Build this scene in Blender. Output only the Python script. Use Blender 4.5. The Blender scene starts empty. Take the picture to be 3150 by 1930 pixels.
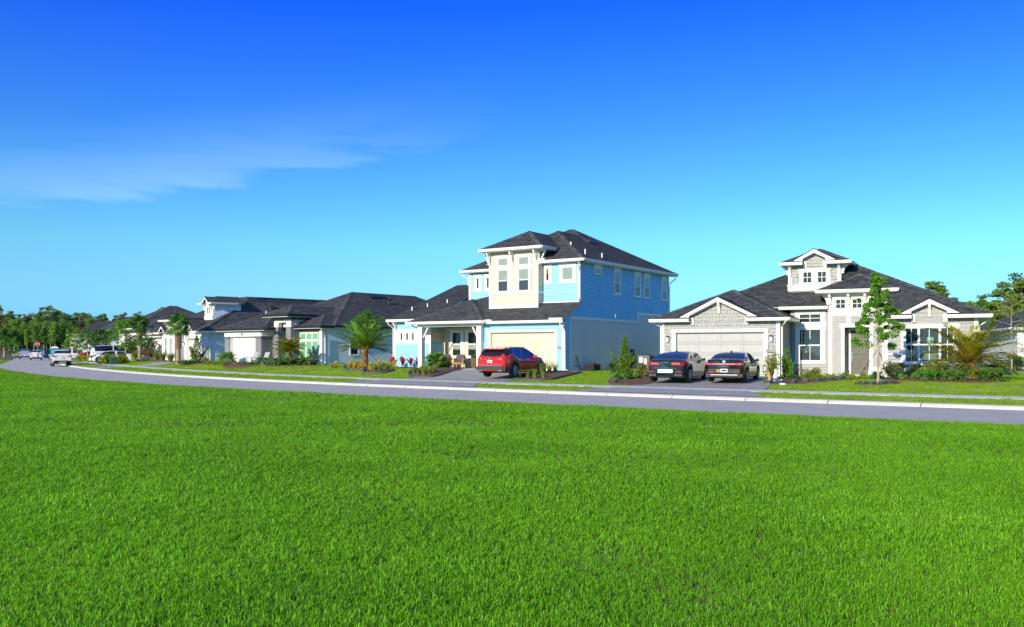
import bpy, bmesh, math, random
import numpy as np
from mathutils import Vector, Matrix

random.seed(7)
RNG = np.random.default_rng(11)
SC = bpy.context.scene
COL = SC.collection
R = math.radians

# ------------------------------------------------------------------ camera
CAM_H = 1.85
cam_d = bpy.data.cameras.new('camera')
cam = bpy.data.objects.new('camera', cam_d)
COL.objects.link(cam)
cam.location = (0, 0, CAM_H)
cam.rotation_euler = (R(90), 0, 0)
cam_d.sensor_width = 36.0
cam_d.lens = 36.0 * 2749 / 3150
cam_d.shift_y = (1079 - 965) / 3150
cam_d.clip_start = 0.1
cam_d.clip_end = 6000
SC.camera = cam

# ------------------------------------------------------------------ sky, sun, exposure
SUN_EL, SUN_AZ = 19.0, 35.0            # sun low on the left, a little behind the camera
w = bpy.data.worlds.new('World')
SC.world = w
w.use_nodes = True
nt = w.node_tree
nt.nodes.clear()
wo = nt.nodes.new('ShaderNodeOutputWorld')
bg = nt.nodes.new('ShaderNodeBackground')
sky = nt.nodes.new('ShaderNodeTexSky')
sky.sky_type = 'NISHITA'
sky.sun_disc = False
sky.sun_elevation = R(SUN_EL)
sky.sun_rotation = R(180 + SUN_AZ)
sky.air_density = 1.0
sky.dust_density = 0.25
sky.ozone_density = 1.0
sky.altitude = 0
bg.inputs['Strength'].default_value = 0.13
tc = nt.nodes.new('ShaderNodeTexCoord')
sx = nt.nodes.new('ShaderNodeSeparateXYZ')
nt.links.new(tc.outputs['Generated'], sx.inputs[0])
# saturated grade of the sky: one smooth tint by elevation, the same all round
cr = nt.nodes.new('ShaderNodeValToRGB')
cr.color_ramp.interpolation = 'LINEAR'
STOPS = [(0.0, (0.15, 0.476, 1.36)), (0.03, (0.156, 0.415, 0.952)), (0.0686, (0.197, 0.449, 0.762)), (0.115, (0.197, 0.496, 0.714)), (0.147, (0.17, 0.462, 0.748)), (0.25, (0.088, 0.333, 0.884)), (0.361, (0.024, 0.211, 1.102)), (0.6, (0.42, 0.62, 1.05)), (1.0, (1.0, 1.0, 1.0))]  # stops above the view paled on purpose to add whiter fill light
while len(cr.color_ramp.elements) < len(STOPS): cr.color_ramp.elements.new(.5)
for e_, (p_, c_) in zip(cr.color_ramp.elements, STOPS):
    e_.position = p_; e_.color = (c_[0] / 2, c_[1] / 2, c_[2] / 2, 1)
nt.links.new(sx.outputs['Z'], cr.inputs[0])
mul = nt.nodes.new('ShaderNodeVectorMath'); mul.operation = 'MULTIPLY'
nt.links.new(sky.outputs[0], mul.inputs[0]); nt.links.new(cr.outputs[0], mul.inputs[1])
sca = nt.nodes.new('ShaderNodeVectorMath'); sca.operation = 'SCALE'; sca.inputs['Scale'].default_value = 2.0
nt.links.new(mul.outputs[0], sca.inputs[0])
# one thin band of cirrus drifting in the left half of the sky
def _n(t, **k):
    n = nt.nodes.new(t)
    for a, v in k.items(): setattr(n, a, v)
    return n
def _math(op, a, b):
    n = _n('ShaderNodeMath', operation=op)
    for k_, q in enumerate((a, b)):
        if isinstance(q, (int, float)): n.inputs[k_].default_value = q
        else: nt.links.new(q, n.inputs[k_])
    return n.outputs[0]
def _ramp(src, a, b, t0, t1):
    n = _n('ShaderNodeMapRange', interpolation_type='SMOOTHSTEP')
    for k_, q in zip(('From Min', 'From Max', 'To Min', 'To Max'), (a, b, t0, t1)): n.inputs[k_].default_value = q
    nt.links.new(src, n.inputs['Value']); return n.outputs[0]
mp = _n('ShaderNodeMapping'); mp.inputs['Rotation'].default_value = (0, R(12), 0); mp.inputs['Scale'].default_value = (2.6, 2.6, 17.0)
nt.links.new(tc.outputs['Generated'], mp.inputs['Vector'])
nz = _n('ShaderNodeTexNoise'); nz.inputs['Scale'].default_value = 1.6; nz.inputs['Detail'].default_value = 8.0; nz.inputs['Roughness'].default_value = .55; nz.inputs['Distortion'].default_value = .5
nt.links.new(mp.outputs[0], nz.inputs['Vector'])
wv = _math('ADD', _math('SUBTRACT', sx.outputs['Z'], _math('MULTIPLY', sx.outputs['X'], .21)), _math('MULTIPLY', _math('SUBTRACT', nz.outputs[0], .5), .10))
band = _math('MULTIPLY', _ramp(wv, .236, .252, 0, 1), _ramp(wv, .246, .325, 1, 0))
fade = _math('MULTIPLY', _ramp(sx.outputs['X'], -.34, .03, 1, 0), _ramp(sx.outputs['Y'], .3, .7, 0, 1))
fac = _math('MULTIPLY', _math('MULTIPLY', band, fade), _ramp(nz.outputs[0], .32, .66, .04, .30))
mx = _n('ShaderNodeMixRGB'); mx.inputs['Color2'].default_value = (2.3, 3.5, 4.6, 1)
nt.links.new(fac, mx.inputs['Fac']); nt.links.new(sca.outputs[0], mx.inputs['Color1'])
nt.links.new(mx.outputs[0], bg.inputs['Color'])
nt.links.new(bg.outputs[0], wo.inputs['Surface'])

sun_d = bpy.data.lights.new('sun', 'SUN')
sun_d.energy = 3.1
sun_d.angle = R(0.53)
sun_d.color = (1.0, 0.87, 0.62)
sun = bpy.data.objects.new('sun', sun_d)
COL.objects.link(sun)
sdir = Vector((-math.sin(R(SUN_AZ)) * math.cos(R(SUN_EL)), -math.cos(R(SUN_AZ)) * math.cos(R(SUN_EL)), math.sin(R(SUN_EL))))
sun.rotation_euler = sdir.to_track_quat('Z', 'Y').to_euler()
sun.location = sdir * 100

SC.view_settings.view_transform = 'Standard'
SC.view_settings.look = 'None'
SC.view_settings.exposure = 0.92
SC.view_settings.gamma = 1.0
SC.view_settings.use_curve_mapping = False
SC.cycles.max_bounces = 6
SC.cycles.transparent_max_bounces = 12
SC.cycles.caustics_reflective = False
SC.cycles.caustics_refractive = False

# ------------------------------------------------------------------ object helpers
def tag(o, label=None, cat=None, group=None, kind=None):
    if label: o['label'] = label
    if cat: o['category'] = cat
    if group: o['group'] = group
    if kind: o['kind'] = kind
    return o

def thing(name, label, cat, loc=(0, 0, 0), rz=0.0, group=None):
    o = bpy.data.objects.new(name, None)
    o.empty_display_size = 0.3
    COL.objects.link(o)
    o.location = loc
    o.rotation_euler = (0, 0, rz)
    return tag(o, label, cat, group)

def link(name, me, parent=None):
    o = bpy.data.objects.new(name, me)
    COL.objects.link(o)
    if parent: o.parent = parent
    return o

def copy_tree(o, parent=None):
    c = o.copy()
    COL.objects.link(c)
    c.parent = parent
    for ch in list(o.children):
        copy_tree(ch, c)
    return c

class MB:
    """collects polygons; build() links them as ONE mesh object"""
    def __init__(s):
        s.v = []; s.f = []
    def hexa(s, p):
        b = len(s.v); s.v += [tuple(q) for q in p]
        for f in ((0, 1, 2, 3), (4, 7, 6, 5), (0, 4, 5, 1), (1, 5, 6, 2), (2, 6, 7, 3), (3, 7, 4, 0)):
            s.f.append(tuple(b + i for i in f))
    def box(s, x0, x1, y0, y1, z0, z1):
        s.hexa([(x0, y0, z0), (x0, y1, z0), (x1, y1, z0), (x1, y0, z0), (x0, y0, z1), (x0, y1, z1), (x1, y1, z1), (x1, y0, z1)])
    def poly(s, pts):
        b = len(s.v); s.v += [tuple(p) for p in pts]; s.f.append(tuple(range(b, b + len(pts))))
    def prism(s, pa, pb):
        n = len(pa); b = len(s.v); s.v += [tuple(p) for p in pa] + [tuple(p) for p in pb]
        s.f.append(tuple(range(b, b + n))); s.f.append(tuple(range(b + 2 * n - 1, b + n - 1, -1)))
        for i in range(n):
            j = (i + 1) % n; s.f.append((b + i, b + n + i, b + n + j, b + j))
    def tube(s, path, r, n=8, cap=True):
        path = [Vector(p) for p in path]; rings = []
        rr = r if isinstance(r, (list, tuple)) else [r] * len(path)
        for i, p in enumerate(path):
            d = (path[min(i + 1, len(path) - 1)] - path[max(i - 1, 0)]).normalized()
            a = Vector((0, 0, 1)) if abs(d.z) < 0.9 else Vector((1, 0, 0))
            e1 = d.cross(a).normalized(); e2 = d.cross(e1)
            b = len(s.v)
            s.v += [tuple(p + (e1 * math.cos(t) + e2 * math.sin(t)) * rr[i]) for t in [2 * math.pi * k / n for k in range(n)]]
            rings.append(b)
        for a, b in zip(rings, rings[1:]):
            for k in range(n):
                s.f.append((a + k, a + (k + 1) % n, b + (k + 1) % n, b + k))
        if cap:
            s.f.append(tuple(rings[0] + k for k in range(n))[::-1]); s.f.append(tuple(rings[-1] + k for k in range(n)))
    def lathe(s, prof, c=(0, 0, 0), n=16, axis='z'):
        rings = []
        for r, z in prof:
            b = len(s.v)
            for k in range(n):
                t = 2 * math.pi * k / n
                if axis == 'z': s.v.append((c[0] + r * math.cos(t), c[1] + r * math.sin(t), c[2] + z))
                else: s.v.append((c[0] + r * math.cos(t), c[1] + z, c[2] + r * math.sin(t)))
            rings.append(b)
        for a, b in zip(rings, rings[1:]):
            for k in range(n):
                s.f.append((a + k, a + (k + 1) % n, b + (k + 1) % n, b + k))
        s.f.append(tuple(rings[0] + k for k in range(n))[::-1]); s.f.append(tuple(rings[-1] + k for k in range(n)))
    def mesh(s, name, mat, smooth=None, fix=True):
        me = bpy.data.meshes.new(name)
        me.from_pydata(s.v, [], s.f)
        if fix and len(s.f) < 8000:
            bm = bmesh.new(); bm.from_mesh(me)
            bmesh.ops.recalc_face_normals(bm, faces=bm.faces)
            if smooth is not None:
                for f in bm.faces: f.smooth = True
                for e in bm.edges:
                    if len(e.link_faces) == 2 and e.calc_face_angle(0) > R(smooth): e.smooth = False
            bm.to_mesh(me); bm.free()
        if mat: me.materials.append(mat)
        return me
    def build(s, name, mat, parent=None, smooth=None, fix=True):
        return link(name, s.mesh(name, mat, smooth, fix), parent)

def quads(name, V, mat):
    """V: (n,4,3) array -> one mesh of n loose quads"""
    n = len(V); me = bpy.data.meshes.new(name)
    me.vertices.add(n * 4); me.vertices.foreach_set('co', np.ascontiguousarray(V, dtype=np.float32).ravel())
    me.loops.add(n * 4); me.loops.foreach_set('vertex_index', np.arange(n * 4, dtype=np.int32))
    me.polygons.add(n); me.polygons.foreach_set('loop_start', np.arange(0, n * 4, 4, dtype=np.int32))
    me.update(calc_edges=True)
    if mat: me.materials.append(mat)
    return me

# ------------------------------------------------------------------ materials
def _nodes(name):
    m = bpy.data.materials.new(name); m.use_nodes = True
    t = m.node_tree; b = t.nodes['Principled BSDF']
    return m, t, b

def mat(name, col, rough=0.6, var=0.12, scale=6.0, bump=0.0, bscale=40.0, metal=0.0, spec=0.5, coat=0.0, isl=0.0, stretch=None):
    """plain surface: base colour broken up by two noises, optional fine relief and per-piece variation"""
    m, t, b = _nodes(name)
    g = t.nodes.new('ShaderNodeNewGeometry')
    src = g.outputs['Position']
    if stretch:
        mpn = t.nodes.new('ShaderNodeMapping'); mpn.inputs['Scale'].default_value = stretch
        t.links.new(src, mpn.inputs['Vector']); src = mpn.outputs[0]
    n1 = t.nodes.new('ShaderNodeTexNoise'); n1.inputs['Scale'].default_value = scale; n1.inputs['Detail'].default_value = 5
    t.links.new(src, n1.inputs['Vector'])
    rm = t.nodes.new('ShaderNodeMapRange'); rm.inputs['To Min'].default_value = 1 - var; rm.inputs['To Max'].default_value = 1 + var
    rm.inputs['From Min'].default_value = 0.3; rm.inputs['From Max'].default_value = 0.7
    t.links.new(n1.outputs[0], rm.inputs['Value'])
    fac = rm.outputs[0]
    if isl > 0:
        r2 = t.nodes.new('ShaderNodeMapRange'); r2.inputs['To Min'].default_value = 1 - isl; r2.inputs['To Max'].default_value = 1 + isl
        t.links.new(g.outputs['Random Per Island'], r2.inputs['Value'])
        mu = t.nodes.new('ShaderNodeMath'); mu.operation = 'MULTIPLY'
        t.links.new(fac, mu.inputs[0]); t.links.new(r2.outputs[0], mu.inputs[1]); fac = mu.outputs[0]
    vm = t.nodes.new('ShaderNodeVectorMath'); vm.operation = 'SCALE'
    vm.inputs[0].default_value = col[:3]
    t.links.new(fac, vm.inputs['Scale'])
    t.links.new(vm.outputs[0], b.inputs['Base Color'])
    b.inputs['Roughness'].default_value = rough
    b.inputs['Metallic'].default_value = metal
    b.inputs['Specular IOR Level'].default_value = spec
    b.inputs['Coat Weight'].default_value = coat
    b.inputs['Coat Roughness'].default_value = 0.03
    if bump > 0:
        n2 = t.nodes.new('ShaderNodeTexNoise'); n2.inputs['Scale'].default_value = bscale; n2.inputs['Detail'].default_value = 3
        t.links.new(src, n2.inputs['Vector'])
        bp = t.nodes.new('ShaderNodeBump'); bp.inputs['Strength'].default_value = bump; bp.inputs['Distance'].default_value = 0.02
        t.links.new(n2.outputs[0], bp.inputs['Height']); t.links.new(bp.outputs[0], b.inputs['Normal'])
    return m

def leafmat(name, c1, c2, c3=None, transl=0.35, rough=0.55, patch=0.35, pscale=1.2):
    """leaves: colour varies from leaf to leaf and in soft patches; some light passes through"""
    m, t, b = _nodes(name)
    g = t.nodes.new('ShaderNodeNewGeometry'); oi = t.nodes.new('ShaderNodeObjectInfo')
    n1 = t.nodes.new('ShaderNodeTexNoise'); n1.inputs['Scale'].default_value = pscale; n1.inputs['Detail'].default_value = 2
    t.links.new(g.outputs['Position'], n1.inputs['Vector'])
    a = t.nodes.new('ShaderNodeMath'); a.operation = 'MULTIPLY_ADD'; a.inputs[1].default_value = 1 - patch
    t.links.new(g.outputs['Random Per Island'], a.inputs[0])
    a2 = t.nodes.new('ShaderNodeMath'); a2.operation = 'MULTIPLY'; a2.inputs[1].default_value = patch
    t.links.new(n1.outputs[0], a2.inputs[0]); t.links.new(a2.outputs[0], a.inputs[2])
    cr = t.nodes.new('ShaderNodeValToRGB')
    cr.color_ramp.elements[0].color = (*c1, 1); cr.color_ramp.elements[0].position = 0.15
    cr.color_ramp.elements[1].color = (*c2, 1); cr.color_ramp.elements[1].position = 0.75
    if c3:
        e = cr.color_ramp.elements.new(0.95); e.color = (*c3, 1)
    t.links.new(a.outputs[0], cr.inputs[0])
    hv = t.nodes.new('ShaderNodeHueSaturation')
    mr = t.nodes.new('ShaderNodeMapRange'); mr.inputs['To Min'].default_value = 0.8; mr.inputs['To Max'].default_value = 1.2
    t.links.new(oi.outputs['Random'], mr.inputs['Value']); t.links.new(mr.outputs[0], hv.inputs['Value'])
    t.links.new(cr.outputs[0], hv.inputs['Color'])
    t.links.new(hv.outputs[0], b.inputs['Base Color'])
    b.inputs['Roughness'].default_value = rough
    b.inputs['Specular IOR Level'].default_value = 0.3
    tr = t.nodes.new('ShaderNodeBsdfTranslucent'); mxs = t.nodes.new('ShaderNodeMixShader'); mxs.inputs[0].default_value = transl
    t.links.new(hv.outputs[0], tr.inputs['Color'])
    t.links.new(b.outputs[0], mxs.inputs[1]); t.links.new(tr.outputs[0], mxs.inputs[2])
    t.links.new(mxs.outputs[0], t.nodes['Material Output'].inputs['Surface'])
    return m

def glassmat(name, tint=(0.75, 0.8, 0.78), gloss=1.0):
    m = bpy.data.materials.new(name); m.use_nodes = True; t = m.node_tree; t.nodes.clear()
    o = t.nodes.new('ShaderNodeOutputMaterial'); tr = t.nodes.new('ShaderNodeBsdfTransparent'); gl = t.nodes.new('ShaderNodeBsdfGlossy')
    tr.inputs['Color'].default_value = (*tint, 1); gl.inputs['Roughness'].default_value = 0.02
    gl.inputs['Color'].default_value = (gloss, gloss, gloss, 1)
    fr = t.nodes.new('ShaderNodeFresnel'); fr.inputs['IOR'].default_value = 1.5
    g = t.nodes.new('ShaderNodeNewGeometry')
    n1 = t.nodes.new('ShaderNodeTexNoise'); n1.inputs['Scale'].default_value = 0.9; n1.inputs['Detail'].default_value = 1
    t.links.new(g.outputs['Position'], n1.inputs['Vector'])
    bp = t.nodes.new('ShaderNodeBump'); bp.inputs['Strength'].default_value = 0.06; bp.inputs['Distance'].default_value = 0.05
    t.links.new(n1.outputs[0], bp.inputs['Height']); t.links.new(bp.outputs[0], gl.inputs['Normal'])
    mxs = t.nodes.new('ShaderNodeMixShader')
    t.links.new(fr.outputs[0], mxs.inputs[0]); t.links.new(tr.outputs[0], mxs.inputs[1]); t.links.new(gl.outputs[0], mxs.inputs[2])
    t.links.new(mxs.outputs[0], o.inputs['Surface'])
    return m

def shinglemat(name, c1, c2):
    m, t, b = _nodes(name)
    g = t.nodes.new('ShaderNodeNewGeometry')
    cr = t.nodes.new('ShaderNodeValToRGB')
    cr.color_ramp.elements[0].color = (*c1, 1); cr.color_ramp.elements[1].color = (*c2, 1)
    t.links.new(g.outputs['Random Per Island'], cr.inputs[0])
    n1 = t.nodes.new('ShaderNodeTexNoise'); n1.inputs['Scale'].default_value = 90; n1.inputs['Detail'].default_value = 3
    t.links.new(g.outputs['Position'], n1.inputs['Vector'])
    mx_ = t.nodes.new('ShaderNodeMixRGB'); mx_.blend_type = 'OVERLAY'; mx_.inputs[0].default_value = 0.55
    t.links.new(cr.outputs[0], mx_.inputs[1]); t.links.new(n1.outputs[0], mx_.inputs[2])
    n2 = t.nodes.new('ShaderNodeTexNoise'); n2.inputs['Scale'].default_value = 0.8; n2.inputs['Detail'].default_value = 3
    t.links.new(g.outputs['Position'], n2.inputs['Vector'])
    mr = t.nodes.new('ShaderNodeMapRange'); mr.inputs['To Min'].default_value = 0.75; mr.inputs['To Max'].default_value = 1.25
    t.links.new(n2.outputs[0], mr.inputs['Value'])
    vm = t.nodes.new('ShaderNodeVectorMath'); vm.operation = 'SCALE'
    t.links.new(mx_.outputs[0], vm.inputs[0]); t.links.new(mr.outputs[0], vm.inputs['Scale'])
    t.links.new(vm.outputs[0], b.inputs['Base Color'])
    b.inputs['Roughness'].default_value = 0.85
    b.inputs['Specular IOR Level'].default_value = 0.3
    bp = t.nodes.new('ShaderNodeBump'); bp.inputs['Strength'].default_value = 0.5; bp.inputs['Distance'].default_value = 0.01
    t.links.new(n1.outputs[0], bp.inputs['Height']); t.links.new(bp.outputs[0], b.inputs['Normal'])
    return m

M = {}
M['white'] = mat('white_trim_paint', (0.80, 0.79, 0.75), 0.5, 0.04, 3, 0.05, 30)
M['gutter'] = mat('white_gutter_metal', (0.80, 0.79, 0.75), 0.35, 0.03, 3)
M['soffit'] = mat('white_soffit', (0.72, 0.72, 0.70), 0.6, 0.03, 3)
M['grey_siding'] = mat('grey_lap_siding', (0.33, 0.34, 0.355), 0.6, 0.05, 2.5, 0.15, 60, isl=0.03)
M['shake'] = mat('grey_shake', (0.36, 0.37, 0.36), 0.7, 0.05, 8, 0.25, 50, isl=0.06, stretch=(1, 1, 0.3))
M['blue_siding'] = mat('blue_lap_siding', (0.26, 0.58, 0.74), 0.55, 0.05, 2.0, 0.12, 60, isl=0.03)
M['cream_siding'] = mat('cream_lap_siding', (0.68, 0.62, 0.45), 0.55, 0.04, 2.0, 0.12, 60, isl=0.03)
M['cream_door'] = mat('cream_garage_door', (0.68, 0.62, 0.45), 0.5, 0.03, 1.5, 0.06, 60)
M['grey_door'] = mat('light_grey_garage_door', (0.40, 0.41, 0.40), 0.5, 0.03, 1.5, 0.06, 60)
M['white_door'] = mat('white_garage_door', (0.80, 0.80, 0.78), 0.5, 0.03, 1.5, 0.05, 60)
M['stucco_grey'] = mat('blue_grey_stucco', (0.66, 0.64, 0.60), 0.85, 0.05, 0.9, 0.5, 90)
M['stucco_blue'] = mat('pale_blue_stucco', (0.72, 0.77, 0.80), 0.85, 0.04, 0.9, 0.4, 90)
M['stucco_white'] = mat('white_stucco', (0.80, 0.79, 0.76), 0.8, 0.04, 0.9, 0.35, 90)
M['stone'] = mat('dark_grey_stone_facing', (0.20, 0.21, 0.23), 0.8, 0.25, 5, 0.7, 25, stretch=(1, 1, 3.0))
M['stone_light'] = mat('pale_stone_facing', (0.42, 0.38, 0.32), 0.8, 0.3, 5, 0.7, 25, stretch=(1, 1, 3.0))
M['taupe'] = mat('taupe_trim_paint', (0.12, 0.11, 0.105), 0.6, 0.06, 3)
M['black'] = mat('black_metal', (0.012, 0.012, 0.014), 0.45, 0.1, 5)
M['door_taupe'] = mat('taupe_front_door', (0.085, 0.08, 0.072), 0.45, 0.05, 4)
M['chrome'] = mat('chrome', (0.75, 0.75, 0.76), 0.12, 0.03, 4, metal=1.0)
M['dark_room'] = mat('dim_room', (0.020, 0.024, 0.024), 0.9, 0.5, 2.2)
M['blind_pale'] = mat('pale_blue_blind', (0.72, 0.84, 0.90), 0.8, 0.04, 2, stretch=(1, 1, 12))
M['blind_white'] = mat('white_curtain', (0.46, 0.54, 0.50), 0.85, 0.25, 6, stretch=(8, 8, 0.4))
M['blind_green'] = mat('pale_green_blind', (0.30, 0.52, 0.38), 0.8, 0.10, 3, stretch=(6, 6, 0.3))
M['screen'] = mat('insect_screen', (0.07, 0.085, 0.11), 0.9, 0.1, 8)
M['sage'] = mat('sage_sofa_fabric', (0.20, 0.28, 0.26), 0.9, 0.1, 8)
M['roof'] = mat('asphalt_roof_underlay', (0.028, 0.029, 0.034), 0.9, 0.15, 6)
M['shingle'] = shinglemat('charcoal_shingles', (0.040, 0.042, 0.044), (0.105, 0.11, 0.113))
M['shingle_b'] = shinglemat('dark_charcoal_shingles', (0.038, 0.040, 0.042), (0.092, 0.097, 0.10))
M['glass'] = glassmat('window_glass')
M['glass_green'] = glassmat('green_tinted_window_glass', (0.72, 0.93, 0.80))
M['lamp_glass'] = mat('frosted_lamp_glass', (0.75, 0.75, 0.74), 0.3, 0.03, 4)
M['plaque'] = mat('bronze_plaque', (0.05, 0.047, 0.045), 0.5, 0.1, 9)
M['lettering'] = mat('pale_lettering', (0.80, 0.80, 0.78), 0.5, 0.02, 9)
# ground
M['asphalt'] = mat('asphalt', (0.43, 0.41, 0.375), 0.9, 0.10, 0.8, 0.5, 120)
M['concrete'] = mat('pale_concrete', (0.62, 0.59, 0.53), 0.85, 0.10, 1.2, 0.3, 90, isl=0.05)
M['gap_shade'] = mat('grey_core_gap_shade', (0.27, 0.275, 0.28), 0.9, 0.1, 5)  # core colour, darkened to paint shade into gaps between boards and shakes
M['gap_shade_blue'] = mat('blue_core_gap_shade', (0.12, 0.32, 0.45), 0.9, 0.1, 5)  # blue core, same painted shade behind the boards
M['gap_shade_cream'] = mat('cream_core_gap_shade', (0.30, 0.26, 0.17), 0.9, 0.1, 5)  # cream core, likewise darkened to shade the gaps
M['joint'] = mat('dark_concrete_joint', (0.16, 0.15, 0.13), 0.9, 0.1, 5)
M['mulch'] = mat('brown_bark_mulch', (0.13, 0.062, 0.036), 0.95, 0.5, 14, 1.0, 45)
M['edging'] = mat('dark_concrete_edging', (0.075, 0.075, 0.085), 0.8, 0.15, 8, 0.3, 40)
M['soil'] = mat('soil_under_grass', (0.085, 0.105, 0.022), 0.95, 0.4, 2.0, 0.6, 30)
M['lawn'] = mat('mown_lawn', (0.24, 0.37, 0.025), 0.95, 0.35, 0.55, 0.8, 50)
M['far_ground'] = mat('far_rough_grass', (0.10, 0.13, 0.03), 0.95, 0.4, 0.08, 0.3, 4)
M['water'] = mat('pond_water', (0.05, 0.05, 0.025), 0.08, 0.1, 0.3, 0.1, 3)
M['bank'] = mat('brown_pond_bank', (0.16, 0.11, 0.06), 0.9, 0.3, 0.6, 0.4, 5)

def pavermat():
    m, t, b = _nodes('grey_pavers')
    g = t.nodes.new('ShaderNodeNewGeometry')
    mpn = t.nodes.new('ShaderNodeMapping'); mpn.inputs['Rotation'].default_value = (0, 0, R(-32)); mpn.inputs['Scale'].default_value = (1, 1, 0)
    br = t.nodes.new('ShaderNodeTexBrick'); br.inputs['Scale'].default_value = 2.2
    br.inputs['Color1'].default_value = (0.28, 0.275, 0.27, 1); br.inputs['Color2'].default_value = (0.38, 0.37, 0.36, 1)
    br.inputs['Mortar'].default_value = (0.17, 0.165, 0.16, 1); br.inputs['Mortar Size'].default_value = 0.012
    t.links.new(g.outputs['Position'], mpn.inputs['Vector']); t.links.new(mpn.outputs[0], br.inputs['Vector'])
    n1 = t.nodes.new('ShaderNodeTexNoise'); n1.inputs['Scale'].default_value = 1.3; n1.inputs['Detail'].default_value = 4
    t.links.new(g.outputs['Position'], n1.inputs['Vector'])
    mr = t.nodes.new('ShaderNodeMapRange'); mr.inputs['To Min'].default_value = 0.75; mr.inputs['To Max'].default_value = 1.25
    t.links.new(n1.outputs[0], mr.inputs['Value'])
    vm = t.nodes.new('ShaderNodeVectorMath'); vm.operation = 'SCALE'
    t.links.new(br.outputs['Color'], vm.inputs[0]); t.links.new(mr.outputs[0], vm.inputs['Scale'])
    t.links.new(vm.outputs[0], b.inputs['Base Color']); b.inputs['Roughness'].default_value = 0.85
    bp = t.nodes.new('ShaderNodeBump'); bp.inputs['Strength'].default_value = 0.5; bp.inputs['Distance'].default_value = 0.01; bp.invert = True
    t.links.new(br.outputs['Fac'], bp.inputs['Height']); t.links.new(bp.outputs[0], b.inputs['Normal'])
    return m
M['paver'] = pavermat()
# plants
M['blade'] = leafmat('grass_blades', (0.085, 0.29, 0.008), (0.30, 0.66, 0.022), (0.56, 0.68, 0.10), 0.5, 0.45, 0.55, 0.35)
M['turf'] = leafmat('mown_turf_blades', (0.15, 0.32, 0.010), (0.32, 0.47, 0.018), (0.48, 0.52, 0.04), 0.4, 0.6, 0.6, 0.35)
M['palm_leaf'] = leafmat('palm_leaflets', (0.112, 0.281, 0.027), (0.263, 0.450, 0.048), (0.413, 0.488, 0.056), 0.3)
M['palm_gold'] = leafmat('yellowing_palm_leaflets', (0.180, 0.240, 0.018), (0.420, 0.375, 0.024), (0.630, 0.360, 0.024), 0.35)
M['sabal_leaf'] = leafmat('fan_palm_leaves', (0.056, 0.169, 0.022), (0.169, 0.338, 0.056), (0.281, 0.394, 0.094), 0.25)
M['oak_leaf'] = leafmat('oak_leaves', (0.060, 0.195, 0.012), (0.150, 0.360, 0.021), (0.255, 0.450, 0.030), 0.4)
M['dark_leaf'] = leafmat('dark_shrub_leaves', (0.022, 0.075, 0.012), (0.060, 0.150, 0.021), (0.120, 0.210, 0.030), 0.25)
M['mid_leaf'] = leafmat('mid_green_leaves', (0.045, 0.150, 0.018), (0.120, 0.270, 0.030), (0.195, 0.345, 0.045), 0.3)
M['lime_leaf'] = leafmat('lime_shrub_leaves', (0.135, 0.225, 0.012), (0.300, 0.375, 0.018), (0.450, 0.480, 0.030), 0.35)
M['olive_leaf'] = leafmat('variegated_olive_leaves', (0.105, 0.150, 0.030), (0.255, 0.285, 0.060), (0.495, 0.480, 0.135), 0.3)
M['juniper'] = leafmat('juniper_sprays', (0.048, 0.160, 0.022), (0.112, 0.281, 0.037), (0.188, 0.375, 0.056), 0.2)
M['cypress'] = leafmat('conifer_sprays', (0.045, 0.135, 0.009), (0.135, 0.240, 0.015), (0.240, 0.315, 0.022), 0.2)
M['blue_grass'] = leafmat('blue_grey_tufts', (0.120, 0.165, 0.150), (0.240, 0.285, 0.300), (0.330, 0.375, 0.495), 0.2)
M['red_leaf'] = leafmat('red_cordyline_leaves', (0.180, 0.015, 0.027), (0.630, 0.045, 0.090), (0.800, 0.135, 0.180), 0.35)
M['yellow_leaf'] = leafmat('yellow_croton_leaves', (0.300, 0.240, 0.015), (0.800, 0.630, 0.015), (0.800, 0.800, 0.030), 0.3)
M['tan_grass'] = leafmat('dry_tan_stems', (0.210, 0.135, 0.075), (0.375, 0.255, 0.150), (0.510, 0.375, 0.240), 0.2)
M['reed'] = leafmat('ornamental_grass_blades', (0.120, 0.210, 0.030), (0.255, 0.345, 0.045), (0.420, 0.450, 0.120), 0.3)
M['wood_far_dark'] = leafmat('far_dark_foliage', (0.034, 0.085, 0.026), (0.085, 0.160, 0.041), (0.150, 0.206, 0.056), 0.2, patch=0.5, pscale=0.25)
M['wood_far_light'] = leafmat('far_light_foliage', (0.094, 0.206, 0.030), (0.206, 0.375, 0.041), (0.319, 0.469, 0.056), 0.25, patch=0.5, pscale=0.25)
M['wood_far_brown'] = leafmat('far_brownish_foliage', (0.085, 0.104, 0.041), (0.188, 0.179, 0.075), (0.263, 0.225, 0.094), 0.2, patch=0.5, pscale=0.25)
M['pine_leaf'] = leafmat('pine_needles', (0.075, 0.160, 0.022), (0.188, 0.300, 0.037), (0.319, 0.375, 0.048), 0.2, patch=0.5, pscale=0.4)
M['bark'] = mat('grey_brown_bark', (0.16, 0.12, 0.085), 0.9, 0.3, 6, 0.8, 20)
M['bark_pale'] = mat('pale_bark', (0.34, 0.29, 0.23), 0.9, 0.3, 3, 0.5, 12)
M['palm_bark'] = mat('palm_trunk', (0.20, 0.12, 0.06), 0.9, 0.35, 9, 0.9, 16, isl=0.35)
M['palm_boot'] = mat('orange_frond_stubs', (0.30, 0.12, 0.035), 0.8, 0.3, 8, isl=0.4)
M['sabal_bark'] = mat('sabal_trunk', (0.30, 0.20, 0.13), 0.9, 0.3, 8, 0.7, 14, isl=0.3)
M['wood'] = mat('oiled_teak', (0.40, 0.19, 0.05), 0.5, 0.2, 12, stretch=(1, 1, 6))
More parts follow.
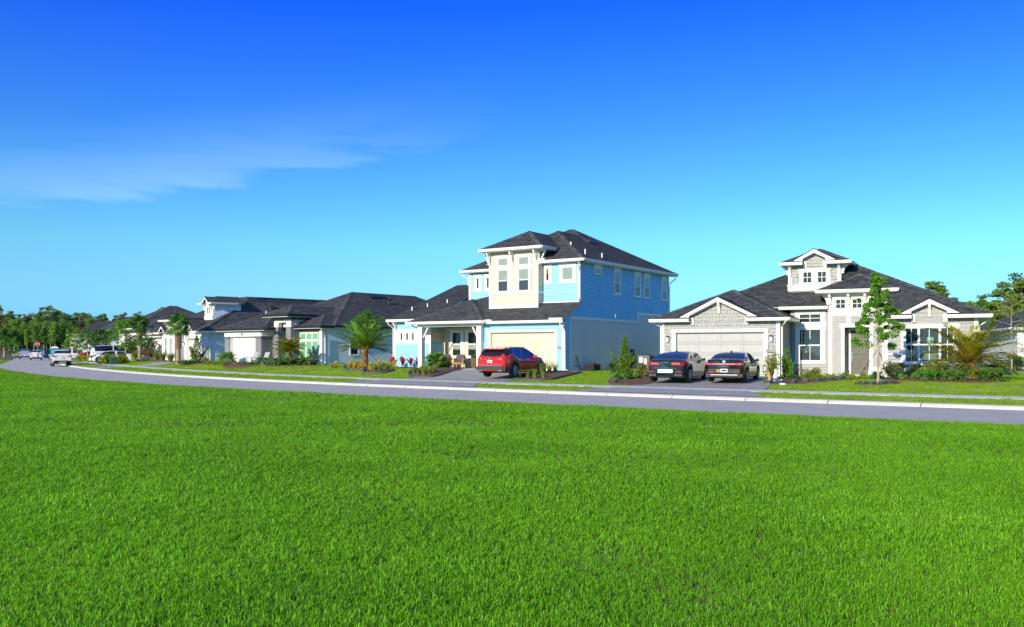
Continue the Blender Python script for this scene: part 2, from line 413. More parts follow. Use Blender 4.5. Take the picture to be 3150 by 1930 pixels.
M['cushion'] = mat('grey_brown_cushion', (0.10, 0.085, 0.085), 0.9, 0.1, 14, 0.3, 60)
M['planter'] = mat('brown_planter', (0.13, 0.075, 0.045), 0.7, 0.15, 8)
M['strap'] = mat('dark_strap', (0.03, 0.032, 0.03), 0.8, 0.1, 8)
M['stake'] = mat('wooden_stake', (0.36, 0.24, 0.13), 0.8, 0.2, 8)
M['ac'] = mat('grey_condenser_metal', (0.16, 0.165, 0.17), 0.5, 0.1, 6)
M['sticker'] = mat('pale_sticker', (0.72, 0.73, 0.76), 0.6, 0.04, 6)
M['teal'] = mat('teal_plastic', (0.02, 0.42, 0.44), 0.45, 0.05, 5)
M['green_plastic'] = mat('dark_green_plastic', (0.02, 0.075, 0.045), 0.5, 0.1, 5)
M['lime_plastic'] = mat('lime_green_plastic', (0.12, 0.30, 0.06), 0.5, 0.1, 5)
M['sign_red'] = mat('stop_sign_red', (0.55, 0.018, 0.018), 0.45, 0.04, 5)
M['sign_green'] = mat('sign_green', (0.01, 0.25, 0.12), 0.5, 0.04, 5)
M['ceramic_blue'] = mat('blue_ceramic', (0.05, 0.16, 0.30), 0.3, 0.1, 9)
M['ceramic_tan'] = mat('tan_ceramic', (0.42, 0.24, 0.11), 0.5, 0.25, 14)
M['ceramic_white'] = mat('white_ceramic', (0.80, 0.79, 0.76), 0.35, 0.03, 9)
M['pale_grey_chair'] = mat('pale_grey_outdoor_chair', (0.42, 0.43, 0.44), 0.6, 0.05, 6)
# cars
M['tyre'] = mat('tyre_rubber', (0.012, 0.012, 0.013), 0.8, 0.2, 20)
M['alloy'] = mat('alloy_rim', (0.62, 0.63, 0.65), 0.35, 0.08, 8, metal=0.4)
M['rim_dark'] = mat('rim_gap', (0.018, 0.018, 0.02), 0.6, 0.1, 8)
M['car_glass'] = mat('tinted_car_glass', (0.006, 0.008, 0.012), 0.03, 0.05, 3, spec=0.9)
M['car_black'] = mat('black_car_plastic', (0.010, 0.010, 0.012), 0.6, 0.1, 10, spec=.2)
M['car_grey'] = mat('dark_grey_car_plastic', (0.05, 0.052, 0.056), 0.6, 0.1, 10, spec=.25)
M['tail_red'] = mat('tail_lamp_red', (0.50, 0.010, 0.012), 0.15, 0.1, 20, coat=1.0)
M['tail_clear'] = mat('clear_lamp', (0.6, 0.55, 0.55), 0.15, 0.1, 20, coat=1.0)
M['plate'] = mat('licence_plate', (0.72, 0.72, 0.70), 0.5, 0.05, 6)
def paint(name, c, metal=0.35):
    return mat(name, c, 0.12, 0.03, 2.0, metal=metal, coat=.7, spec=.35)
M['paint_red'] = paint('red_car_paint', (0.55, 0.022, 0.014), 0.1)
M['paint_navy'] = paint('blue_black_car_paint', (0.010, 0.022, 0.034), 0.0)
M['paint_black'] = paint('black_car_paint', (0.008, 0.009, 0.012), 0.0)
M['paint_white'] = paint('white_car_paint', (0.74, 0.74, 0.73), 0.0)
M['paint_pearl'] = paint('pearl_white_car_paint', (0.70, 0.69, 0.66), 0.0)
M['paint_silver'] = paint('silver_car_paint', (0.45, 0.47, 0.49), 0.4)
M['paint_scarlet'] = paint('scarlet_car_paint', (0.45, 0.015, 0.02), 0.1)

# ------------------------------------------------------------------ street frame: s along the kerb (right = +), d away from the kerb towards the houses
def th(s): return np.clip(40 - .26 * s, 26, 62)
_ds = .25
_SR = np.arange(0, 140, _ds); _SL = np.arange(0, -320, -_ds)
def _integ(S):
    t = np.radians(th(S)); k = S[1] - S[0]
    return np.concatenate([[0], np.cumsum(np.cos(t))[:-1]]) * k, 39.75 - np.concatenate([[0], np.cumsum(np.sin(t))[:-1]]) * k
_xr, _yr = _integ(_SR); _xl, _yl = _integ(_SL)
CS = np.concatenate([_SL[::-1], _SR[1:]]); CXs = np.concatenate([_xl[::-1], _xr[1:]]); CYs = np.concatenate([_yl[::-1], _yr[1:]])
def xy(s, d):
    t = np.radians(th(s))
    return np.interp(s, CS, CXs) + d * np.sin(t), np.interp(s, CS, CYs) + d * np.cos(t)
def sd(x, y):
    i = int(((CXs - x) ** 2 + (CYs - y) ** 2).argmin()); t = math.radians(float(th(CS[i])))
    dx, dy = x - CXs[i], y - CYs[i]
    return float(CS[i] + dx * math.cos(t) - dy * math.sin(t)), float(dx * math.sin(t) + dy * math.cos(t))
def elev(y):
    t = np.clip((np.asarray(y, float) - 50) / 45, 0, 1); return .17 * t * t * (3 - 2 * t)
def lot(s): return np.interp(s, [-140, -90, -60, -37, -11, 2, 14, 60], [1.0, .95, .80, .70, .56, .44, .44, .5])
def gz(s, d, y):
    """ground height"""
    s = np.asarray(s, float); d = np.asarray(d, float); e = elev(y)
    d1 = np.interp(s, [-60, -30, -10, 5], [8.5, 9, 11, 13])
    t = np.clip((d - 4.4) / (d1 - 4.4), 0, 1); t = t * t * (3 - 2 * t)
    up = (e + .20) * (1 - t) + lot(s) * t
    k = np.clip((d - 40) / 40, 0, 1); up = up * (1 - k) + (e + .2) * k
    ver = e + np.interp(d, [0, .5, 2.8, 4.4], [0.11, .115, .20, .20])
    near = e + .12 * np.clip((-6.4 - d) / 2.0, 0, 1)
    return np.where(d > 4.4, up, np.where(d > 0, ver, np.where(d > -6.4, e, near)))
def gat(x, y):
    s, d = sd(x, y); return float(gz(s, d, y))
def sdpt(s, d, lift=0.0):
    x, y = xy(s, d); return (float(x), float(y), float(gz(s, d, y)) + lift)
FPX = 2749.0
def at(px, Y):
    """world x on the sight line of photograph column px at depth Y"""
    return (px - 1575) / FPX * Y
def ground_pt(px, Y, lift=0.0):
    x = at(px, Y); return (x, Y, gat(x, Y) + lift)

def strip(name, s0, s1, ds, dl, m, lift=0.0, zf=None):
    S = np.arange(s0, s1 + 1e-6, ds); D = np.asarray(dl, float)
    SS, DD = np.meshgrid(S, D, indexing='ij'); X, Y = xy(SS, DD); Z = gz(SS, DD, Y) if zf is None else zf(SS, DD, Y)
    V = np.stack([X, Y, Z + lift], -1).reshape(-1, 3); a, b = len(S), len(D)
    I = np.arange(a * b).reshape(a, b)
    F = np.stack([I[:-1, :-1], I[1:, :-1], I[1:, 1:], I[:-1, 1:]], -1).reshape(-1, 4)
    me = bpy.data.meshes.new(name); me.from_pydata(V.tolist(), [], F.tolist()); me.materials.append(m)
    o = link(name, me); me.polygons.foreach_set('use_smooth', [True] * len(me.polygons)); me.update()
    if me.polygons[0].normal.z < 0: me.flip_normals()
    return tag(o, kind='structure')

# ================================================================== GROUND
FAR = MB(); FAR.poly([(-2500, -600, -.45), (2500, -600, -.45), (2500, 2600, -.45), (-2500, 2600, -.45)])
tag(FAR.build('ground', M['far_ground']), kind='structure')
strip('road', -300, 110, 1.5, [-6.5, -4.5, -2.2, -.02], M['asphalt'], 0.004)
strip('field_lawn', -300, 110, 2.0, [-150, -90, -60, -45, -36, -30, -24, -18, -14, -11, -9, -8.4, -7.4, -6.4], M['soil'])
strip('verge_lawn', -300, 110, 1.5, [.36, .9, 1.6, 2.3, 2.82], M['lawn'])
strip('front_lawn', -300, 110, 1.5, [4.38, 5, 6, 7, 8, 9, 10, 11, 12, 13, 14, 16, 18, 20, 24, 30, 36, 42, 50, 60, 70, 82, 100, 130, 170], M['lawn'])
# a side street joins far on the left
crs = MB()
for k in range(12):
    a0, a1 = -6.3 - k * 8, -6.3 - (k + 1) * 8
    p = [sdpt(-212, a0, .03), sdpt(-203, a0, .03), sdpt(-203, a1, .03), sdpt(-212, a1, .03)]
    crs.poly(p)
tag(crs.build('side_road', M['asphalt']), kind='structure')

def seg_row(base, name, s0, s1, L, gap, prof, m, wob=0.0):
    """row of cast pieces along the kerb line, each its own object, on a darker bed"""
    s = s0
    while s < s1:
        e = s + L - gap; mb = MB()
        pa = []; pb = []
        for d, z in prof:
            x, y = xy(s, d); pa.append((float(x), float(y), float(elev(y)) + z))
            x, y = xy(e, d); pb.append((float(x), float(y), float(elev(y)) + z))
        mb.prism(pa, pb); mb.build(name, m, base)
        s += L
kb = strip('kerb', -300, 110, 1.5, [-.02, .03, .38], M['joint'], 0, lambda s, d, y: elev(y) + np.interp(d, [-.02, .03, .38], [-.01, .01, .06]))
seg_row(kb, 'kerb_stone', -100, 44, 3.0, .03, [(-.02, -.05), (-.02, .03), (.10, .105), (.38, .125), (.38, -.05)], M['concrete'])
sw = strip('sidewalk', -300, 110, 1.5, [2.8, 4.4], M['joint'], 0, lambda s, d, y: elev(y) + .19)
seg_row(sw, 'sidewalk_slab', -110, 44, 1.5, .015, [(2.8, .1), (2.8, .215), (4.4, .225), (4.4, .1)], M['concrete'])
strip('gutter_end', -300, -100, 3, [0, .45], M['concrete'], 0, lambda s, d, y: elev(y) + .13)

def drape(name, pairs, m, lift, n=8):
    """sheet laid over the ground between a left and a right edge given as (d, s_left, s_right)"""
    V = []; F = []
    D = [p[0] for p in pairs]
    dd = np.linspace(D[0], D[-1], max(8, int((D[-1] - D[0]) / .5)))
    for d in dd:
        a = np.interp(d, D, [p[1] for p in pairs]); b = np.interp(d, D, [p[2] for p in pairs])
        for k in range(n + 1):
            V.append(sdpt(a + (b - a) * k / n, d, lift))
    for i in range(len(dd) - 1):
        for k in range(n):
            q = i * (n + 1) + k; F.append((q, q + 1, q + n + 2, q + n + 1))
    me = bpy.data.meshes.new(name); me.from_pydata(V, [], F); me.materials.append(m)
    if me.polygons and me.polygons[0].normal.z < 0: me.flip_normals()
    return tag(link(name, me), kind='structure')
DRIVES = []      # polygons (s,d) without turf
def drive(pairs, nm='driveway', lift=.03):
    drape(nm, pairs, M['paver'], lift); DRIVES.append(pairs)
drive([(.38, 2.9, 11.6), (2.8, 3.6, 10.0)], 'driveway_apron')
drive([(4.4, 3.4, 9.95), (9.7, 1.0, 8.3), (15.2, -.9, 6.4)])
drive([(.38, -12.9, -2.7), (2.8, -12.2, -4.6)], 'driveway_apron')
drive([(4.4, -12.2, -4.4), (8.5, -14.6, -6.6), (13.2, -19, -8.2), (14.4, -19.5, -8.5)])
drive([(.38, -62.5, -54.5), (2.8, -61.5, -55.5)], 'driveway_apron')
drive([(4.4, -61.5, -55.2), (9.4, -61, -55.8)])
drive([(.38, -88, -80), (2.8, -87, -81)], 'driveway_apron')
drive([(4.4, -87, -81), (10, -87, -81)])
drive([(.38, -112, -104), (12, -111, -105)])

BEDS = []
def bed(pts, h=.10, name='mulch_bed', edge=False):
    """low mound of bark mulch; pts are ground points (x, y), kind structure"""
    cx = sum(p[0] for p in pts) / len(pts); cy = sum(p[1] for p in pts) / len(pts)
    mb = MB(); n = len(pts) * 4
    ring = []
    for i in range(n):
        t = i / 4; a = int(t); f = t - a
        P = [np.array(pts[(a + k) % len(pts)]) for k in (-1, 0, 1, 2)]
        q = .5 * (2 * P[1] + (P[2] - P[0]) * f + (2 * P[0] - 5 * P[1] + 4 * P[2] - P[3]) * f ** 2 + (-P[0] + 3 * P[1] - 3 * P[2] + P[3]) * f ** 3)
        ring.append(q)
    BEDS.append(np.array(ring))
    b = 0
    for k, (f, hh) in enumerate([(1, -.06), (.97, .025), (.8, .5 * h + .02), (.5, .85 * h + .02), (.2, h + .02)]):
        for q in ring:
            x = cx + (q[0] - cx) * f; y = cy + (q[1] - cy) * f
            mb.v.append((x, y, gat(x, y) + hh + (random.uniform(-.018, .018) if k > 1 else 0)))
    for k in range(4):
        for i in range(n):
            j = (i + 1) % n; mb.f.append((k * n + i, k * n + j, (k + 1) * n + j, (k + 1) * n + i))
    mb.v.append((cx, cy, gat(cx, cy) + h + .02)); c = len(mb.v) - 1
    for i in range(n): mb.f.append((4 * n + i, 4 * n + (i + 1) % n, c))
    o = tag(mb.build(name, M['mulch'], None, 60), kind='structure')
    if edge:
        eb = MB(); path = [(q[0], q[1], gat(q[0], q[1]) + .05) for q in ring]
        eb.tube(path + [path[0]], .085, 6); tag(eb.build('bed_edging', M['edging'], None, 60), kind='structure')
    return o

# ================================================================== HOUSE KIT
class Fr:
    """a wall plane in house space: F looks to the street (plane y=c), R looks right (plane x=c), L looks left"""
    def __init__(s, k, c): s.k = k; s.c = c
    def pt(s, a, z, n=0.0):
        return {'F': (a, s.c - n, z), 'R': (s.c + n, a, z), 'L': (s.c - n, a, z)}[s.k]
    def box(s, mb, a0, a1, z0, z1, n0, n1):
        mb.hexa([s.pt(a0, z0, n0), s.pt(a1, z0, n0), s.pt(a1, z0, n1), s.pt(a0, z0, n1), s.pt(a0, z1, n0), s.pt(a1, z1, n0), s.pt(a1, z1, n1), s.pt(a0, z1, n1)])
    def prism(s, mb, poly, n0, n1):
        mb.prism([s.pt(a, z, n0) for a, z in poly], [s.pt(a, z, n1) for a, z in poly])
    def part(s, name, m, parent, *boxes):
        mb = MB()
        for b in boxes: s.box(mb, *b)
        return mb.build(name, m, parent)

def wall(fr, parent, m, a0, a1, z0, z1, holes=(), th_=.2, poly=None):
    mb = MB()
    if poly: fr.prism(mb, poly, -th_, 0)
    xs = sorted({a0, a1, *[h[0] for h in holes], *[h[1] for h in holes]}); zs = sorted({z0, z1, *[h[2] for h in holes], *[h[3] for h in holes]})
    for i in range(len(xs) - 1):
        for j in range(len(zs) - 1):
            cx, cz = (xs[i] + xs[i + 1]) / 2, (zs[j] + zs[j + 1]) / 2
            if any(h[0] < cx < h[1] and h[2] < cz < h[3] for h in holes): continue
            fr.box(mb, xs[i], xs[i + 1], zs[j], zs[j + 1], -th_, 0)
    return mb.build('wall', m, parent)

def siding(fr, parent, m, a0, a1, z0, z1, holes=(), exp=.165, top=None, bot=None):
    """lapped boards, each its own object; top(a)/bot(a) cut sloped edges"""
    z = z0
    while z < z1 - .02:
        zt = min(z + exp, z1); zm = (z + zt) / 2
        cut = [(h[0], h[1]) for h in holes if h[2] < zm < h[3]]
        segs = [(a0, a1)]
        for c0, c1 in cut:
            segs = [q for s_, e_ in segs for q in ((s_, min(e_, c0)), (max(s_, c1), e_)) if q[1] - q[0] > .03]
        for s_, e_ in segs:
            sb, eb, st, et = s_, e_, s_, e_
            if top or bot:
                A = np.linspace(s_, e_, 241)
                def rng(zz):
                    ok = np.ones_like(A, bool)
                    if top: ok &= np.array([top(a) for a in A]) >= zz
                    if bot: ok &= np.array([bot(a) for a in A]) <= zz
                    return (A[ok][0], A[ok][-1]) if ok.any() else None
                r1, r2 = rng(z + .01), rng(zt - .005)
                if not r1 and not r2: continue
                r1 = r1 or r2; r2 = r2 or r1; sb, eb = r1; st, et = r2
                if eb - sb < .03: continue
            mb = MB()
            zb_ = z + .016; mb.hexa([fr.pt(sb, zb_, .002), fr.pt(eb, zb_, .002), fr.pt(eb, zb_, .038), fr.pt(sb, zb_, .038), fr.pt(st, zt, .002), fr.pt(et, zt, .002), fr.pt(et, zt, .006), fr.pt(st, zt, .006)])
            mb.build('siding_board', m, parent, fix=False)
        z += exp

SHAKE_ME = {}
def shakes(fr, parent, m, a0, a1, z0, z1, holes=(), exp=.19, top=None):
    z = z0; row = 0
    while z < z1 - .02:
        zt = min(z + exp, z1); a = a0 - random.uniform(0, .15)
        while a < a1:
            wd = random.uniform(.13, .27); s_, e_ = max(a, a0) + .009, min(a + wd, a1) - .009; a += wd
            cx, cz = (s_ + e_) / 2, (z + zt) / 2
            if e_ - s_ < .03: continue
            hh = [h for h in holes if h[0] < cx < h[1] and h[2] < cz < h[3]]
            if hh: continue
            zl, zr = zt, zt
            if top:
                zl, zr = min(zt, top(s_)), min(zt, top(e_))
                if max(zl, zr) < z + .03: continue
                zl = max(zl, z + .005); zr = max(zr, z + .005)
            dz = random.choice((0, 0, .022, .035)); p = random.uniform(.026, .044)
            mb = MB()
            mb.hexa([fr.pt(s_, z + dz, .002), fr.pt(e_, z + dz, .002), fr.pt(e_, z + dz, p), fr.pt(s_, z + dz, p), fr.pt(s_, zl, .002), fr.pt(e_, zr, .002), fr.pt(e_, zr, .008), fr.pt(s_, zl, .008)])
            mb.build('shake', m, parent, fix=False)
        z += exp; row += 1

def window(fr, parent, a0, a1, z0, z1, cas=(.16, .16, .16, .16), rails=(), cols=(), blind=None, glass='glass', ext=.04, trim='white', rail_w=.035, sash=True, mun=(), lower=None):
    """cased window: casing is the part, sash, panes and blind are its pieces; rails/cols split the glass"""
    l, r, t, b = cas; mb = MB()
    if l: fr.box(mb, a0 - l, a0, z0 - b, z1 + t, 0, .042)
    if r: fr.box(mb, a1, a1 + r, z0 - b, z1 + t, 0, .042)
    if t: fr.box(mb, a0 - l - ext, a1 + r + ext, z1, z1 + t, .0, .052)
    if b: fr.box(mb, a0 - l - ext, a1 + r + ext, z0 - b, z0, .0, .060)
    wn = mb.build('window', M[trim], parent)
    xs = [a0] + list(cols) + [a1]; zs = [z0] + list(rails) + [z1]
    if sash:
        sb = MB(); f = .035
        fr.box(sb, a0, a0 + f, z0, z1, .0, .030); fr.box(sb, a1 - f, a1, z0, z1, .0, .030)
        fr.box(sb, a0 + f, a1 - f, z0, z0 + f, .0, .030); fr.box(sb, a0 + f, a1 - f, z1 - f, z1, .0, .030)
        for c in cols: fr.box(sb, c - .055, c + .055, z0 + f, z1 - f, .0, .034)
        for c in rails: fr.box(sb, a0 + f, a1 - f, c - rail_w, c + rail_w, .0, .032)
        for (m0, m1, n0, n1) in mun: fr.box(sb, m0, m1, n0, n1, .010, .026)
        sb.build('sash', M['white'], wn)
    for i in range(len(xs) - 1):
        for j in range(len(zs) - 1):
            p = MB(); p.poly([fr.pt(xs[i] + .01, zs[j] + .01, .016), fr.pt(xs[i + 1] - .01, zs[j] + .01, .016), fr.pt(xs[i + 1] - .01, zs[j + 1] - .01, .016), fr.pt(xs[i] + .01, zs[j + 1] - .01, .016)])
            p.build('pane', M[glass], wn, fix=False)
    fr.part('interior', M['dark_room'], wn, (a0, a1, z0, z1, .001, .004))
    if blind:
        for (mname, b0, b1) in blind:
            fr.part('blind', M[mname], wn, (a0 + .03, a1 - .03, b0, b1, .005, .009))
    return wn

def garage_door(fr, parent, a0, a1, z0, z1, m, rec=.22, rows=4, cols=4, jamb='white', diag=False):
    """sectional door set back in its opening: rails, stiles and panels are separate pieces with open grooves between"""
    d = fr.part('garage_door', M['gap_shade_cream'] if diag else M['gap_shade'], parent, (a0, a1, z0, z1, -rec - .05, -rec))  # backing plate in the darkened colour, painted shade for the grooves
    H = (z1 - z0) / rows; W_ = (a1 - a0) / cols; g = .011
    for i in range(rows):
        zb, zt = z0 + i * H, z0 + (i + 1) * H
        for nm, b0, b1 in (('door_rail', zb + .008, zb + .085), ('door_rail', zt - .085, zt - .008)):
            fr.part(nm, m, d, (a0, a1, b0, b1, -rec, -rec + .03))
        for j in range(cols + 1):
            c = a0 + j * W_; fr.part('door_stile', m, d, (max(a0, c - .08), min(a1, c + .08), zb + .085 + g, zt - .085 - g, -rec, -rec + .03))
        for j in range(cols):
            fr.part('door_panel', m, d, (a0 + j * W_ + .08 + g, a0 + (j + 1) * W_ - .08 - g, zb + .085 + g, zt - .085 - g, -rec, -rec + .02))
    if diag:
        for j in range(cols):
            x0, x1 = a0 + j * W_ + .1, a0 + (j + 1) * W_ - .1; y0, y1 = z0 + H + .1, z0 + 3 * H - .1
            if j % 2: x0, x1 = x1, x0
            mb = MB(); fr.prism(mb, [(x0 - .06, y0), (x0 + .06, y0), (x1 + .06, y1), (x1 - .06, y1)], -rec + .03, -rec + .055)
            mb.build('cross_brace', m, d)
    mb = MB(); fr.box(mb, a0 - .002, a0 + .04, z0, z1, -rec, -.001); fr.box(mb, a1 - .04, a1 + .002, z0, z1, -rec, -.001); fr.box(mb, a0 + .04, a1 - .04, z1 - .03, z1 + .002, -rec, -.001)
    mb.build('door_jamb', M[jamb], d)
    return d

def _clip(poly, cp):
    for i in range(len(cp)):
        a, b = cp[i], cp[(i + 1) % len(cp)]; ex, ey = b[0] - a[0], b[1] - a[1]; out = []
        for k in range(len(poly)):
            p, q = poly[k], poly[(k + 1) % len(poly)]
            dp = ex * (p[1] - a[1]) - ey * (p[0] - a[0]); dq = ex * (q[1] - a[1]) - ey * (q[0] - a[0])
            if dp >= 0: out.append(p)
            if (dp >= 0) != (dq >= 0):
                t = dp / (dp - dq); out.append((p[0] + (q[0] - p[0]) * t, p[1] + (q[1] - p[1]) * t))
        poly = out
        if len(poly) < 3: return []
    return poly

class Roof:
    """planes, shingle tabs, ridge caps and white undersides of one house"""
    def __init__(s, sh='shingle', sof='soffit', tab=(.30, .145)):
        s.slab = MB(); s.tabs = MB(); s.sof = MB(); s.caps = MB(); s.sh = sh; s.sofm = sof; s.tab = tab
    def plane(s, pts, soffit=True, thick=.03, ev=None):
        P = [Vector(p) for p in pts]; e = (P[1] - P[0]).normalized() if ev is None else Vector(ev); n = Vector((0, 0, 0))
        for i in range(len(P)): n += P[i].cross(P[(i + 1) % len(P)])
        n.normalize()
        if n.z < 0: n = -n
        up = n.cross(e)
        if up.z < 0: up = -up
        O = P[0]; q = [((p - O).dot(e), (p - O).dot(up)) for p in P]
        area = sum(q[i][0] * q[(i + 1) % len(q)][1] - q[(i + 1) % len(q)][0] * q[i][1] for i in range(len(q)))
        cq = q if area > 0 else q[::-1]
        s.slab.prism([p for p in P], [p - n * thick for p in P])
        if soffit: s.sof.prism([p - n * (thick + .001) for p in P], [p - n * (thick + .05) for p in P])
        tw, texp = s.tab
        x0, x1 = min(a for a, b in q), max(a for a, b in q); y1 = max(b for a, b in q); y0 = min(b for a, b in q)
        r = 0; y = y0
        while y < y1:
            x = x0 - random.uniform(0, tw)
            while x < x1:
                wd = tw * random.uniform(.55, 1.3)
                pl = _clip([(x, y), (x + wd, y), (x + wd, y + texp), (x, y + texp)], cq); x += wd
                if len(pl) < 3: continue
                b = len(s.tabs.v); lo = random.uniform(.010, .017)
                for a, c in pl:
                    f = (c - y) / texp
                    s.tabs.v.append(tuple(O + e * a + up * c + n * (lo * (1 - f) + .003)))
                s.tabs.f.append(tuple(range(b, b + len(pl))))
            y += texp; r += 1
    def notched(s, pts, u0, u1, v1):
        """front plane left open between u0 and u1 below v1, where a gable wall comes through"""
        P = [Vector(p) for p in pts]; n = (P[1] - P[0]).cross(P[2] - P[0]); q = [(p.x, p.y) for p in P]
        zf = lambda x, y: P[0].z - (n.x * (x - P[0].x) + n.y * (y - P[0].y)) / n.z
        B = 60
        for rect in ([(-B, -B), (u0, -B), (u0, B), (-B, B)], [(u1, -B), (B, -B), (B, B), (u1, B)], [(u0, v1), (u1, v1), (u1, B), (u0, B)]):
            c = _clip(q, rect)
            if len(c) > 2: s.plane([(x, y, zf(x, y)) for x, y in c], ev=(1, 0, 0))
    def ridge(s, a, b, wd=.16):
        a, b = Vector(a), Vector(b); d = b - a; L = d.length; d.normalize(); sd_ = d.cross(Vector((0, 0, 1))).normalized(); n = sd_.cross(d).normalized()
        k = int(L / .24)
        for i in range(k):
            p0 = a + d * (L * i / k); p1 = a + d * (L * (i + 1) / k); h0 = .022 + random.uniform(0, .012); h1 = .012
            s.caps.hexa([p0 - sd_ * wd - n * .05, p0 + sd_ * wd - n * .05, p1 + sd_ * wd - n * .05, p1 - sd_ * wd - n * .05,
                         p0 - sd_ * wd * .5 + n * h0, p0 + sd_ * wd * .5 + n * h0, p1 + sd_ * wd * .5 + n * h1, p1 - sd_ * wd * .5 + n * h1])
    def hip(s, x0, x1, y0, y1, z, p, front=True):
        """plain hip roof over a rectangle, ridge along the longer side"""
        hw = min(x1 - x0, y1 - y0) / 2; zr = z + p * hw
        if x1 - x0 <= y1 - y0:
            A = ((x0 + x1) / 2, y0 + hw, zr); B = ((x0 + x1) / 2, y1 - hw, zr)
            s.plane([(x0, y0, z), (x1, y0, z), A]); s.plane([(x1, y0, z), (x1, y1, z), B, A]); s.plane([(x1, y1, z), (x0, y1, z), B]); s.plane([(x0, y1, z), (x0, y0, z), A, B])
            for q in ((x0, y0, z), (x1, y0, z)): s.ridge(q, A)
            for q in ((x0, y1, z), (x1, y1, z)): s.ridge(q, B)
        else:
            A = (x0 + hw, (y0 + y1) / 2, zr); B = (x1 - hw, (y0 + y1) / 2, zr)
            s.plane([(x0, y0, z), (x1, y0, z), B, A]); s.plane([(x1, y0, z), (x1, y1, z), B]); s.plane([(x1, y1, z), (x0, y1, z), A, B]); s.plane([(x0, y1, z), (x0, y0, z), A])
            for q in ((x0, y0, z), (x0, y1, z)): s.ridge(q, A)
            for q in ((x1, y0, z), (x1, y1, z)): s.ridge(q, B)
        s.ridge(A, B)
        return zr
    def build(s, parent):
        r = s.slab.build('roof', M['roof'], parent)
        t = s.tabs.build('shingles', M[s.sh], r, fix=False); t['kind'] = 'stuff'
        bad = [p for p in t.data.polygons if p.normal.z < 0]
        if bad: t.data.flip_normals() if len(bad) > len(t.data.polygons) / 2 else None
        if s.sof.v: s.sof.build('soffit', M[s.sofm], r)
        if s.caps.v:
            c = s.caps.build('ridge_caps', M[s.sh], r); c['kind'] = 'stuff'
        return r

def gutter(parent, segs, m='gutter', h=.17, d=.13):
    """K-profile eave gutter; segs: (p0, p1, outward) with p on the eave edge top"""
    for p0, p1, o in segs:
        p0, p1, o = Vector(p0), Vector(p1), Vector(o); mb = MB(); Z = Vector((0, 0, 1))
        prof = [(0, 0), (d, 0), (d, -.03), (d - .015, -.035), (d - .02, -.09), (d - .055, -h), (0, -h)]
        mb.prism([p0 + o * a + Z * b for a, b in prof], [p1 + o * a + Z * b for a, b in prof])
        mb.build('gutter', M[m], parent)

def downspout(parent, path, m='gutter', r=.045):
    mb = MB(); mb.tube(path, r, 6); mb.build('downspout', M[m], parent, 50)

def corbel(parent, p, o, side, h=.62, d=.42, w_=.13):
    """scrolled eave bracket: p = top against the wall, o = outward, side = along the wall"""
    p, o, side = Vector(p), Vector(o), Vector(side); Z = Vector((0, 0, 1))
    prof = [(0, 0), (d, 0), (d, -.10), (d * .86, -.14), (d * .80, -.20), (d * .62, -.24), (d * .45, -.34), (d * .36, -.46), (d * .30, -h * .82), (d * .36, -h * .86), (d * .36, -h * .92), (d * .25, -h), (0, -h)]
    mb = MB(); mb.prism([p + o * a + Z * b - side * w_ / 2 for a, b in prof], [p + o * a + Z * b + side * w_ / 2 for a, b in prof])
    mb.build('bracket', M['white'], parent)

def knee(parent, p, o, side, h=.95, d=.52, w_=.10):
    """triangular eave bracket of a post, an arm and a diagonal"""
    p, o, side = Vector(p), Vector(o), Vector(side); Z = Vector((0, 0, 1)); t = .10
    mb = MB()
    for prof in ([(0, 0), (.08, 0), (.08, -h), (0, -h)], [(.08, 0), (d, 0), (d, -.13), (.08, -.13)], [(d - .10, -.13), (d - .01, -.13), (.08, -h + .02), (.08, -h + .17)]):
        mb.prism([p + o * a + Z * b - side * w_ / 2 for a, b in prof], [p + o * a + Z * b + side * w_ / 2 for a, b in prof])
    mb.build('bracket', M['white'], parent)

def lantern(parent, fr, a, z, tall=False):
    mb = MB()
    if tall:
        fr.box(mb, a - .03, a + .03, z - .4, z + .4, .0, .03)
        for s_ in (-.07, .07): fr.box(mb, a + s_ - .012, a + s_ + .012, z - .42, z + .42, .03, .06)
        fr.box(mb, a - .10, a + .10, z - .08, z + .08, .03, .09)
        return mb.build('wall_lamp', M['black'], parent)
    fr.box(mb, a - .05, a + .05, z - .05, z + .16, .0, .03); fr.box(mb, a - .02, a + .02, z + .11, z + .15, .03, .14)
    c = fr.pt(a, z + .13, .14); mb.lathe([(.12, -.02), (.05, .04), (.02, .07)], c, 10)
    l = mb.build('wall_lamp', M['black'], parent)
    g = MB(); g.lathe([(.07, -.24), (.075, -.2), (.075, .0), (.06, .02)], (c[0], c[1], c[2] - .04), 10); g.build('lamp_shade', M['lamp_glass'], l, 60)
    return l

def text(body, size, mtx, m, parent, name='lettering', ext=.004):
    cu = bpy.data.curves.new(name, 'FONT'); cu.body = body; cu.size = size; cu.align_x = 'CENTER'; cu.align_y = 'CENTER'; cu.extrude = ext
    tmp = bpy.data.objects.new('tmp', cu); COL.objects.link(tmp); bpy.context.view_layer.update()
    me = bpy.data.meshes.new_from_object(tmp.evaluated_get(bpy.context.evaluated_depsgraph_get())); bpy.data.objects.remove(tmp); bpy.data.curves.remove(cu)
    me.materials.clear(); me.materials.append(m); o = link(name, me, parent); o.matrix_local = mtx; return o
def number(parent, fr, a0, a1, z0, z1, s):
    pl = fr.part('number_plaque', M['plaque'], parent, (a0, a1, z0, z1, .03, .055))
    fr.part('plaque_rim', M['lettering'], pl, (a0 - .012, a1 + .012, z0 - .012, z1 + .012, .028, .045))
    cx, cz = (a0 + a1) / 2, (z0 + z1) / 2
    text(s, (z1 - z0) * .95, Matrix.Translation(fr.pt(cx, cz, .058)) @ Matrix.Rotation(R(90), 4, 'X'), M['lettering'], pl, 'number')

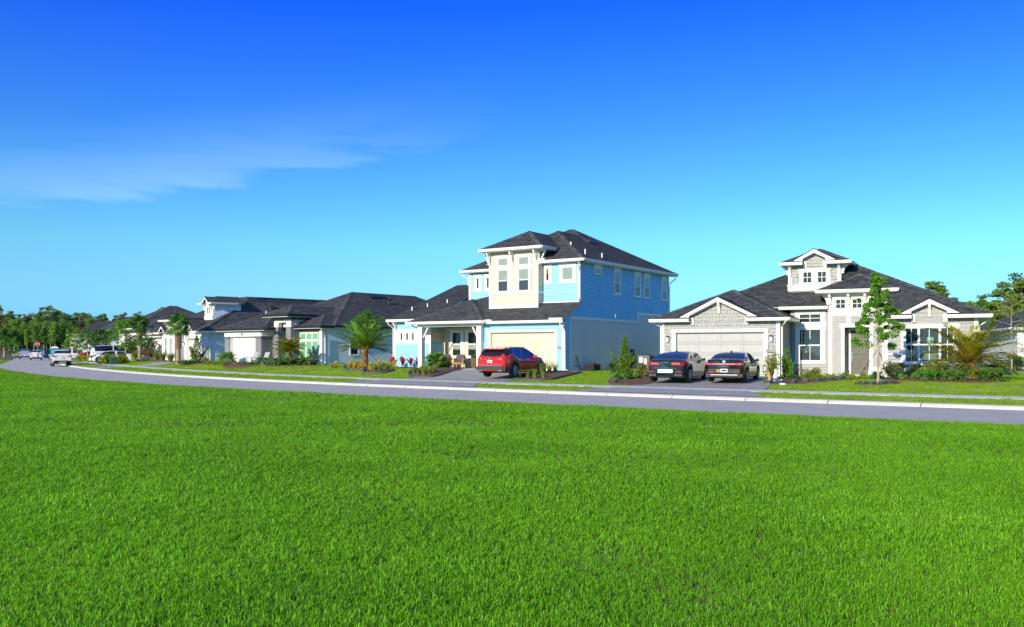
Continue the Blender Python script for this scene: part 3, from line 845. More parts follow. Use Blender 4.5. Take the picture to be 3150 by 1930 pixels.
def house(name, label, P, ang, group=None):
    return thing(name, label, 'house', (P[0], P[1], 0), -R(ang), group)
U_, V_, Z_ = (1, 0, 0), (0, 1, 0), (0, 0, 1); NU, NV = (-1, 0, 0), (0, -1, 0)

# ------------------------------------------------------------------ HOUSE 6474: grey, garage left, entry tower, gable wing right
def house_grey():
    h = house('grey_house', 'single storey grey shingle house with white entry tower and roof dormer, numbered 6474', (13.669, 48.3), 27.5)
    G0 = Fr('F', 0); mid = Fr('F', 3.2); tow = Fr('F', 2.7); dor = Fr('F', 4.0)
    base = .25
    # garage block
    dh = (-5.01, -.02, .43, 2.88)
    gtop = lambda a: 4.62 - abs(a + 2.5) * .50
    wg = wall(G0, h, M['gap_shade'], -5.76, .76, base, 3.5, [(dh[0], dh[1], base, dh[3])], poly=[(-4.0, 3.5), (-1.0, 3.5), (-1.0, 3.86), (-2.5, 4.62), (-4.0, 3.86)])
    hole = [(-5.18, .15, 0, 3.04)]
    shakes(G0, wg, M['shake'], -5.62, .60, 1.69, 3.50, hole)
    shakes(G0, wg, M['shake'], -4.0, -1.0, 3.50, 4.62, (), top=gtop)
    siding(G0, wg, M['grey_siding'], -5.62, .60, .4, 1.65, hole)
    G0.part('corner_trim', M['white'], h, (-5.76, -5.62, base, 3.5, 0, .045)); G0.part('corner_trim', M['white'], h, (.60, .805, base, 3.5, 0, .045))
    G0.part('door_casing', M['white'], h, (-5.18, -5.01, base, 2.88, 0, .05), (-.02, .15, base, 2.88, 0, .05), (-5.22, .19, 2.88, 3.04, 0, .06))
    G0.part('belt_trim', M['white'], h, (-5.80, -5.18, 1.62, 1.70, 0, .075), (.15, .80, 1.62, 1.70, 0, .075))
    garage_door(G0, h, -5.01, -.02, .43, 2.88, M['grey_door'])
    lantern(h, G0, -5.4, 2.5); lantern(h, G0, .36, 2.5); number(h, G0, .21, .52, 1.73, 1.90, '6474')
    Rs = Fr('R', .76); wr = wall(Rs, h, M['gap_shade'], .2, 3.2, base, 3.5)
    siding(Rs, wr, M['grey_siding'], .05, 3.0, .4, 3.45)
    wall(Fr('L', -5.76), h, M['stucco_grey'], .2, 17, base, 3.5)
    # middle wall
    wm = wall(mid, h, M['gap_shade'], .76, 2.95, base, 4.25)
    siding(mid, wm, M['grey_siding'], .80, 2.95, .4, 4.15, [(1.02, 2.64, 1.06, 4.05)])
    window(mid, h, 1.25, 2.42, 1.27, 3.06, (.22, .22, .18, .18), rails=[2.15], mun=[(1.82, 1.85, 1.3, 2.12), (1.82, 1.85, 2.18, 3.03)], lower=1, blind=[('screen', 1.30, 2.13)])
    window(mid, h, 1.25, 2.42, 3.42, 3.92, (.22, .22, .13, .16), mun=[(1.82, 1.85, 3.45, 3.89), (1.28, 2.39, 3.655, 3.685)])
    # entry tower
    wt = wall(tow, h, M['stucco_white'], 2.92, 5.82, base, 5.0, [(3.73, 5.01, base, 3.12)], th_=.18)
    siding(tow, wt, M['grey_siding'], 3.09, 5.65, .45, 3.74, [(3.56, 5.19, 0, 3.30)])
    tow.part('corner_trim', M['white'], h, (2.90, 3.09, base, 3.76, 0, .05)); tow.part('corner_trim', M['white'], h, (5.65, 5.84, base, 3.76, 0, .05))
    tow.part('door_casing', M['white'], h, (3.56, 3.73, base, 3.12, 0, .055), (5.01, 5.19, base, 3.12, 0, .055), (3.48, 5.27, 3.12, 3.30, 0, .065))
    tow.part('stile_trim', M['white'], h, (3.85, 4.04, 3.30, 3.76, 0, .048), (4.72, 4.91, 3.30, 3.76, 0, .048))
    tow.part('belt_trim', M['white'], h, (2.90, 5.84, 3.76, 4.02, 0, .05), (2.86, 5.88, 4.02, 4.08, 0, .09))
    for c in (3.525, 4.375, 5.225):
        window(tow, h, c - .265, c + .265, 4.14, 4.68, (.06, .06, .06, .05), ext=0, mun=[(c - .014, c + .014, 4.17, 4.65), (c - .23, c + .23, 4.396, 4.424)])
    for a in (2.98, 3.95, 4.80, 5.74): corbel(h, tow.pt(a, 5.0, 0), NV, U_)
    corbel(h, (2.92, 2.85, 5.0), NU, V_); corbel(h, (5.82, 2.85, 5.0), U_, V_)
    for k, c in (('L', 2.92), ('R', 5.82)): wall(Fr(k, c), h, M['stucco_white'], 2.9, 6.5, 3.4, 5.0)
    # porch recess with the front door
    rec = Fr('F', 3.62)
    wall(rec, h, M['stucco_grey'], 3.4, 5.4, base, 3.3)
    nl = Fr('R', 3.73); wl = wall(nl, h, M['gap_shade'], 2.88, 3.62, base, 3.3, th_=.12); siding(nl, wl, M['grey_siding'], 2.9, 3.60, .55, 3.1)
    wall(Fr('L', 5.01), h, M['stucco_grey'], 2.88, 3.62, base, 3.3, th_=.12)
    fl = MB(); fl.box(3.74, 5.0, 2.3, 3.6, base, .52); fl.build('porch_step', M['concrete'], h)
    rec.part('door_frame', M['white'], h, (3.80, 3.95, .52, 3.08, 0, .05), (4.92, 5.0, .52, 3.08, 0, .05), (3.95, 4.92, 3.0, 3.08, 0, .05))
    d = rec.part('front_door', M['door_taupe'], h, (3.95, 4.92, .55, 3.0, 0, .035))
    for (x0, x1) in ((4.06, 4.38), (4.50, 4.82)):
        for (z0, z1) in ((.82, 1.38), (1.62, 2.80)): rec.part('panel_groove', M['black'], d, (x0, x1, z0, z1, .035, .038)), rec.part('door_panel', M['door_taupe'], d, (x0 + .02, x1 - .02, z0 + .02, z1 - .02, .038, .055))
    rec.part('handle', M['chrome'], d, (3.995, 4.03, 1.22, 1.30, .035, .09), (3.995, 4.03, 1.36, 1.62, .035, .07), (3.99, 4.035, 1.66, 1.74, .035, .08))
    nl.part('doorbell', M['black'], h, (3.25, 3.29, 1.62, 1.75, .03, .06))
    # right wing
    ww = wall(G0, h, M['gap_shade'], 6.0, 10.18, base, 3.5, poly=[(7.26, 3.5), (8.86, 3.5), (8.86, 3.8), (8.05, 4.2), (7.26, 3.8)])
    hw = [(6.78, 9.36, 1.06, 3.21)]
    shakes(G0, ww, M['shake'], 6.15, 10.04, 1.70, 3.5, hw, exp=.21); shakes(G0, ww, M['shake'], 7.26, 8.86, 3.5, 4.2, (), exp=.21, top=lambda a: 4.18 - abs(a - 8.06) * .5)
    siding(G0, ww, M['grey_siding'], 6.15, 10.04, .4, 1.62, hw)
    G0.part('corner_trim', M['white'], h, (6.0, 6.15, base, 3.5, 0, .045)); G0.part('corner_trim', M['white'], h, (10.04, 10.225, base, 3.5, 0, .045))
    G0.part('belt_trim', M['white'], h, (6.15, 6.78, 1.62, 1.70, 0, .07), (9.36, 10.04, 1.62, 1.70, 0, .07))
    mu = []
    for c in (7.24, 8.055, 8.875):
        mu += [(c - .014, c + .014, 1.31, 2.11), (c - .014, c + .014, 2.19, 2.97)]
    ww1 = window(G0, h, 6.96, 9.15, 1.28, 3.0, (.20, .20, .18, .14), rails=[2.15], cols=[7.58, 8.535], mun=mu, ext=.05)
    G0.part('sofa', M['sage'], ww1, (7.35, 8.45, 1.30, 1.82, .005, .010)); G0.part('chair_back', M['blind_green'], ww1, (7.95, 8.25, 2.2, 2.52, .005, .010))
    wr2 = wall(Fr('R', 10.18), h, M['stucco_grey'], .2, 17, base, 3.5)
    wall(Fr('F', 17), h, M['stucco_grey'], -5.76, 10.18, base, 3.5)
    # dormer
    before = set(h.children)
    wd = wall(dor, h, M['gap_shade'], .5, 3.4, 4.6, 6.8, poly=[(1.2, 6.8), (2.75, 6.8), (2.75, 7.03), (1.95, 7.44), (1.2, 7.03)])
    hd = [(1.09, 2.85, 5.60, 6.58)]
    shakes(dor, wd, M['shake'], .68, 3.22, 5.62, 6.80, hd, exp=.2); shakes(dor, wd, M['shake'], 1.2, 2.75, 6.8, 7.44, (), exp=.2, top=lambda a: 7.42 - abs(a - 1.97) * .5)
    dor.part('corner_trim', M['white'], h, (.48, .68, 5.25, 6.8, 0, .045)); dor.part('corner_trim', M['white'], h, (3.22, 3.42, 5.25, 6.8, 0, .045))
    dor.part('sill_band', M['white'], h, (.46, 3.44, 5.27, 5.56, 0, .05), (.42, 3.48, 5.56, 5.61, 0, .09))
    window(dor, h, 1.30, 1.81, 5.69, 6.36, (.20, .15, .20, .06), ext=.03, mun=[(1.541, 1.569, 5.72, 6.33), (1.33, 1.78, 6.01, 6.04)])
    window(dor, h, 2.11, 2.62, 5.69, 6.36, (.145, .20, .20, .06), ext=.0, mun=[(2.351, 2.379, 5.72, 6.33), (2.14, 2.59, 6.01, 6.04)])
    for k, c in (('L', .5), ('R', 3.4)):
        f = Fr(k, c); wq = wall(f, h, M['stucco_grey'], 4.2, 8.0, 5.0, 6.8)
        if k == 'R': siding(f, wq, M['grey_siding'], 4.05, 8.0, 5.1, 6.75)
    for a in (.60, 3.31): corbel(h, dor.pt(a, 6.8, 0), NV, U_, .72)
    corbel(h, (.5, 4.15, 6.8), NU, V_, .6); corbel(h, (3.4, 4.15, 6.8), U_, V_, .6)
    DS = Vector((-.11, .7, .06))
    for o in set(h.children) - before: o.location = DS
    # roofs
    r = Roof('shingle'); p = .47
    k = 2.75 - .70 / p
    # garage hip with its gablet
    A = (-2.5, 3.34, 3.63 + p * 3.79)
    r.notched([(-6.3, -.45, 3.63), (1.28, -.45, 3.63), A], -4.04, -.89, .02); r.plane([(1.28, -.45, 3.63), (1.28, 5.0, 3.63), (-2.5, 8.8, A[2]), A]); r.ridge((1.28, -.45, 3.63), A); r.ridge((-6.3, -.45, 3.63), A)
    zr = 7.55; tl = (zr - 3.63) / p
    LA = (-6.3 + tl, tl + k, zr); r.plane([(-6.3, 17.45, 3.63), (-6.3, -.45, 3.63), A, (-2.5, 17.45 - 3.79, A[2])]); r.plane([(-2.5, 17.45 - 3.79, A[2]), (-2.5, 3.8 + k, A[2]), LA, (-6.3 + tl, 17.45 - tl, zr)])
    vr = 2.75 + (zr - 4.33) / p; tr = (zr - 3.64) / p
    RA = (10.74 - tr, -.45 + tr, zr)
    z4 = 3.64 + p * (10.74 - 4.4); r.plane([(-.7, 2.75, 4.33), (4.4, 2.75, 4.33), (4.4, 2.75 + (z4 - 4.33) / p, z4), (10.74 - tr, vr, zr), (LA[0], vr, zr), (-6.3 + 3.5, 3.5 + k, 3.63 + p * 3.5)]); r.ridge((-2.5, 3.8 + k, 3.63 + p * 3.8), LA)
    zf2 = lambda v: 3.64 + p * (v + .45); r.notched([(6.0, -.45, 3.64), (10.74, -.45, 3.64), (6.0, 4.29, zf2(4.29))], 7.28, 8.84, .02); r.plane([(6.0, 2.75, zf2(2.75)), (6.0, 4.29, zf2(4.29)), (3.3, 6.99, zf2(6.99)), (3.3, 4.6, zf2(4.6)), (4.4, 3.5, zf2(3.5))], False, ev=(1, 0, 0)); r.plane([(3.3, 5.0, zf2(5.0)), (3.3, 6.99, zf2(6.99)), RA, (2.42, 5.6, zf2(5.6))], False, ev=(1, 0, 0))
    r.plane([(10.74, -.45, 3.64), (10.74, 17.45, 3.64), (10.74 - tr, 17.45 - tr, zr), RA]); r.ridge((10.74, -.45, 3.64), RA)
    r.plane([(10.74, 17.45, 3.64), (-6.3, 17.45, 3.64), (-6.3 + tl, 17.45 - tl, zr), (10.74 - tr, 17.45 - tr, zr)])
    r.plane([(-6.3 + tl, vr, zr), (10.74 - tr, vr, zr), (10.74 - tr, 17.45 - tr, zr), (-6.3 + tl, 17.45 - tl, zr)]) if 17.45 - tr > vr else None
    # tower hip
    hwid = (6.4 - 2.36) / 2
    r.plane([(2.36, 2.15, 5.18), (6.4, 2.15, 5.18), (4.38, 4.17, 5.18 + p * hwid)]); r.plane([(6.4, 2.15, 5.18), (6.4, 8, 5.18), (4.38, 8, 5.18 + p * hwid), (4.38, 4.17, 5.18 + p * hwid)]); r.plane([(2.36, 8, 5.18), (2.36, 2.15, 5.18), (4.38, 4.17, 5.18 + p * hwid), (4.38, 8, 5.18 + p * hwid)])
    r.ridge((2.36, 2.15, 5.18), (4.38, 4.17, 6.13)); r.ridge((6.4, 2.15, 5.18), (4.38, 4.17, 6.13))
    # dormer hip
    x0, x1, y0, dz = .15 + DS.x, 3.93 + DS.x, 3.45 + DS.y, 6.90 + DS.z; dw = 1.89; xm = (x0 + x1) / 2; da = (xm, y0 + dw, dz + p * dw)
    r.notched([(x0, y0, dz), (x1, y0, dz), da], 1.38 + DS.x, 2.58 + DS.x, y0 + .57); r.plane([(x1, y0, dz), (x1, 9.0, dz), (xm, 9.0, da[2]), da]); r.plane([(x0, 9.0, dz), (x0, y0, dz), da, (xm, 9.0, da[2])])
    r.ridge((x0, y0, dz), da); r.ridge((x1, y0, dz), da)
    # gablets: garage, wing, dormer
    def gablet(fr, tl_, tr_, ap, zb, il, ir, zi, zlo, back, post=True):
        v = fr.c - .47
        apz, apu = ap[1], ap[0]
        mb = MB(); fr.prism(mb, [(tl_, zb), (il, zb), (il, zi), (apu, apz - .18), (apu, apz)], .40, .445); fr.prism(mb, [(tr_, zb), (apu, apz), (apu, apz - .18), (ir, zi), (ir, zb)], .40, .445)
        mb.build('barge_board', M['white'], h)
        sb = MB(); fr.prism(sb, [(il, zi - .03), (il, zi), (apu, apz - .18), (ir, zi), (ir, zi - .03), (apu, apz - .22)], 0, .40); sb.build('gable_soffit', M['soffit'], h)
        r.plane([(tl_ - .04, v, zb + .02), (tl_ - .04, v + .25, zb + .02), (apu, back, apz + .03), (apu, v, apz + .03)], soffit=False)
        r.plane([(tr_ + .04, v + .25, zb + .02), (tr_ + .04, v, zb + .02), (apu, v, apz + .03), (apu, back, apz + .03)], soffit=False)
        fr.part('cornice_return', M['white'], h, (il - .02, il + .16, zb - .42, zb - .02, .0, .12), (ir - .16, ir + .02, zb - .42, zb - .02, .0, .12))
        if post: corbel(h, fr.pt(apu, apz - .23, 0), NV, U_, .66, .36)
    gablet(G0, -4.62, -.32, (-2.47, 4.79), 3.70, -4.06, -.87, 3.82, 3.6, 2.05)
    gablet(G0, 6.76, 9.42, (8.08, 4.41), 3.70, 7.26, 8.86, 3.84, 3.6, 1.3)
    gablet(Fr('F', 4.0 + DS.y), .84 + DS.x, 3.16 + DS.x, (1.98 + DS.x, 7.62 + DS.z), 6.97 + DS.z, 1.36 + DS.x, 2.60 + DS.x, 7.12 + DS.z, 6.8, 5.7, False)
    r.build(h)
    e = -.45
    gutter(h, [((-6.36, e, 3.62), (-4.06, e, 3.62), NV), ((-.92, e, 3.62), (1.34, e, 3.62), NV), ((1.28, e, 3.62), (1.28, 2.5, 3.62), U_), ((-6.3, 17, 3.62), (-6.3, e, 3.62), NU),
               ((6.30, e, 3.62), (7.28, e, 3.62), NV), ((8.84, e, 3.62), (10.80, e, 3.62), NV), ((10.74, e, 3.62), (10.74, 17, 3.62), U_),
               ((.2, 2.75, 4.32), (2.86, 2.75, 4.32), NV), ((2.30, 2.15, 5.17), (6.46, 2.15, 5.17), NV), ((6.4, 2.15, 5.17), (6.4, 5.2, 5.17), U_), ((2.36, 5.2, 5.17), (2.36, 2.15, 5.17), NU),
               ((x0 - .06, y0, dz - .01), (1.27, y0, dz - .01), NV), ((2.47, y0, dz - .01), (x1 + .06, y0, dz - .01), NV), ((x1, y0, dz - .01), (x1, y0 + 3.2, dz - .01), U_), ((x0, y0 + 3.2, dz - .01), (x0, y0, dz - .01), NU)])
    so = MB()
    for (sx0, sx1, sy0, sy1, sz_) in ((-6.3, -4.0, -.45, 0, 3.47), (-1.0, 1.28, -.45, 0, 3.47), (.8, 1.28, -.45, 3.2, 3.468), (6.0, 7.26, -.45, 0, 3.47), (8.86, 10.74, -.45, 0, 3.47), (10.2, 10.74, -.45, 17, 3.468), (-6.3, -5.78, 0, 17, 3.468),
                                (.76, 2.92, 2.75, 3.2, 4.17), (2.36, 6.4, 2.15, 2.7, 5.0), (5.84, 6.4, 2.7, 6, 5.0), (2.36, 2.9, 2.7, 6, 5.0), (.04, 1.1, 4.15, 4.7, 6.83), (2.64, 3.82, 4.15, 4.7, 6.83), (3.31, 3.82, 4.7, 7.6, 6.83), (.04, .37, 4.7, 7.6, 6.83)):
        so.box(sx0, sx1, sy0, sy1, sz_ - .03, sz_)
    so.build('soffit', M['soffit'], h)
    downspout(h, [(1.2, -.50, 3.46), (1.15, -.46, 3.36), (.92, -.1, 3.14), (.92, -.09, .9), (.92, -.09, .55)])
    downspout(h, [(-6.28, -.1, 3.46), (-6.1, -.05, 3.32), (-5.84, .02, 3.22), (-5.84, .04, .5)]); downspout(h, [(10.7, .1, 3.46), (10.6, .1, 3.3), (10.26, .15, 3.05), (10.26, .15, .5)])
    return h
house_grey()

# ------------------------------------------------------------------ HOUSE 6476: two storeys, blue and cream
def house_blue():
    h = house('blue_house', 'two storey sky blue house with cream bay, porch and cream garage, numbered 6476', (3.193, 55.0), 34.0)
    G = Fr('F', 0); SR = Fr('R', 0); UR = Fr('F', 2.0); BY = Fr('F', 1.4); UL = Fr('F', 5.0); LW = Fr('F', 1.2); PW = Fr('F', 2.6)
    b = .35; BS = M['blue_siding']; CSd = M['cream_siding']
    # garage front
    wg = wall(G, h, M['gap_shade_blue'], -6.05, 0, b, 3.6, [(-5.59, -.64, b, 3.03)])
    hole = [(-5.76, -.47, 0, 3.2)]
    siding(G, wg, BS, -6.0, -.12, .5, 3.58, hole, exp=.17)
    G.part('door_casing', M['white'], h, (-5.76, -5.59, b, 3.03, 0, .055), (-.64, -.47, b, 3.03, 0, .055), (-5.80, -.43, 3.03, 3.2, 0, .065))
    G.part('corner_trim', M['white'], h, (-.12, .048, b, 3.6, 0, .045))
    garage_door(G, h, -5.59, -.64, .56, 3.03, M['cream_door'], diag=True, rec=.24)
    number(h, G, -.45, -.13, 1.97, 2.15, '6476')
    # right side wall: siding above, stucco below
    ws = wall(SR, h, M['stucco_grey'], .2, 15.55, b, 3.70); 
    wu = wall(SR, h, M['gap_shade_blue'], 2.0, 15.55, 3.70, 7.5, poly=[(.2, 3.70), (2.0, 3.70), (2.0, 4.85), (.2, 3.95)])
    wins = [(3.91, 4.71, 6.88, 7.21), (6.69, 7.47, 5.77, 7.2), (9.8, 10.6, 5.72, 7.15), (11.3, 12.07, 5.72, 7.15), (14.29, 15.09, 5.70, 7.12)]
    cut = [(x0 - .17, x1 + .13, z0 - .17, 7.50) for x0, x1, z0, z1 in wins]
    top = lambda a: 3.62 + .5 * (a + .4) if a < 2.0 else 7.52
    siding(SR, wu, BS, .12, 15.5, 3.96, 7.50, cut + [(10.14, 15.6, 3, 4.55)], exp=.172, top=top)
    siding(SR, ws, BS, .05, .67, .5, 3.96, (), exp=.172, top=top)
    SR.part('corner_trim', M['white'], h, (.66, .77, b, 3.82, 0, .04)); SR.part('belt_trim', M['white'], h, (.62, 10.14, 3.82, 3.965, 0, .05), (10.14, 10.33, 3.76, 4.40, 0, .05), (10.14, 15.55, 4.40, 4.555, 0, .052))
    mb = MB(); SR.prism(mb, [(-.42, 3.72), (-.42, 3.55), (2.03, 4.78), (2.03, 4.96)], .0, .06); mb.build('rake_board', M['white'], h)
    SR.part('stucco_panel', M['stucco_grey'], h, (10.33, 15.55, 3.70, 4.40, 0, .012), (.77, 10.14, 3.70, 3.82, 0, .012))
    for x0, x1, z0, z1 in wins:
        if z1 - z0 < .5:
            window(SR, h, x0, x1, z0, z1, (.12, .12, .28, .10), ext=0, blind=[('blind_pale', z0 + .03, z1 - .03)])
        else:
            m_ = z0 + .47 * (z1 - z0); window(SR, h, x0, x1, z0, z1, (.12, .12, .30, .14), ext=0, rails=[m_], blind=[('blind_pale', m_, z1 - .03), ('screen', z0 + .03, m_)])
    for a, z in ((6.64, 4.2), (12.57, 4.72)):
        v = MB(); SR.prism(v, [(a - .11, z - .14), (a + .11, z - .14), (a + .09, z + .14), (a - .09, z + .14)], .03, .16); v.build('wall_vent', BS, h)
    SR.part('meter_box', M['black'], h, (9.1, 9.45, 1.5, 1.95, 0, .14)); SR.part('outlet_box', M['sticker'], h, (2.05, 2.15, 1.35, 1.65, 0, .06))
    c = MB(); c.tube([SR.pt(1.35, 1.5, .05), SR.pt(1.4, 1.4, .1), SR.pt(1.75, .75, .12), SR.pt(1.95, .55, .35)], .03, 6); c.tube([SR.pt(1.2, .92, .05), SR.pt(1.6, .86, .1)], .018, 5); c.build('conduit', M['black'], h)
    wall(Fr('F', 15.55), h, M['stucco_grey'], -11.5, 0, b, 7.5, th_=-.2); SR.part('corner_trim', M['white'], h, (15.45, 15.56, 4.5, 7.5, 0, .04))
    # upper front right
    w2 = wall(UR, h, M['gap_shade_blue'], -6.9, -.2, 4.2, 7.5)
    siding(UR, w2, BS, -2.7, -.13, 5.0, 7.48, [(-2.75, -2.06, 6.19, 7.5), (-1.53, -.27, 6.17, 7.5)], exp=.172)
    UR.part('corner_trim', M['white'], h, (-.14, .045, 4.9, 7.5, 0, .045))
    UR.part('flashing', M['white'], h, (-2.75, -.05, 4.93, 5.0, 0, .05))
    window(UR, h, -2.53, -2.29, 6.38, 7.2, (.14, .22, .22, .18), ext=0, blind=[('yellow_leaf', 6.85, 7.15)])
    window(UR, h, -1.32, -.51, 6.38, 7.2, (.20, .23, .24, .20), ext=.02, blind=[('blind_white', 6.4, 7.18)])
    downspout(h, [(.2, 1.5, 7.5), (.18, 1.55, 7.38), (-.02, 1.86, 7.12), (-.02, 1.92, 6.9), (-.02, 1.92, 5.2), (-.0, 1.8, 5.0)])
    # bay
    wb = wall(BY, h, M['gap_shade_cream'], -6.58, -2.77, 4.4, 8.38)
    cutb = [(-6.12, -4.91, 5.70, 8.15), (-4.46, -3.23, 5.70, 8.15)]
    siding(BY, wb, CSd, -6.45, -2.90, 5.72, 8.36, cutb, exp=.172); siding(BY, wb, CSd, -6.45, -2.90, 4.80, 5.56, (), exp=.172)
    BY.part('corner_trim', M['white'], h, (-6.62, -6.45, 4.6, 8.38, 0, .045)); BY.part('corner_trim', M['white'], h, (-2.90, -2.725, 4.6, 8.38, 0, .045))
    BY.part('belt_trim', M['white'], h, (-6.64, -2.71, 5.56, 5.72, 0, .065), (-6.62, -2.725, 4.64, 4.80, 0, .05))
    for a0 in (-5.9, -4.26):
        window(BY, h, a0, a0 + .79, 5.76, 7.19, (.20, .20, .0, .04), rails=[6.48], ext=0, blind=[('screen', 5.8, 6.46), ('blind_white', 6.5, 7.16)])
        window(BY, h, a0, a0 + .79, 7.45, 7.97, (.20, .20, .18, .26), ext=.03, blind=[('blind_white', 7.48, 7.94)])
    bs = Fr('R', -2.77); wbs = wall(bs, h, M['gap_shade_cream'], 1.6, 3.6, 4.4, 8.38)
    siding(bs, wbs, CSd, 1.47, 2.0, 4.9, 8.3, (), exp=.172); bs.part('belt_trim', M['white'], h, (1.4, 2.0, 5.56, 5.72, 0, .055))
    wall(Fr('L', -6.58), h, M['cream_siding'], 1.6, 5.0, 4.4, 8.38)
    for a in (-6.5, -4.68, -2.82): knee(h, BY.pt(a, 8.38, .0), NV, U_)
    knee(h, (-2.77, 1.5, 8.38), U_, V_); knee(h, (-6.58, 1.5, 8.38), NU, V_)
    # upper left, set back
    w3 = wall(UL, h, M['gap_shade_blue'], -10.98, -6.5, 5.2, 7.5)
    siding(UL, w3, BS, -10.85, -6.6, 5.3, 7.48, [(-10.52, -9.84, 6.12, 7.45), (-9.65, -8.9, 6.12, 7.45)], exp=.172)
    UL.part('corner_trim', M['white'], h, (-11.0, -10.84, 5.2, 7.5, 0, .045))
    for a in (-10.32, -9.42): window(UL, h, a, a + .23, 6.34, 7.12, (.20, .23, .24, .22), ext=.02)
    wall(Fr('L', -10.98), h, M['blue_siding'], 5.2, 15.5, 4, 7.5)
    # left wing
    w4 = wall(LW, h, M['gap_shade_blue'], -14.83, -11.52, b, 3.96)
    siding(LW, w4, BS, -14.72, -11.64, .62, 2.30, (), exp=.172); siding(LW, w4, BS, -14.72, -11.64, 3.35, 3.94, (), exp=.172)
    LW.part('corner_trim', M['white'], h, (-14.87, -14.72, b, 3.96, 0, .045)); LW.part('corner_trim', M['white'], h, (-11.64, -11.475, b, 3.96, 0, .045))
    LW.part('belt_trim', M['white'], h, (-14.9, -11.45, 2.30, 2.42, 0, .075), (-14.9, -11.45, 3.22, 3.35, 0, .06)); LW.part('window_band', M['white'], h, (-14.72, -11.64, 2.42, 3.22, 0, .012))
    for i in range(5):
        a = -14.28 + .533 * i; window(Fr('F', 1.186), h, a, a + .23, 2.57, 3.13, (.07, .07, .07, .07), ext=0)
    l2 = Fr('R', -11.52); w5 = wall(l2, h, M['gap_shade_blue'], 1.4, 2.6, b, 3.96)
    siding(l2, w5, BS, 1.25, 2.55, .62, 2.42, (), exp=.172); siding(l2, w5, CSd, 1.25, 2.55, 2.44, 3.2, (), exp=.172); siding(l2, w5, BS, 1.25, 2.55, 3.22, 3.9, (), exp=.172)
    l2.part('corner_trim', M['white'], h, (2.5, 2.6, b, 3.6, 0, .05))
    wall(Fr('L', -14.83), h, M['blue_siding'], 1.4, 14, b, 3.96)
    for a in (-14.62, -11.72): knee(h, LW.pt(a, 3.94, .0), NV, U_, .72, .45)
    # porch
    w6 = wall(PW, h, M['gap_shade_cream'], -11.52, -6.05, b, 3.6)
    cutp = [(-10.94, -9.71, 1.3, 3.31), (-9.57, -8.29, 1.3, 3.31)]
    siding(PW, w6, CSd, -11.4, -6.2, .7, 3.55, cutp, exp=.172)
    for a in (-10.67, -9.31): window(PW, h, a, a + .76, 1.47, 3.13, (.22, .21, .18, .16), rails=[2.30], ext=.0, blind=[('blind_white', 1.93, 2.27)])
    wall(Fr('L', -6.05), h, M['blue_siding'], .2, 2.6, b, 3.6)
    fl = MB(); fl.box(-11.5, -6.1, -.5, 2.6, .2, .66); fl.build('porch_floor', M['paver'], h)
    for a in (-11.38, -6.42):
        q = MB(); q.box(a, a + .34, -.35, 0, b, 3.45); q.build('porch_post', M['white'], h)
    q = MB(); q.box(-11.40, -6.05, -.36, .0, 3.45, 3.66); q.build('porch_beam', M['white'], h)
    q = MB(); q.box(-11.42, -11.06, .0, 2.6, 3.45, 3.66); q.build('porch_beam', M['white'], h)
    for s_, a in ((1, -11.04), (-1, -6.42)):
        q = MB(); q.hexa([(a, -.22, 2.75), (a, -.12, 2.75), (a + s_ * .09, -.12, 2.75), (a + s_ * .09, -.22, 2.75), (a + s_ * .40, -.22, 3.45), (a + s_ * .40, -.12, 3.45), (a + s_ * .50, -.12, 3.45), (a + s_ * .50, -.22, 3.45)]); q.build('bracket', M['white'], h)
    q = MB(); q.box(-11.5, -6.05, -.7, 2.6, 3.60, 3.63); q.build('porch_ceiling', M['soffit'], h)
    # roofs
    r = Roof('shingle'); p = .5
    r.plane([(-6.2, -.4, 3.75), (.19, -.4, 3.75), (.19, 2.0, 4.95), (-6.6, 4.2, 6.05), (-9.0, 2.8, 5.35)])
    pa = (-8.83, 2.45, 5.40); r.plane([(-12.04, -.75, 3.80), (-5.63, -.75, 3.80), pa]); r.plane([(-5.63, -.75, 3.80), (-5.63, 5.0, 3.80), (-8.83, 5.0, 5.40), pa]); r.plane([(-12.04, 5.0, 3.80), (-12.04, -.75, 3.80), pa, (-8.83, 5.0, 5.40)])
    r.ridge((-12.04, -.75, 3.80), pa); r.ridge((-5.63, -.75, 3.80), pa)
    lp = .36; r.plane([(-15.1, .7, 4.07), (-11.4, .7, 4.07), (-11.4, 8.9, 4.07 + lp * 8.2), (-15.1, 8.9, 4.07 + lp * 8.2)]); r.plane([(-11.4, 16, 4.4), (-15.1, 16, 4.4), (-15.1, 8.9, 7.02), (-11.4, 8.9, 7.02)])
    lw = MB(); lw.poly([(-11.5, .9, 3.6), (-11.5, 8.9, 3.6), (-11.5, 8.9, 6.9), (-11.5, .9, 4.02)]); lw.build('gable_wall', M['blue_siding'], h)
    lw = MB(); lw.poly([(-14.9, .9, 3.6), (-14.9, 8.9, 3.6), (-14.9, 8.9, 6.9), (-14.9, .9, 4.02)]); lw.build('gable_wall', M['blue_siding'], h)
    p = .55
    # front upper block
    A1 = (-4.1, 6.1, 7.68 + p * 4.55)
    r.plane([(-7.0, 1.55, 7.68), (.45, 1.55, 7.68), A1, (-7.0, 3.2, 7.68 + p * 1.65)]); r.plane([(.45, 1.55, 7.68), (.45, 10, 7.68), (-4.1, 11, A1[2]), A1]); r.plane([(-7.0, 9, 8.59), (-7.0, 3.2, 8.59), A1, (-4.1, 9, A1[2])])
    r.ridge((.45, 1.55, 7.68), A1); r.ridge(A1, (-4.1, 9.0, A1[2]))
    # main block
    x0, x1, y0, y1 = -11.43, .45, 4.55, 16.1; hw = (y1 - y0) / 2; zr = 7.68 + p * hw
    RA = (x1 - hw, (y0 + y1) / 2, zr); LA = (x0 + hw, (y0 + y1) / 2, zr)
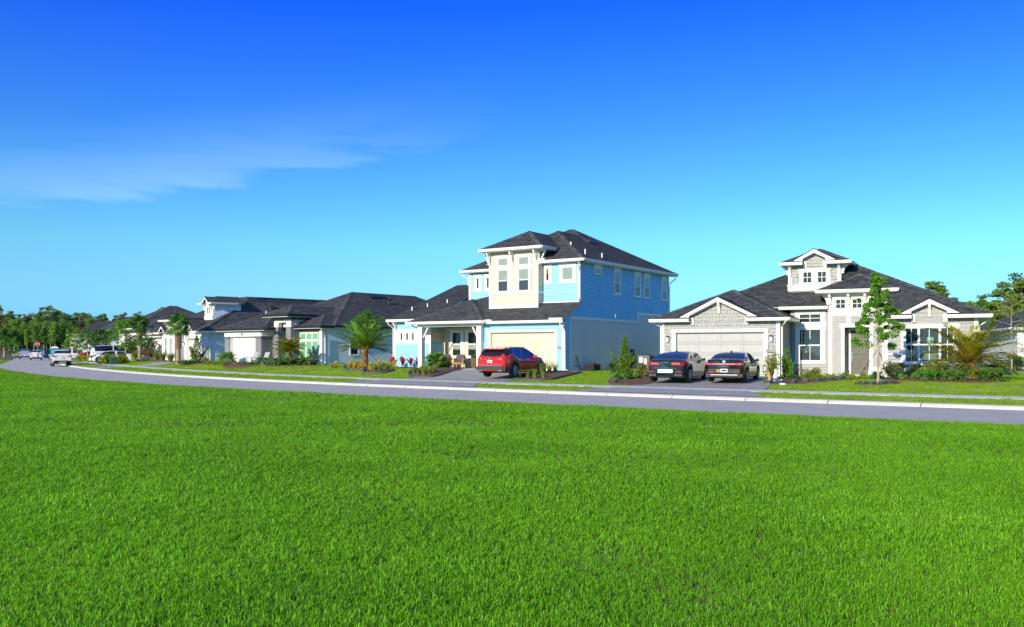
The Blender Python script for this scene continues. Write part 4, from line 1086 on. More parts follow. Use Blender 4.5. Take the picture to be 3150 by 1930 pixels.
    r.plane([(x0, y0, 7.68), (x1, y0, 7.68), RA, LA]); r.plane([(x1, y0, 7.68), (x1, y1, 7.68), RA]); r.plane([(x1, y1, 7.68), (x0, y1, 7.68), LA, RA]); r.plane([(x0, y1, 7.68), (x0, y0, 7.68), LA])
    r.ridge((x1 - 3.2, y0 + 3.2, 7.68 + p * 3.2), RA); r.ridge((x1, y1, 7.68), RA); r.ridge((x0, y0, 7.68), LA); r.ridge(LA, RA)
    # bay hip
    bz = 8.57; ba = (-4.55, .75 + 2.41, bz + p * 2.41)
    r.plane([(-6.96, .75, bz), (-2.14, .75, bz), ba]); r.plane([(-2.14, .75, bz), (-2.14, 5.2, bz), (-4.55, 7, ba[2]), ba]); r.plane([(-6.96, 5.2, bz), (-6.96, .75, bz), ba, (-4.55, 7, ba[2])])
    r.ridge((-6.96, .75, bz), ba); r.ridge((-2.14, .75, bz), ba)
    rf = r.build(h)
    for (u, v, z, hh) in ((-.3, 3.2, 8.1, .32), (-1.6, 3.6, 8.7, .32), (-.2, 5.3, 8.02, .32), (-13.6, 3.4, 5.0, .3), (-14.4, 2.6, 4.75, .3), (-12.4, 4.2, 5.3, .3)):
        q = MB(); q.tube([(u, v, z - .1), (u, v, z + hh)], .045, 8); q.build('vent_pipe', M['white'], rf)
    q = MB(); q.hexa([(-3.25, 8.2, 9.74), (-3.25, 9.6, 9.74), (-2.75, 9.6, 9.50), (-2.75, 8.2, 9.50), (-3.25, 8.2, 9.86), (-3.25, 9.6, 9.86), (-2.75, 9.6, 9.64), (-2.75, 8.2, 9.64)]); q.build('roof_vent', M['black'], rf)
    gutter(h, [((-6.1, -.4, 3.74), (.2, -.4, 3.74), NV), ((-12.1, -.75, 3.79), (-5.57, -.75, 3.79), NV), ((-5.63, -.75, 3.79), (-5.63, -.3, 3.79), U_), ((-12.04, 2.0, 3.79), (-12.04, -.75, 3.79), NU),
               ((-15.16, .7, 4.06), (-11.9, .7, 4.06), NV), ((-2.9, 1.55, 7.67), (.51, 1.55, 7.67), NV), ((.45, 1.55, 7.67), (.45, 16.16, 7.67), U_), ((-11.5, 4.55, 7.67), (-6.9, 4.55, 7.67), NV),
               ((-7.02, .75, 8.56), (-2.08, .75, 8.56), NV), ((-2.14, .75, 8.56), (-2.14, 2.5, 8.56), U_), ((-6.96, 3.5, 8.56), (-6.96, .75, 8.56), NU)])
    sg = MB()
    pass
    for bb in ((-5.75, -5.1, -.56, -.41, 3.70, 3.84), (-.75, .2, -.56, -.41, 3.70, 3.86), (-3.0, -2.3, 1.42, 1.54, 7.66, 7.80)):
        sg = MB(); sg.box(*bb); sg.build('splash_guard', M['gutter'], h)
    so = MB()
    for (a0, a1, y0, y1, z) in ((-6.1, .19, -.4, 0, 3.6), (-15.1, -11.5, .7, 1.2, 3.95), (-2.77, .45, 1.55, 2.0, 7.51), (.05, .45, 1.55, 16.1, 7.51), (-11.43, -6.6, 4.55, 5.0, 7.51), (-6.96, -2.14, .75, 1.4, 8.40), (-2.72, -2.14, 1.4, 3.6, 8.40), (-6.96, -6.6, 1.4, 4, 8.40)):
        so.box(a0, a1, y0, y1, z - .03, z)
    so.build('soffit', M['soffit'], h)
    downspout(h, [(.0, -.46, 3.58), (.0, -.44, 3.42), (.1, -.12, 3.12), (.11, -.07, 2.9), (.11, -.07, .75), (.14, -.12, .66), (.45, -.25, .62)])
    downspout(h, [(-15.0, .62, 3.9), (-14.98, .7, 3.7), (-14.9, 1.1, 3.45), (-14.9, 1.12, .7)]); downspout(h, [(-11.95, -.3, 3.62), (-11.9, -.2, 3.5), (-11.6, .9, 3.2), (-11.5, 1.1, 3.0)])
    downspout(h, [(-11.35, 4.6, 7.52), (-11.3, 4.65, 7.3), (-11.05, 4.92, 7.1), (-11.05, 4.92, 6.6)]); downspout(h, [(.5, 15.9, 7.5), (.45, 15.85, 7.3), (.1, 15.6, 6.95), (.06, 15.58, 6.6), (.06, 15.58, .6)])
    return h
house_blue()

# ------------------------------------------------------------------ modern house: white and dark stone, black eaves
def house_modern():
    h = house('modern_house', 'low modern white and dark stone house with black eaves and green tinted windows', (-21.45, 75.0), 40.0)
    G = Fr('F', 0); TW = Fr('F', .6); RT = Fr('F', 1.5); SR = Fr('R', 6.84); b = .45
    ST = M['stone']; SW = M['stucco_white']
    wall(G, h, SW, -4.58, .76, b, 3.62, [(-3.86, 0, b, 3.06)])
    pr = lambda a0, a1: G.part('stone_pier', ST, h, (a0, a1, b, 2.86, 0, .10))
    pr(-4.60, -3.86); pr(0, .82)
    G.part('pier_cap', M['taupe'], h, (-4.64, -3.84, 2.86, 3.05, 0, .13)); G.part('pier_cap', M['taupe'], h, (-.02, .86, 2.86, 3.05, 0, .13))
    G.part('lintel', SW, h, (-4.62, .84, 3.05, 3.45, 0, .11)); G.part('frieze', M['taupe'], h, (-4.60, .82, 3.45, 3.62, 0, .08))
    garage_door(G, h, -3.86, 0, .70, 3.06, M['white_door'], rec=.30)
    lantern(h, G, -4.25, 2.37, True) ; lantern(h, G, .32, 2.35, True)
    G.part('number_plaque', M['plaque'], h, (-2.02, -1.80, 3.16, 3.30, .11, .13))
    s0 = Fr('R', .76); wall(s0, h, SW, .2, 1.5, b, 3.62); s0.part('stone_pier', ST, h, (.0, 1.0, b, 2.86, 0, .08)); s0.part('pier_cap', M['taupe'], h, (-.05, 1.02, 2.86, 3.05, 0, .11)); s0.part('lintel', SW, h, (.0, 1.1, 3.05, 3.45, 0, .09)); s0.part('frieze', M['taupe'], h, (.0, 1.5, 3.45, 3.62, 0, .06))
    wall(Fr('L', -4.58), h, M['stucco_blue'], .2, 15, b, 3.62)
    # window wall left of the tower
    wall(RT, h, SW, .76, 3.55, b, 3.62)
    RT.part('corner_trim', M['white'], h, (.80, 1.0, b, 3.4, 0, .05))
    RT.part('window_surround', M['taupe'], h, (1.0, 1.64, .95, 3.58, 0, .03))
    window(Fr('F', 1.469), h, 1.12, 1.64, 1.17, 3.28, (.05, 0, .05, .05), rails=[2.68], rail_w=.08, ext=0, blind=[('blind_green', 1.2, 3.25)], glass='glass_green')
    # entry tower
    mb = MB()
    for (a0, a1, z0, z1) in ((1.64, 2.23, 3.79, 4.38), (3.32, 3.94, 3.79, 4.38), (2.23, 3.32, 4.17, 4.38)): TW.box(mb, a0, a1, z0, z1, -.35, 0)
    mb.build('tower_wall', SW, h)
    TW.part('stone_pier', ST, h, (1.64, 2.23, b, 3.79, -.35, .03)); TW.part('stone_pier', ST, h, (3.32, 3.96, b, 3.79, -.35, .03))
    TW.part('frieze', M['taupe'], h, (1.62, 3.96, 4.38, 4.62, -.3, .02)); TW.part('recess_soffit', M['soffit'], h, (2.23, 3.32, 3.8, 4.17, -1.2, -.5))
    TW.part('recess_wall', M['stone'], h, (2.2, 3.4, b, 3.8, -1.1, -.9)); TW.part('front_door', M['taupe'], h, (2.35, 3.2, .75, 3.2, -.9, -.85))
    s1 = Fr('R', 3.94); wall(s1, h, SW, .7, 4.5, 3.75, 4.62); s1.part('stone_pier', ST, h, (.75, 1.5, b, 3.75, -.2, 0)); s1.part('frieze', M['taupe'], h, (.6, 4.5, 4.38, 4.62, 0, .02)); wall(Fr('L', 1.64), h, SW, .7, 4.5, 3.2, 4.62)
    # right room
    wall(RT, h, SW, 3.55, 6.84, b, 3.62)
    RT.part('corner_trim', M['white'], h, (3.56, 3.80, b, 3.45, 0, .06)); RT.part('corner_trim', M['white'], h, (6.52, 6.89, b, 3.45, 0, .06)); RT.part('alcove_wall', ST, h, (3.0, 3.55, b, 3.5, 0, .02))
    RT.part('window_surround', M['taupe'], h, (3.86, 6.52, .99, 3.62, 0, .025)); RT.part('window_sill', M['taupe'], h, (3.86, 6.52, .97, 1.12, .025, .07))
    window(Fr('F', 1.474), h, 4.05, 6.39, 1.17, 3.28, (.05, .05, .05, .05), rails=[2.68], cols=[4.84, 5.61], rail_w=.08, ext=0, blind=[('blind_green', 1.2, 3.25)], glass='glass_green')
    # side wall
    wall(SR, h, M['stucco_blue'], 1.7, 17.0, b, 3.80)
    window(SR, h, 4.42, 5.24, 1.52, 2.66, (.10, .10, .10, .12), rails=[2.12], ext=0, blind=[('screen', 1.55, 2.1)])
    wall(Fr('F', 22), h, SW, -4.58, 6.84, b, 3.8)
    r = Roof('shingle_b', 'soffit', tab=(.34, .16))
    zr = 7.15; A = (1.2, 9.2, zr); B = (1.2, 17.2, zr)
    r.plane([(-4.95, 2.25, 3.9), (7.37, 2.25, 3.9), A]); r.plane([(7.37, 2.25, 3.9), (7.37, 23.5, 3.9), B, A]); r.plane([(7.37, 23.5, 3.9), (-4.95, 23.5, 3.9), B]); r.plane([(-4.95, 23.5, 3.9), (-4.95, 2.25, 3.9), A, B])
    r.ridge((7.37, 2.25, 3.9), A, .2); r.ridge((-4.95, 2.25, 3.9), A); r.ridge(A, B); r.ridge((7.37, 23.5, 3.9), B)
    gx = (-1.67, 3.0, 3.72 + .42 * 3.6); r.plane([(-5.27, -.6, 3.72), (1.93, -.6, 3.72), gx]); r.plane([(1.93, -.6, 3.72), (1.93, 6, 3.72), (-1.67, 9, gx[2]), gx]); r.plane([(-5.27, 6, 3.72), (-5.27, -.6, 3.72), gx, (-1.67, 9, gx[2])])
    r.ridge((-5.27, -.6, 3.72), gx); r.ridge((1.93, -.6, 3.72), gx, .2)
    wx = (5.35, 2.87, 4.82); r.plane([(3.33, .85, 3.84), (7.37, .85, 3.84), wx]); r.plane([(7.37, .85, 3.84), (7.37, 4.2, 3.84), (5.35, 6, 4.82), wx]); r.plane([(3.33, 4.2, 3.84), (3.33, .85, 3.84), wx, (5.35, 6, 4.82)]); r.ridge((7.37, .85, 3.84), wx, .2)
    tx = (2.98, 1.44, 5.62); r.plane([(1.24, -.3, 4.80), (4.72, -.3, 4.80), tx]); r.plane([(4.72, -.3, 4.80), (4.72, 6, 4.80), (2.98, 8, 5.62), tx]); r.plane([(1.24, 6, 4.80), (1.24, -.3, 4.80), tx, (2.98, 8, 5.62)]); r.ridge((4.72, -.3, 4.80), tx, .18); r.ridge((1.24, -.3, 4.80), tx)
    rf = r.build(h)
    def eave(x0, x1, y0, y1, z):
        q = MB(); q.box(x0, x1, y0, y1, z - .17, z + .0); q.build('fascia', M['black'], h)
        q = MB(); q.box(x0 + .01, x1 - .01, y0 + .01, y1, z - .20, z - .172); q.build('soffit', M['soffit'], h)
    eave(-5.27, 1.93, -.6, 2, 3.70); eave(1.24, 4.72, -.3, 4, 4.78); eave(3.33, 7.37, .85, 2.3, 3.82); eave(6.8, 7.37, 2.3, 23.5, 3.885); eave(-4.95, -4.5, 2, 23.5, 3.885)
    q = MB(); q.box(1.9, 2.75, -.75, -.6, 3.62, 3.86); q.box(1.95, 2.5, .9, 1.2, 3.6, 3.75); q.build('splash_guard', M['black'], h)
    downspout(h, [(7.36, 1.0, 3.62), (7.3, 1.1, 3.42), (6.98, 1.7, 3.1), (6.93, 1.72, 2.9), (6.93, 1.72, .85), (7.0, 1.6, .72), (7.3, 1.2, .70)])
    for v in (10.6, ):
        q = MB(); q.hexa([(1.75, v, 7.02 - .08), (1.75, v + 1.7, 6.94), (2.3, v + 1.7, 6.66), (2.3, v, 6.66), (1.75, v, 7.06), (1.75, v + 1.7, 7.06), (2.3, v + 1.7, 6.80), (2.3, v, 6.80)]); q.build('roof_vent', M['black'], rf)
    q = MB(); q.tube([(3.2, 12.0, 5.9), (3.2, 12.0, 6.5)], .09, 8); q.box(3.05, 3.4, 11.85, 12.15, 6.42, 6.55); q.build('vent_pipe', M['black'], rf)
    return h
house_modern()

# ------------------------------------------------------------------ pale blue house with a dormer and bracketed tower
def house_pale():
    h = house('pale_blue_house', 'pale blue house with small roof dormer, bracketed white tower and gabled garage', (-29.836, 86.0), 47.0)
    G = Fr('F', 0); TW = Fr('F', -.6); AL = Fr('F', 1.5); SR = Fr('R', 0); DO = Fr('F', 2.8); b = .5
    SW = M['stucco_white']
    wg = wall(G, h, SW, -4.2, 0, b, 3.62, [(-3.57, -.45, b, 3.06)], poly=[(-3.4, 3.62), (-1.55, 3.62), (-1.55, 3.9), (-2.5, 4.5), (-3.4, 3.9)])
    siding(G, wg, M['white'], -4.1, -.1, 3.2, 3.62, (), exp=.18); siding(G, wg, M['white'], -3.4, -1.55, 3.62, 4.5, (), exp=.18, top=lambda a: 4.48 - abs(a + 2.5) * .62)
    G.part('door_casing', M['white'], h, (-3.78, -3.57, b, 3.06, 0, .05), (-.45, -.25, b, 3.06, 0, .05), (-3.82, -.21, 3.06, 3.24, 0, .06))
    G.part('corner_trim', M['white'], h, (-.16, .045, b, 3.62, 0, .045))
    garage_door(G, h, -3.57, -.45, .72, 3.06, M['white_door'], rec=.5)
    lantern(h, G, -3.98, 2.5); lantern(h, G, -.12, 2.5)
    mb = MB(); G.prism(mb, [(-3.95, 3.80), (-3.4, 3.80), (-3.4, 3.95), (-2.5, 4.60), (-2.5, 4.84)], .40, .45); G.prism(mb, [(-1.2, 3.82), (-2.5, 4.84), (-2.5, 4.60), (-1.55, 3.95), (-1.55, 3.82)], .40, .45); mb.build('barge_board', M['white'], h)
    corbel(h, G.pt(-2.5, 4.45, 0), NV, U_, .5, .36)
    wS = wall(SR, h, M['stucco_blue'], .2, 20, b, 3.62)
    siding(SR, wS, M['stucco_blue'], .05, .5, .7, 3.6, (), exp=.18); SR.part('corner_trim', M['white'], h, (.5, .6, b, 3.6, 0, .04))
    wall(Fr('L', -4.2), h, SW, .2, 1.5, b, 3.6); wall(AL, h, M['grey_siding'], -9.6, -4.2, b, 3.7)
    # tower
    wall(TW, h, SW, -6.7, -5.0, b, 4.85, [(-6.2, -5.55, b, 3.05)])
    TW.part('corner_trim', M['white'], h, (-6.72, -6.55, b, 3.8, 0, .04)); TW.part('corner_trim', M['white'], h, (-5.15, -4.97, b, 3.8, 0, .04)); TW.part('belt_trim', M['white'], h, (-6.74, -4.95, 3.80, 3.92, 0, .07))
    TW.part('door_casing', M['white'], h, (-6.32, -6.2, b, 3.05, 0, .05), (-5.55, -5.43, b, 3.05, 0, .05), (-6.36, -5.39, 3.05, 3.2, 0, .05))
    q = MB(); q.box(-6.2, -5.5, -.2, 0, b, 3.1); q.build('front_door', M['stucco_grey'], h)
    for c in (-6.42, -5.98, -5.54):
        window(TW, h, c - .1, c + .1, 4.0, 4.28, (.05, .05, .05, .05), ext=0)
    for a in (-6.64, -6.2, -5.76, -5.32, -5.06): corbel(h, TW.pt(a, 4.8, 0), NV, U_, .6, .5, .10)
    sT = Fr('R', -5.0); wT = wall(sT, h, M['stucco_blue'], -.4, 3.2, b, 4.85)
    wall(Fr('L', -6.7), h, SW, -.4, 3.2, b, 4.85)
    # left wing
    wW = wall(G, h, SW, -9.75, -7.0, b, 3.62, poly=[(-9.3, 3.62), (-8.3, 3.62), (-8.87, 4.1)])
    window(G, h, -8.99, -7.74, 1.40, 3.16, (.15, .15, .15, .12), rails=[2.25], cols=[-8.36], blind=[('blind_green', 1.5, 3.1)])
    mb = MB(); G.prism(mb, [(-9.75, 3.74), (-9.55, 3.74), (-8.87, 4.18), (-8.87, 4.38)], .4, .45); G.prism(mb, [(-8.0, 3.74), (-8.87, 4.38), (-8.87, 4.18), (-8.2, 3.74)], .4, .45); mb.build('barge_board', M['white'], h)
    # dormer
    before = set(h.children)
    wd = wall(DO, h, SW, -5.57, -3.75, 5.0, 6.6, poly=[(-5.2, 6.6), (-4.1, 6.6), (-4.66, 7.1)])
    for c in (-4.86, -4.46): window(DO, h, c - .14, c + .14, 5.62, 6.3, (.08, .08, .1, .08), ext=0)
    DO.part('sill_band', M['white'], h, (-5.6, -3.72, 5.1, 5.4, 0, .05))
    cs = Fr('R', -3.75); wc = wall(cs, h, M['stucco_blue'], 3.0, 5.8, 4.8, 6.6); siding(cs, wc, M['stucco_blue'], 2.85, 5.8, 4.9, 6.55, (), exp=.18)
    wall(Fr('L', -5.57), h, SW, 3.0, 7, 4.8, 6.6)
    for a in (-5.47, -3.85): corbel(h, DO.pt(a, 6.55, 0), NV, U_, .6, .4)
    corbel(h, (-3.75, 2.95, 6.55), U_, V_, .55, .36)
    mb = MB(); DO.prism(mb, [(-5.55, 6.72), (-5.2, 6.72), (-4.66, 7.08), (-4.66, 7.28)], .4, .45); DO.prism(mb, [(-3.8, 6.72), (-4.66, 7.28), (-4.66, 7.08), (-4.12, 6.72)], .4, .45); mb.build('barge_board', M['white'], h)
    DS = Vector((1.71, -.8, -.07))
    for o in set(h.children) - before: o.location = DS
    r = Roof('shingle_b', 'soffit', tab=(.36, .17))
    K = (-3.2, 6.2, 6.87); K2 = (-3.2, 22, 6.87); A = (-6.4, 7.8, 7.62); B = (-6.4, 20, 7.62)
    r.plane([(-7.0, -.45, 3.74), (.45, -.45, 3.74), K, A, (-9.0, 7.8, 7.62)], ev=(1, 0, 0)); r.plane([(.45, -.45, 3.74), (.45, 26, 3.74), K2, K]); r.plane([K, K2, B, A]); r.ridge((.45, -.45, 3.74), K, .2); r.ridge(K, A, .2); r.ridge(A, B)
    r.plane([(-13, 24, 3.74), (-13, .5, 3.74), A, B]); r.plane([(-13, -.45, 3.74), (-7.0, -.45, 3.74), (-9.0, 7.8, 7.62)])
    r.plane([(-3.98, -.48, 3.82), (-3.98, -.2, 3.82), (-2.5, 1.6, 4.88), (-2.5, -.48, 4.88)], False); r.plane([(-1.17, -.2, 3.82), (-1.17, -.48, 3.82), (-2.5, -.48, 4.88), (-2.5, 1.6, 4.88)], False)
    r.plane([(-9.8, -.48, 3.76), (-9.8, -.2, 3.76), (-8.87, .9, 4.42), (-8.87, -.48, 4.42)], False); r.plane([(-7.95, -.2, 3.76), (-7.95, -.48, 3.76), (-8.87, -.48, 4.42), (-8.87, .9, 4.42)], False)
    tx = (-5.85, .55, 5.2); r.plane([(-7.45, -1.2, 4.92), (-4.3, -1.2, 4.92), tx]); r.plane([(-4.3, -1.2, 4.92), (-4.3, 4, 4.92), (-5.85, 5, 5.2), tx]); r.plane([(-7.45, 4, 4.92), (-7.45, -1.2, 4.92), tx, (-5.85, 5, 5.2)])
    X0, X1, Y0, Zd = -6.1 + DS.x, -3.25 + DS.x, 2.35 + DS.y, 6.70 + DS.z; xm = (X0 + X1) / 2; dx = (xm, Y0 + 1.25, Zd + .7)
    r.notched([(X0, Y0, Zd), (X1, Y0, Zd), dx], xm - .54, xm + .54, Y0 + .47); r.plane([(X1, Y0, Zd), (X1, Y0 + 3.6, Zd), (xm, Y0 + 3.6, dx[2]), dx]); r.plane([(X0, Y0 + 3.6, Zd), (X0, Y0, Zd), dx, (xm, Y0 + 3.6, dx[2])])
    r.plane([(-5.58 + DS.x, Y0 - .02, 6.73 + DS.z), (-5.58 + DS.x, Y0 + .2, 6.73 + DS.z), (-4.66 + DS.x, Y0 + 1.2, 7.32 + DS.z), (-4.66 + DS.x, Y0 - .02, 7.32 + DS.z)], False); r.plane([(-3.77 + DS.x, Y0 + .2, 6.73 + DS.z), (-3.77 + DS.x, Y0 - .02, 6.73 + DS.z), (-4.66 + DS.x, Y0 - .02, 7.32 + DS.z), (-4.66 + DS.x, Y0 + 1.2, 7.32 + DS.z)], False)
    rf = r.build(h)
    gutter(h, [((-4.7, -.45, 3.74), (-3.4, -.45, 3.74), NV), ((-1.5, -.45, 3.74), (.5, -.45, 3.74), NV), ((.45, -.45, 3.74), (.45, 22, 3.74), U_), ((-10.6, -.45, 3.72), (-9.3, -.45, 3.72), NV), ((-7.5, -1.2, 4.92), (-4.25, -1.2, 4.92), NV), ((-4.3, -1.2, 4.92), (-4.3, 3.4, 4.92), U_),
               ((X0 - .05, Y0, Zd), (xm - .56, Y0, Zd), NV), ((xm + .56, Y0, Zd), (X1 + .05, Y0, Zd), NV), ((X1, Y0, Zd), (X1, Y0 + 2.9, Zd), U_)])
    downspout(h, [(.5, .3, 3.58), (.4, .4, 3.42), (.1, .72, 3.2), (.08, .74, 3.0), (.08, .74, .75), (.25, .55, .66)])
    sl = (7.62 - 3.74) / 6.85
    for v in (8.6, 11.2, 13.8, 16.4, 19.0):
        u = -5.6; z = 7.62 - (u + 6.4) * .234 + .05; q = MB(); q.box(u - .3, u + .3, v, v + 1.7, z - .2, z + .06); q.build('roof_vent', M['black'], rf)
    for u, v, m in ((-2.4, 8.6, 'black'), (-2.3, 10.2, 'black'), (-1.7, 7.6, 'white')):
        z = 3.74 + (.45 - u) * .857 if u > -3.2 else 6.87 + (-3.2 - u) * .234; q = MB(); q.tube([(u, v, z - .1), (u, v, z + .34)], .06, 8); q.box(u - .14, u + .14, v - .14, v + .14, z + .26, z + .36) if m == 'black' else None; q.build('vent_pipe', M[m], rf)
    return h
house_pale()

# ------------------------------------------------------------------ the houses further down the street
def plain_house(name, label, X, Y, ang, W_, D_, z0, ze, p, wallm, doors=(), wins=(), stories=1, gable=False, extra=None, oh=.5):
    h = house(name, label, (X, Y), ang)
    F = Fr('F', 0); RR = Fr('R', W_)
    hl_ = [(a, b_, z0, z1) for a, b_, z1 in doors]
    wall(F, h, M[wallm], 0, W_, z0 - .4, ze, hl_)
    wall(RR, h, M['stucco_blue'], .2, D_, z0 - .4, ze); wall(Fr('L', 0), h, M[wallm], .2, D_, z0 - .4, ze); wall(Fr('F', D_), h, M[wallm], 0, W_, z0 - .4, ze)
    for a, b_, z1 in doors:
        garage_door(F, h, a, b_, z0, z1, M['white_door'], rec=.3, rows=4, cols=3)
        F.part('door_casing', M['white'], h, (a - .15, a, z0, z1, 0, .05), (b_, b_ + .15, z0, z1, 0, .05), (a - .18, b_ + .18, z1, z1 + .16, 0, .06))
    for a, b_, c, d_ in wins: window(F, h, a, b_, c, d_, (.12, .12, .12, .12), rails=[(c + d_) / 2], ext=0, blind=[('blind_white', (c + d_) / 2, d_)])
    r = Roof('shingle_b', 'soffit', tab=(.5, .22)); zr = r.hip(-oh, W_ + oh, -oh, D_ + oh, ze + .1, p)
    if extra: extra(h, r, F)
    r.build(h)
    gutter(h, [((-oh, -oh, ze + .1), (W_ + oh, -oh, ze + .1), NV), ((W_ + oh, -oh, ze + .1), (W_ + oh, D_ + oh, ze + .1), U_), ((-oh, D_ + oh, ze + .1), (-oh, -oh, ze + .1), NU)])
    return h
def ex1(h, r, F):
    r.hip(4.0, 10.6, -1.2, 6.5, 4.9, .42); F.part('tower_wall', M['stucco_white'], h, (4.4, 10.2, 3.3, 4.75, -3, -.2)); F.part('stone_chimney_pier', M['stone_light'], h, (5.3, 7.3, 3.2, 4.9, -.6, .1)); F.part('stone_pier', M['stone'], h, (10.1, 11.6, .6, 2.6, 0, .12)); F.part('fascia', M['black'], h, (4.0, 10.6, 4.72, 4.9, .9, 1.25))
plain_house('beige_house', 'beige house with stone pier tower and dark hip roof behind tall cabbage palms', -49.3, 117.1, 52, 11.6, 15, .95, 3.5, .45, 'stucco_white', [(7.2, 9.9, 3.0)], [(4.6, 5.4, 1.7, 2.9)], extra=ex1)
def ex2(h, r, F):
    F.part('window_band', M['screen'], h, (1.0, 10.5, 4.5, 5.1, .0, .03))
plain_house('white_two_storey_house', 'white two storey house with dark window band under its eave, far down the street', -62.0, 141.0, 52, 12, 13, 1.0, 5.5, .5, 'stucco_white', [(1.5, 4.3, 3.1)], [(6.5, 7.6, 1.9, 3.2)], extra=ex2)
plain_house('far_white_house', 'white house with dark roof seen between small street trees', -75.0, 158.0, 56, 11, 14, 1.0, 4.3, .55, 'stucco_white', [(6.5, 9.6, 3.0)], [(2, 3.4, 1.8, 3.3)])
plain_house('end_house', 'last white house before the woods with bracketed corner eave', -92.0, 186.0, 60, 10, 14, 1.0, 5.0, .5, 'stucco_white', [(5.5, 8.6, 3.0)], [(1.2, 2.4, 1.9, 3.4)])
plain_house('edge_house', 'white house cut off by right edge of photo, beyond a young tree', 39.6, 70.0, 18, 14, 16, .8, 3.55, .5, 'stucco_white', [], [(4, 5.4, 1.6, 3.0)], oh=.6)

# ================================================================== CARS (x forward, y left, origin on the ground under the middle)
def interp_tab(tab, x):
    """smooth (monotone) interpolation through (x, value)"""
    xs = [t[0] for t in tab]; ys = [t[1] for t in tab]
    if x <= xs[0]: return ys[0]
    if x >= xs[-1]: return ys[-1]
    i = max(k for k in range(len(xs)) if xs[k] <= x); i = min(i, len(xs) - 2)
    h = xs[i + 1] - xs[i]; t = (x - xs[i]) / h
    dl = [(ys[k + 1] - ys[k]) / (xs[k + 1] - xs[k]) for k in range(len(xs) - 1)]
    def m(k):
        if k == 0: return dl[0]
        if k == len(xs) - 1: return dl[-1]
        return 0 if dl[k - 1] * dl[k] <= 0 else 2 * dl[k - 1] * dl[k] / (dl[k - 1] + dl[k])
    a, b = m(i), m(i + 1)
    return (2 * t ** 3 - 3 * t * t + 1) * ys[i] + (t ** 3 - 2 * t * t + t) * h * a + (-2 * t ** 3 + 3 * t * t) * ys[i + 1] + (t ** 3 - t * t) * h * b

WHEELS = {}
def wheel_meshes(r, spokes):
    if (r, spokes) in WHEELS: return WHEELS[(r, spokes)]
    t = MB(); w_ = .11
    t.lathe([(r * .64, -w_), (r * .93, -w_), (r, -w_ * .7), (r, w_ * .7), (r * .93, w_), (r * .64, w_ * .95), (r * .60, w_ * .3)], n=28, axis='y')
    rd = MB(); rd.lathe([(.01, w_ * .35), (r * .62, w_ * .35), (r * .62, w_ * .30), (.01, w_ * .30)], n=20, axis='y')
    rm = MB()
    for k in range(24):
        a, b = 2 * math.pi * k / 24, 2 * math.pi * (k + 1) / 24
        for (q0, q1) in ((.60, .68),):
            rm.hexa([(r * q0 * math.cos(a), w_ * .5, r * q0 * math.sin(a)), (r * q0 * math.cos(b), w_ * .5, r * q0 * math.sin(b)), (r * q1 * math.cos(b), w_ * .5, r * q1 * math.sin(b)), (r * q1 * math.cos(a), w_ * .5, r * q1 * math.sin(a)),
                     (r * q0 * math.cos(a), w_ * .85, r * q0 * math.sin(a)), (r * q0 * math.cos(b), w_ * .85, r * q0 * math.sin(b)), (r * q1 * math.cos(b), w_ * .98, r * q1 * math.sin(b)), (r * q1 * math.cos(a), w_ * .98, r * q1 * math.sin(a))])
    for k in range(spokes):
        a = 2 * math.pi * k / spokes; da = .9 / spokes; c, s_ = math.cos, math.sin
        p = [(r * .10, a - da), (r * .10, a + da), (r * .62, a + da * .9 + .12), (r * .62, a - da * .35 + .12)]
        rm.prism([(q * c(b), w_ * .45, q * s_(b)) for q, b in p], [(q * c(b), w_ * .8, q * s_(b)) for q, b in p])
    rm.lathe([(.01, w_ * .82), (r * .15, w_ * .82), (r * .15, w_ * .4), (.01, w_ * .4)], n=12, axis='y')
    WHEELS[(r, spokes)] = (t.mesh('tyre', M['tyre'], 40), rd.mesh('rim_back', M['rim_dark']), rm.mesh('rim', M['alloy']))
    return WHEELS[(r, spokes)]

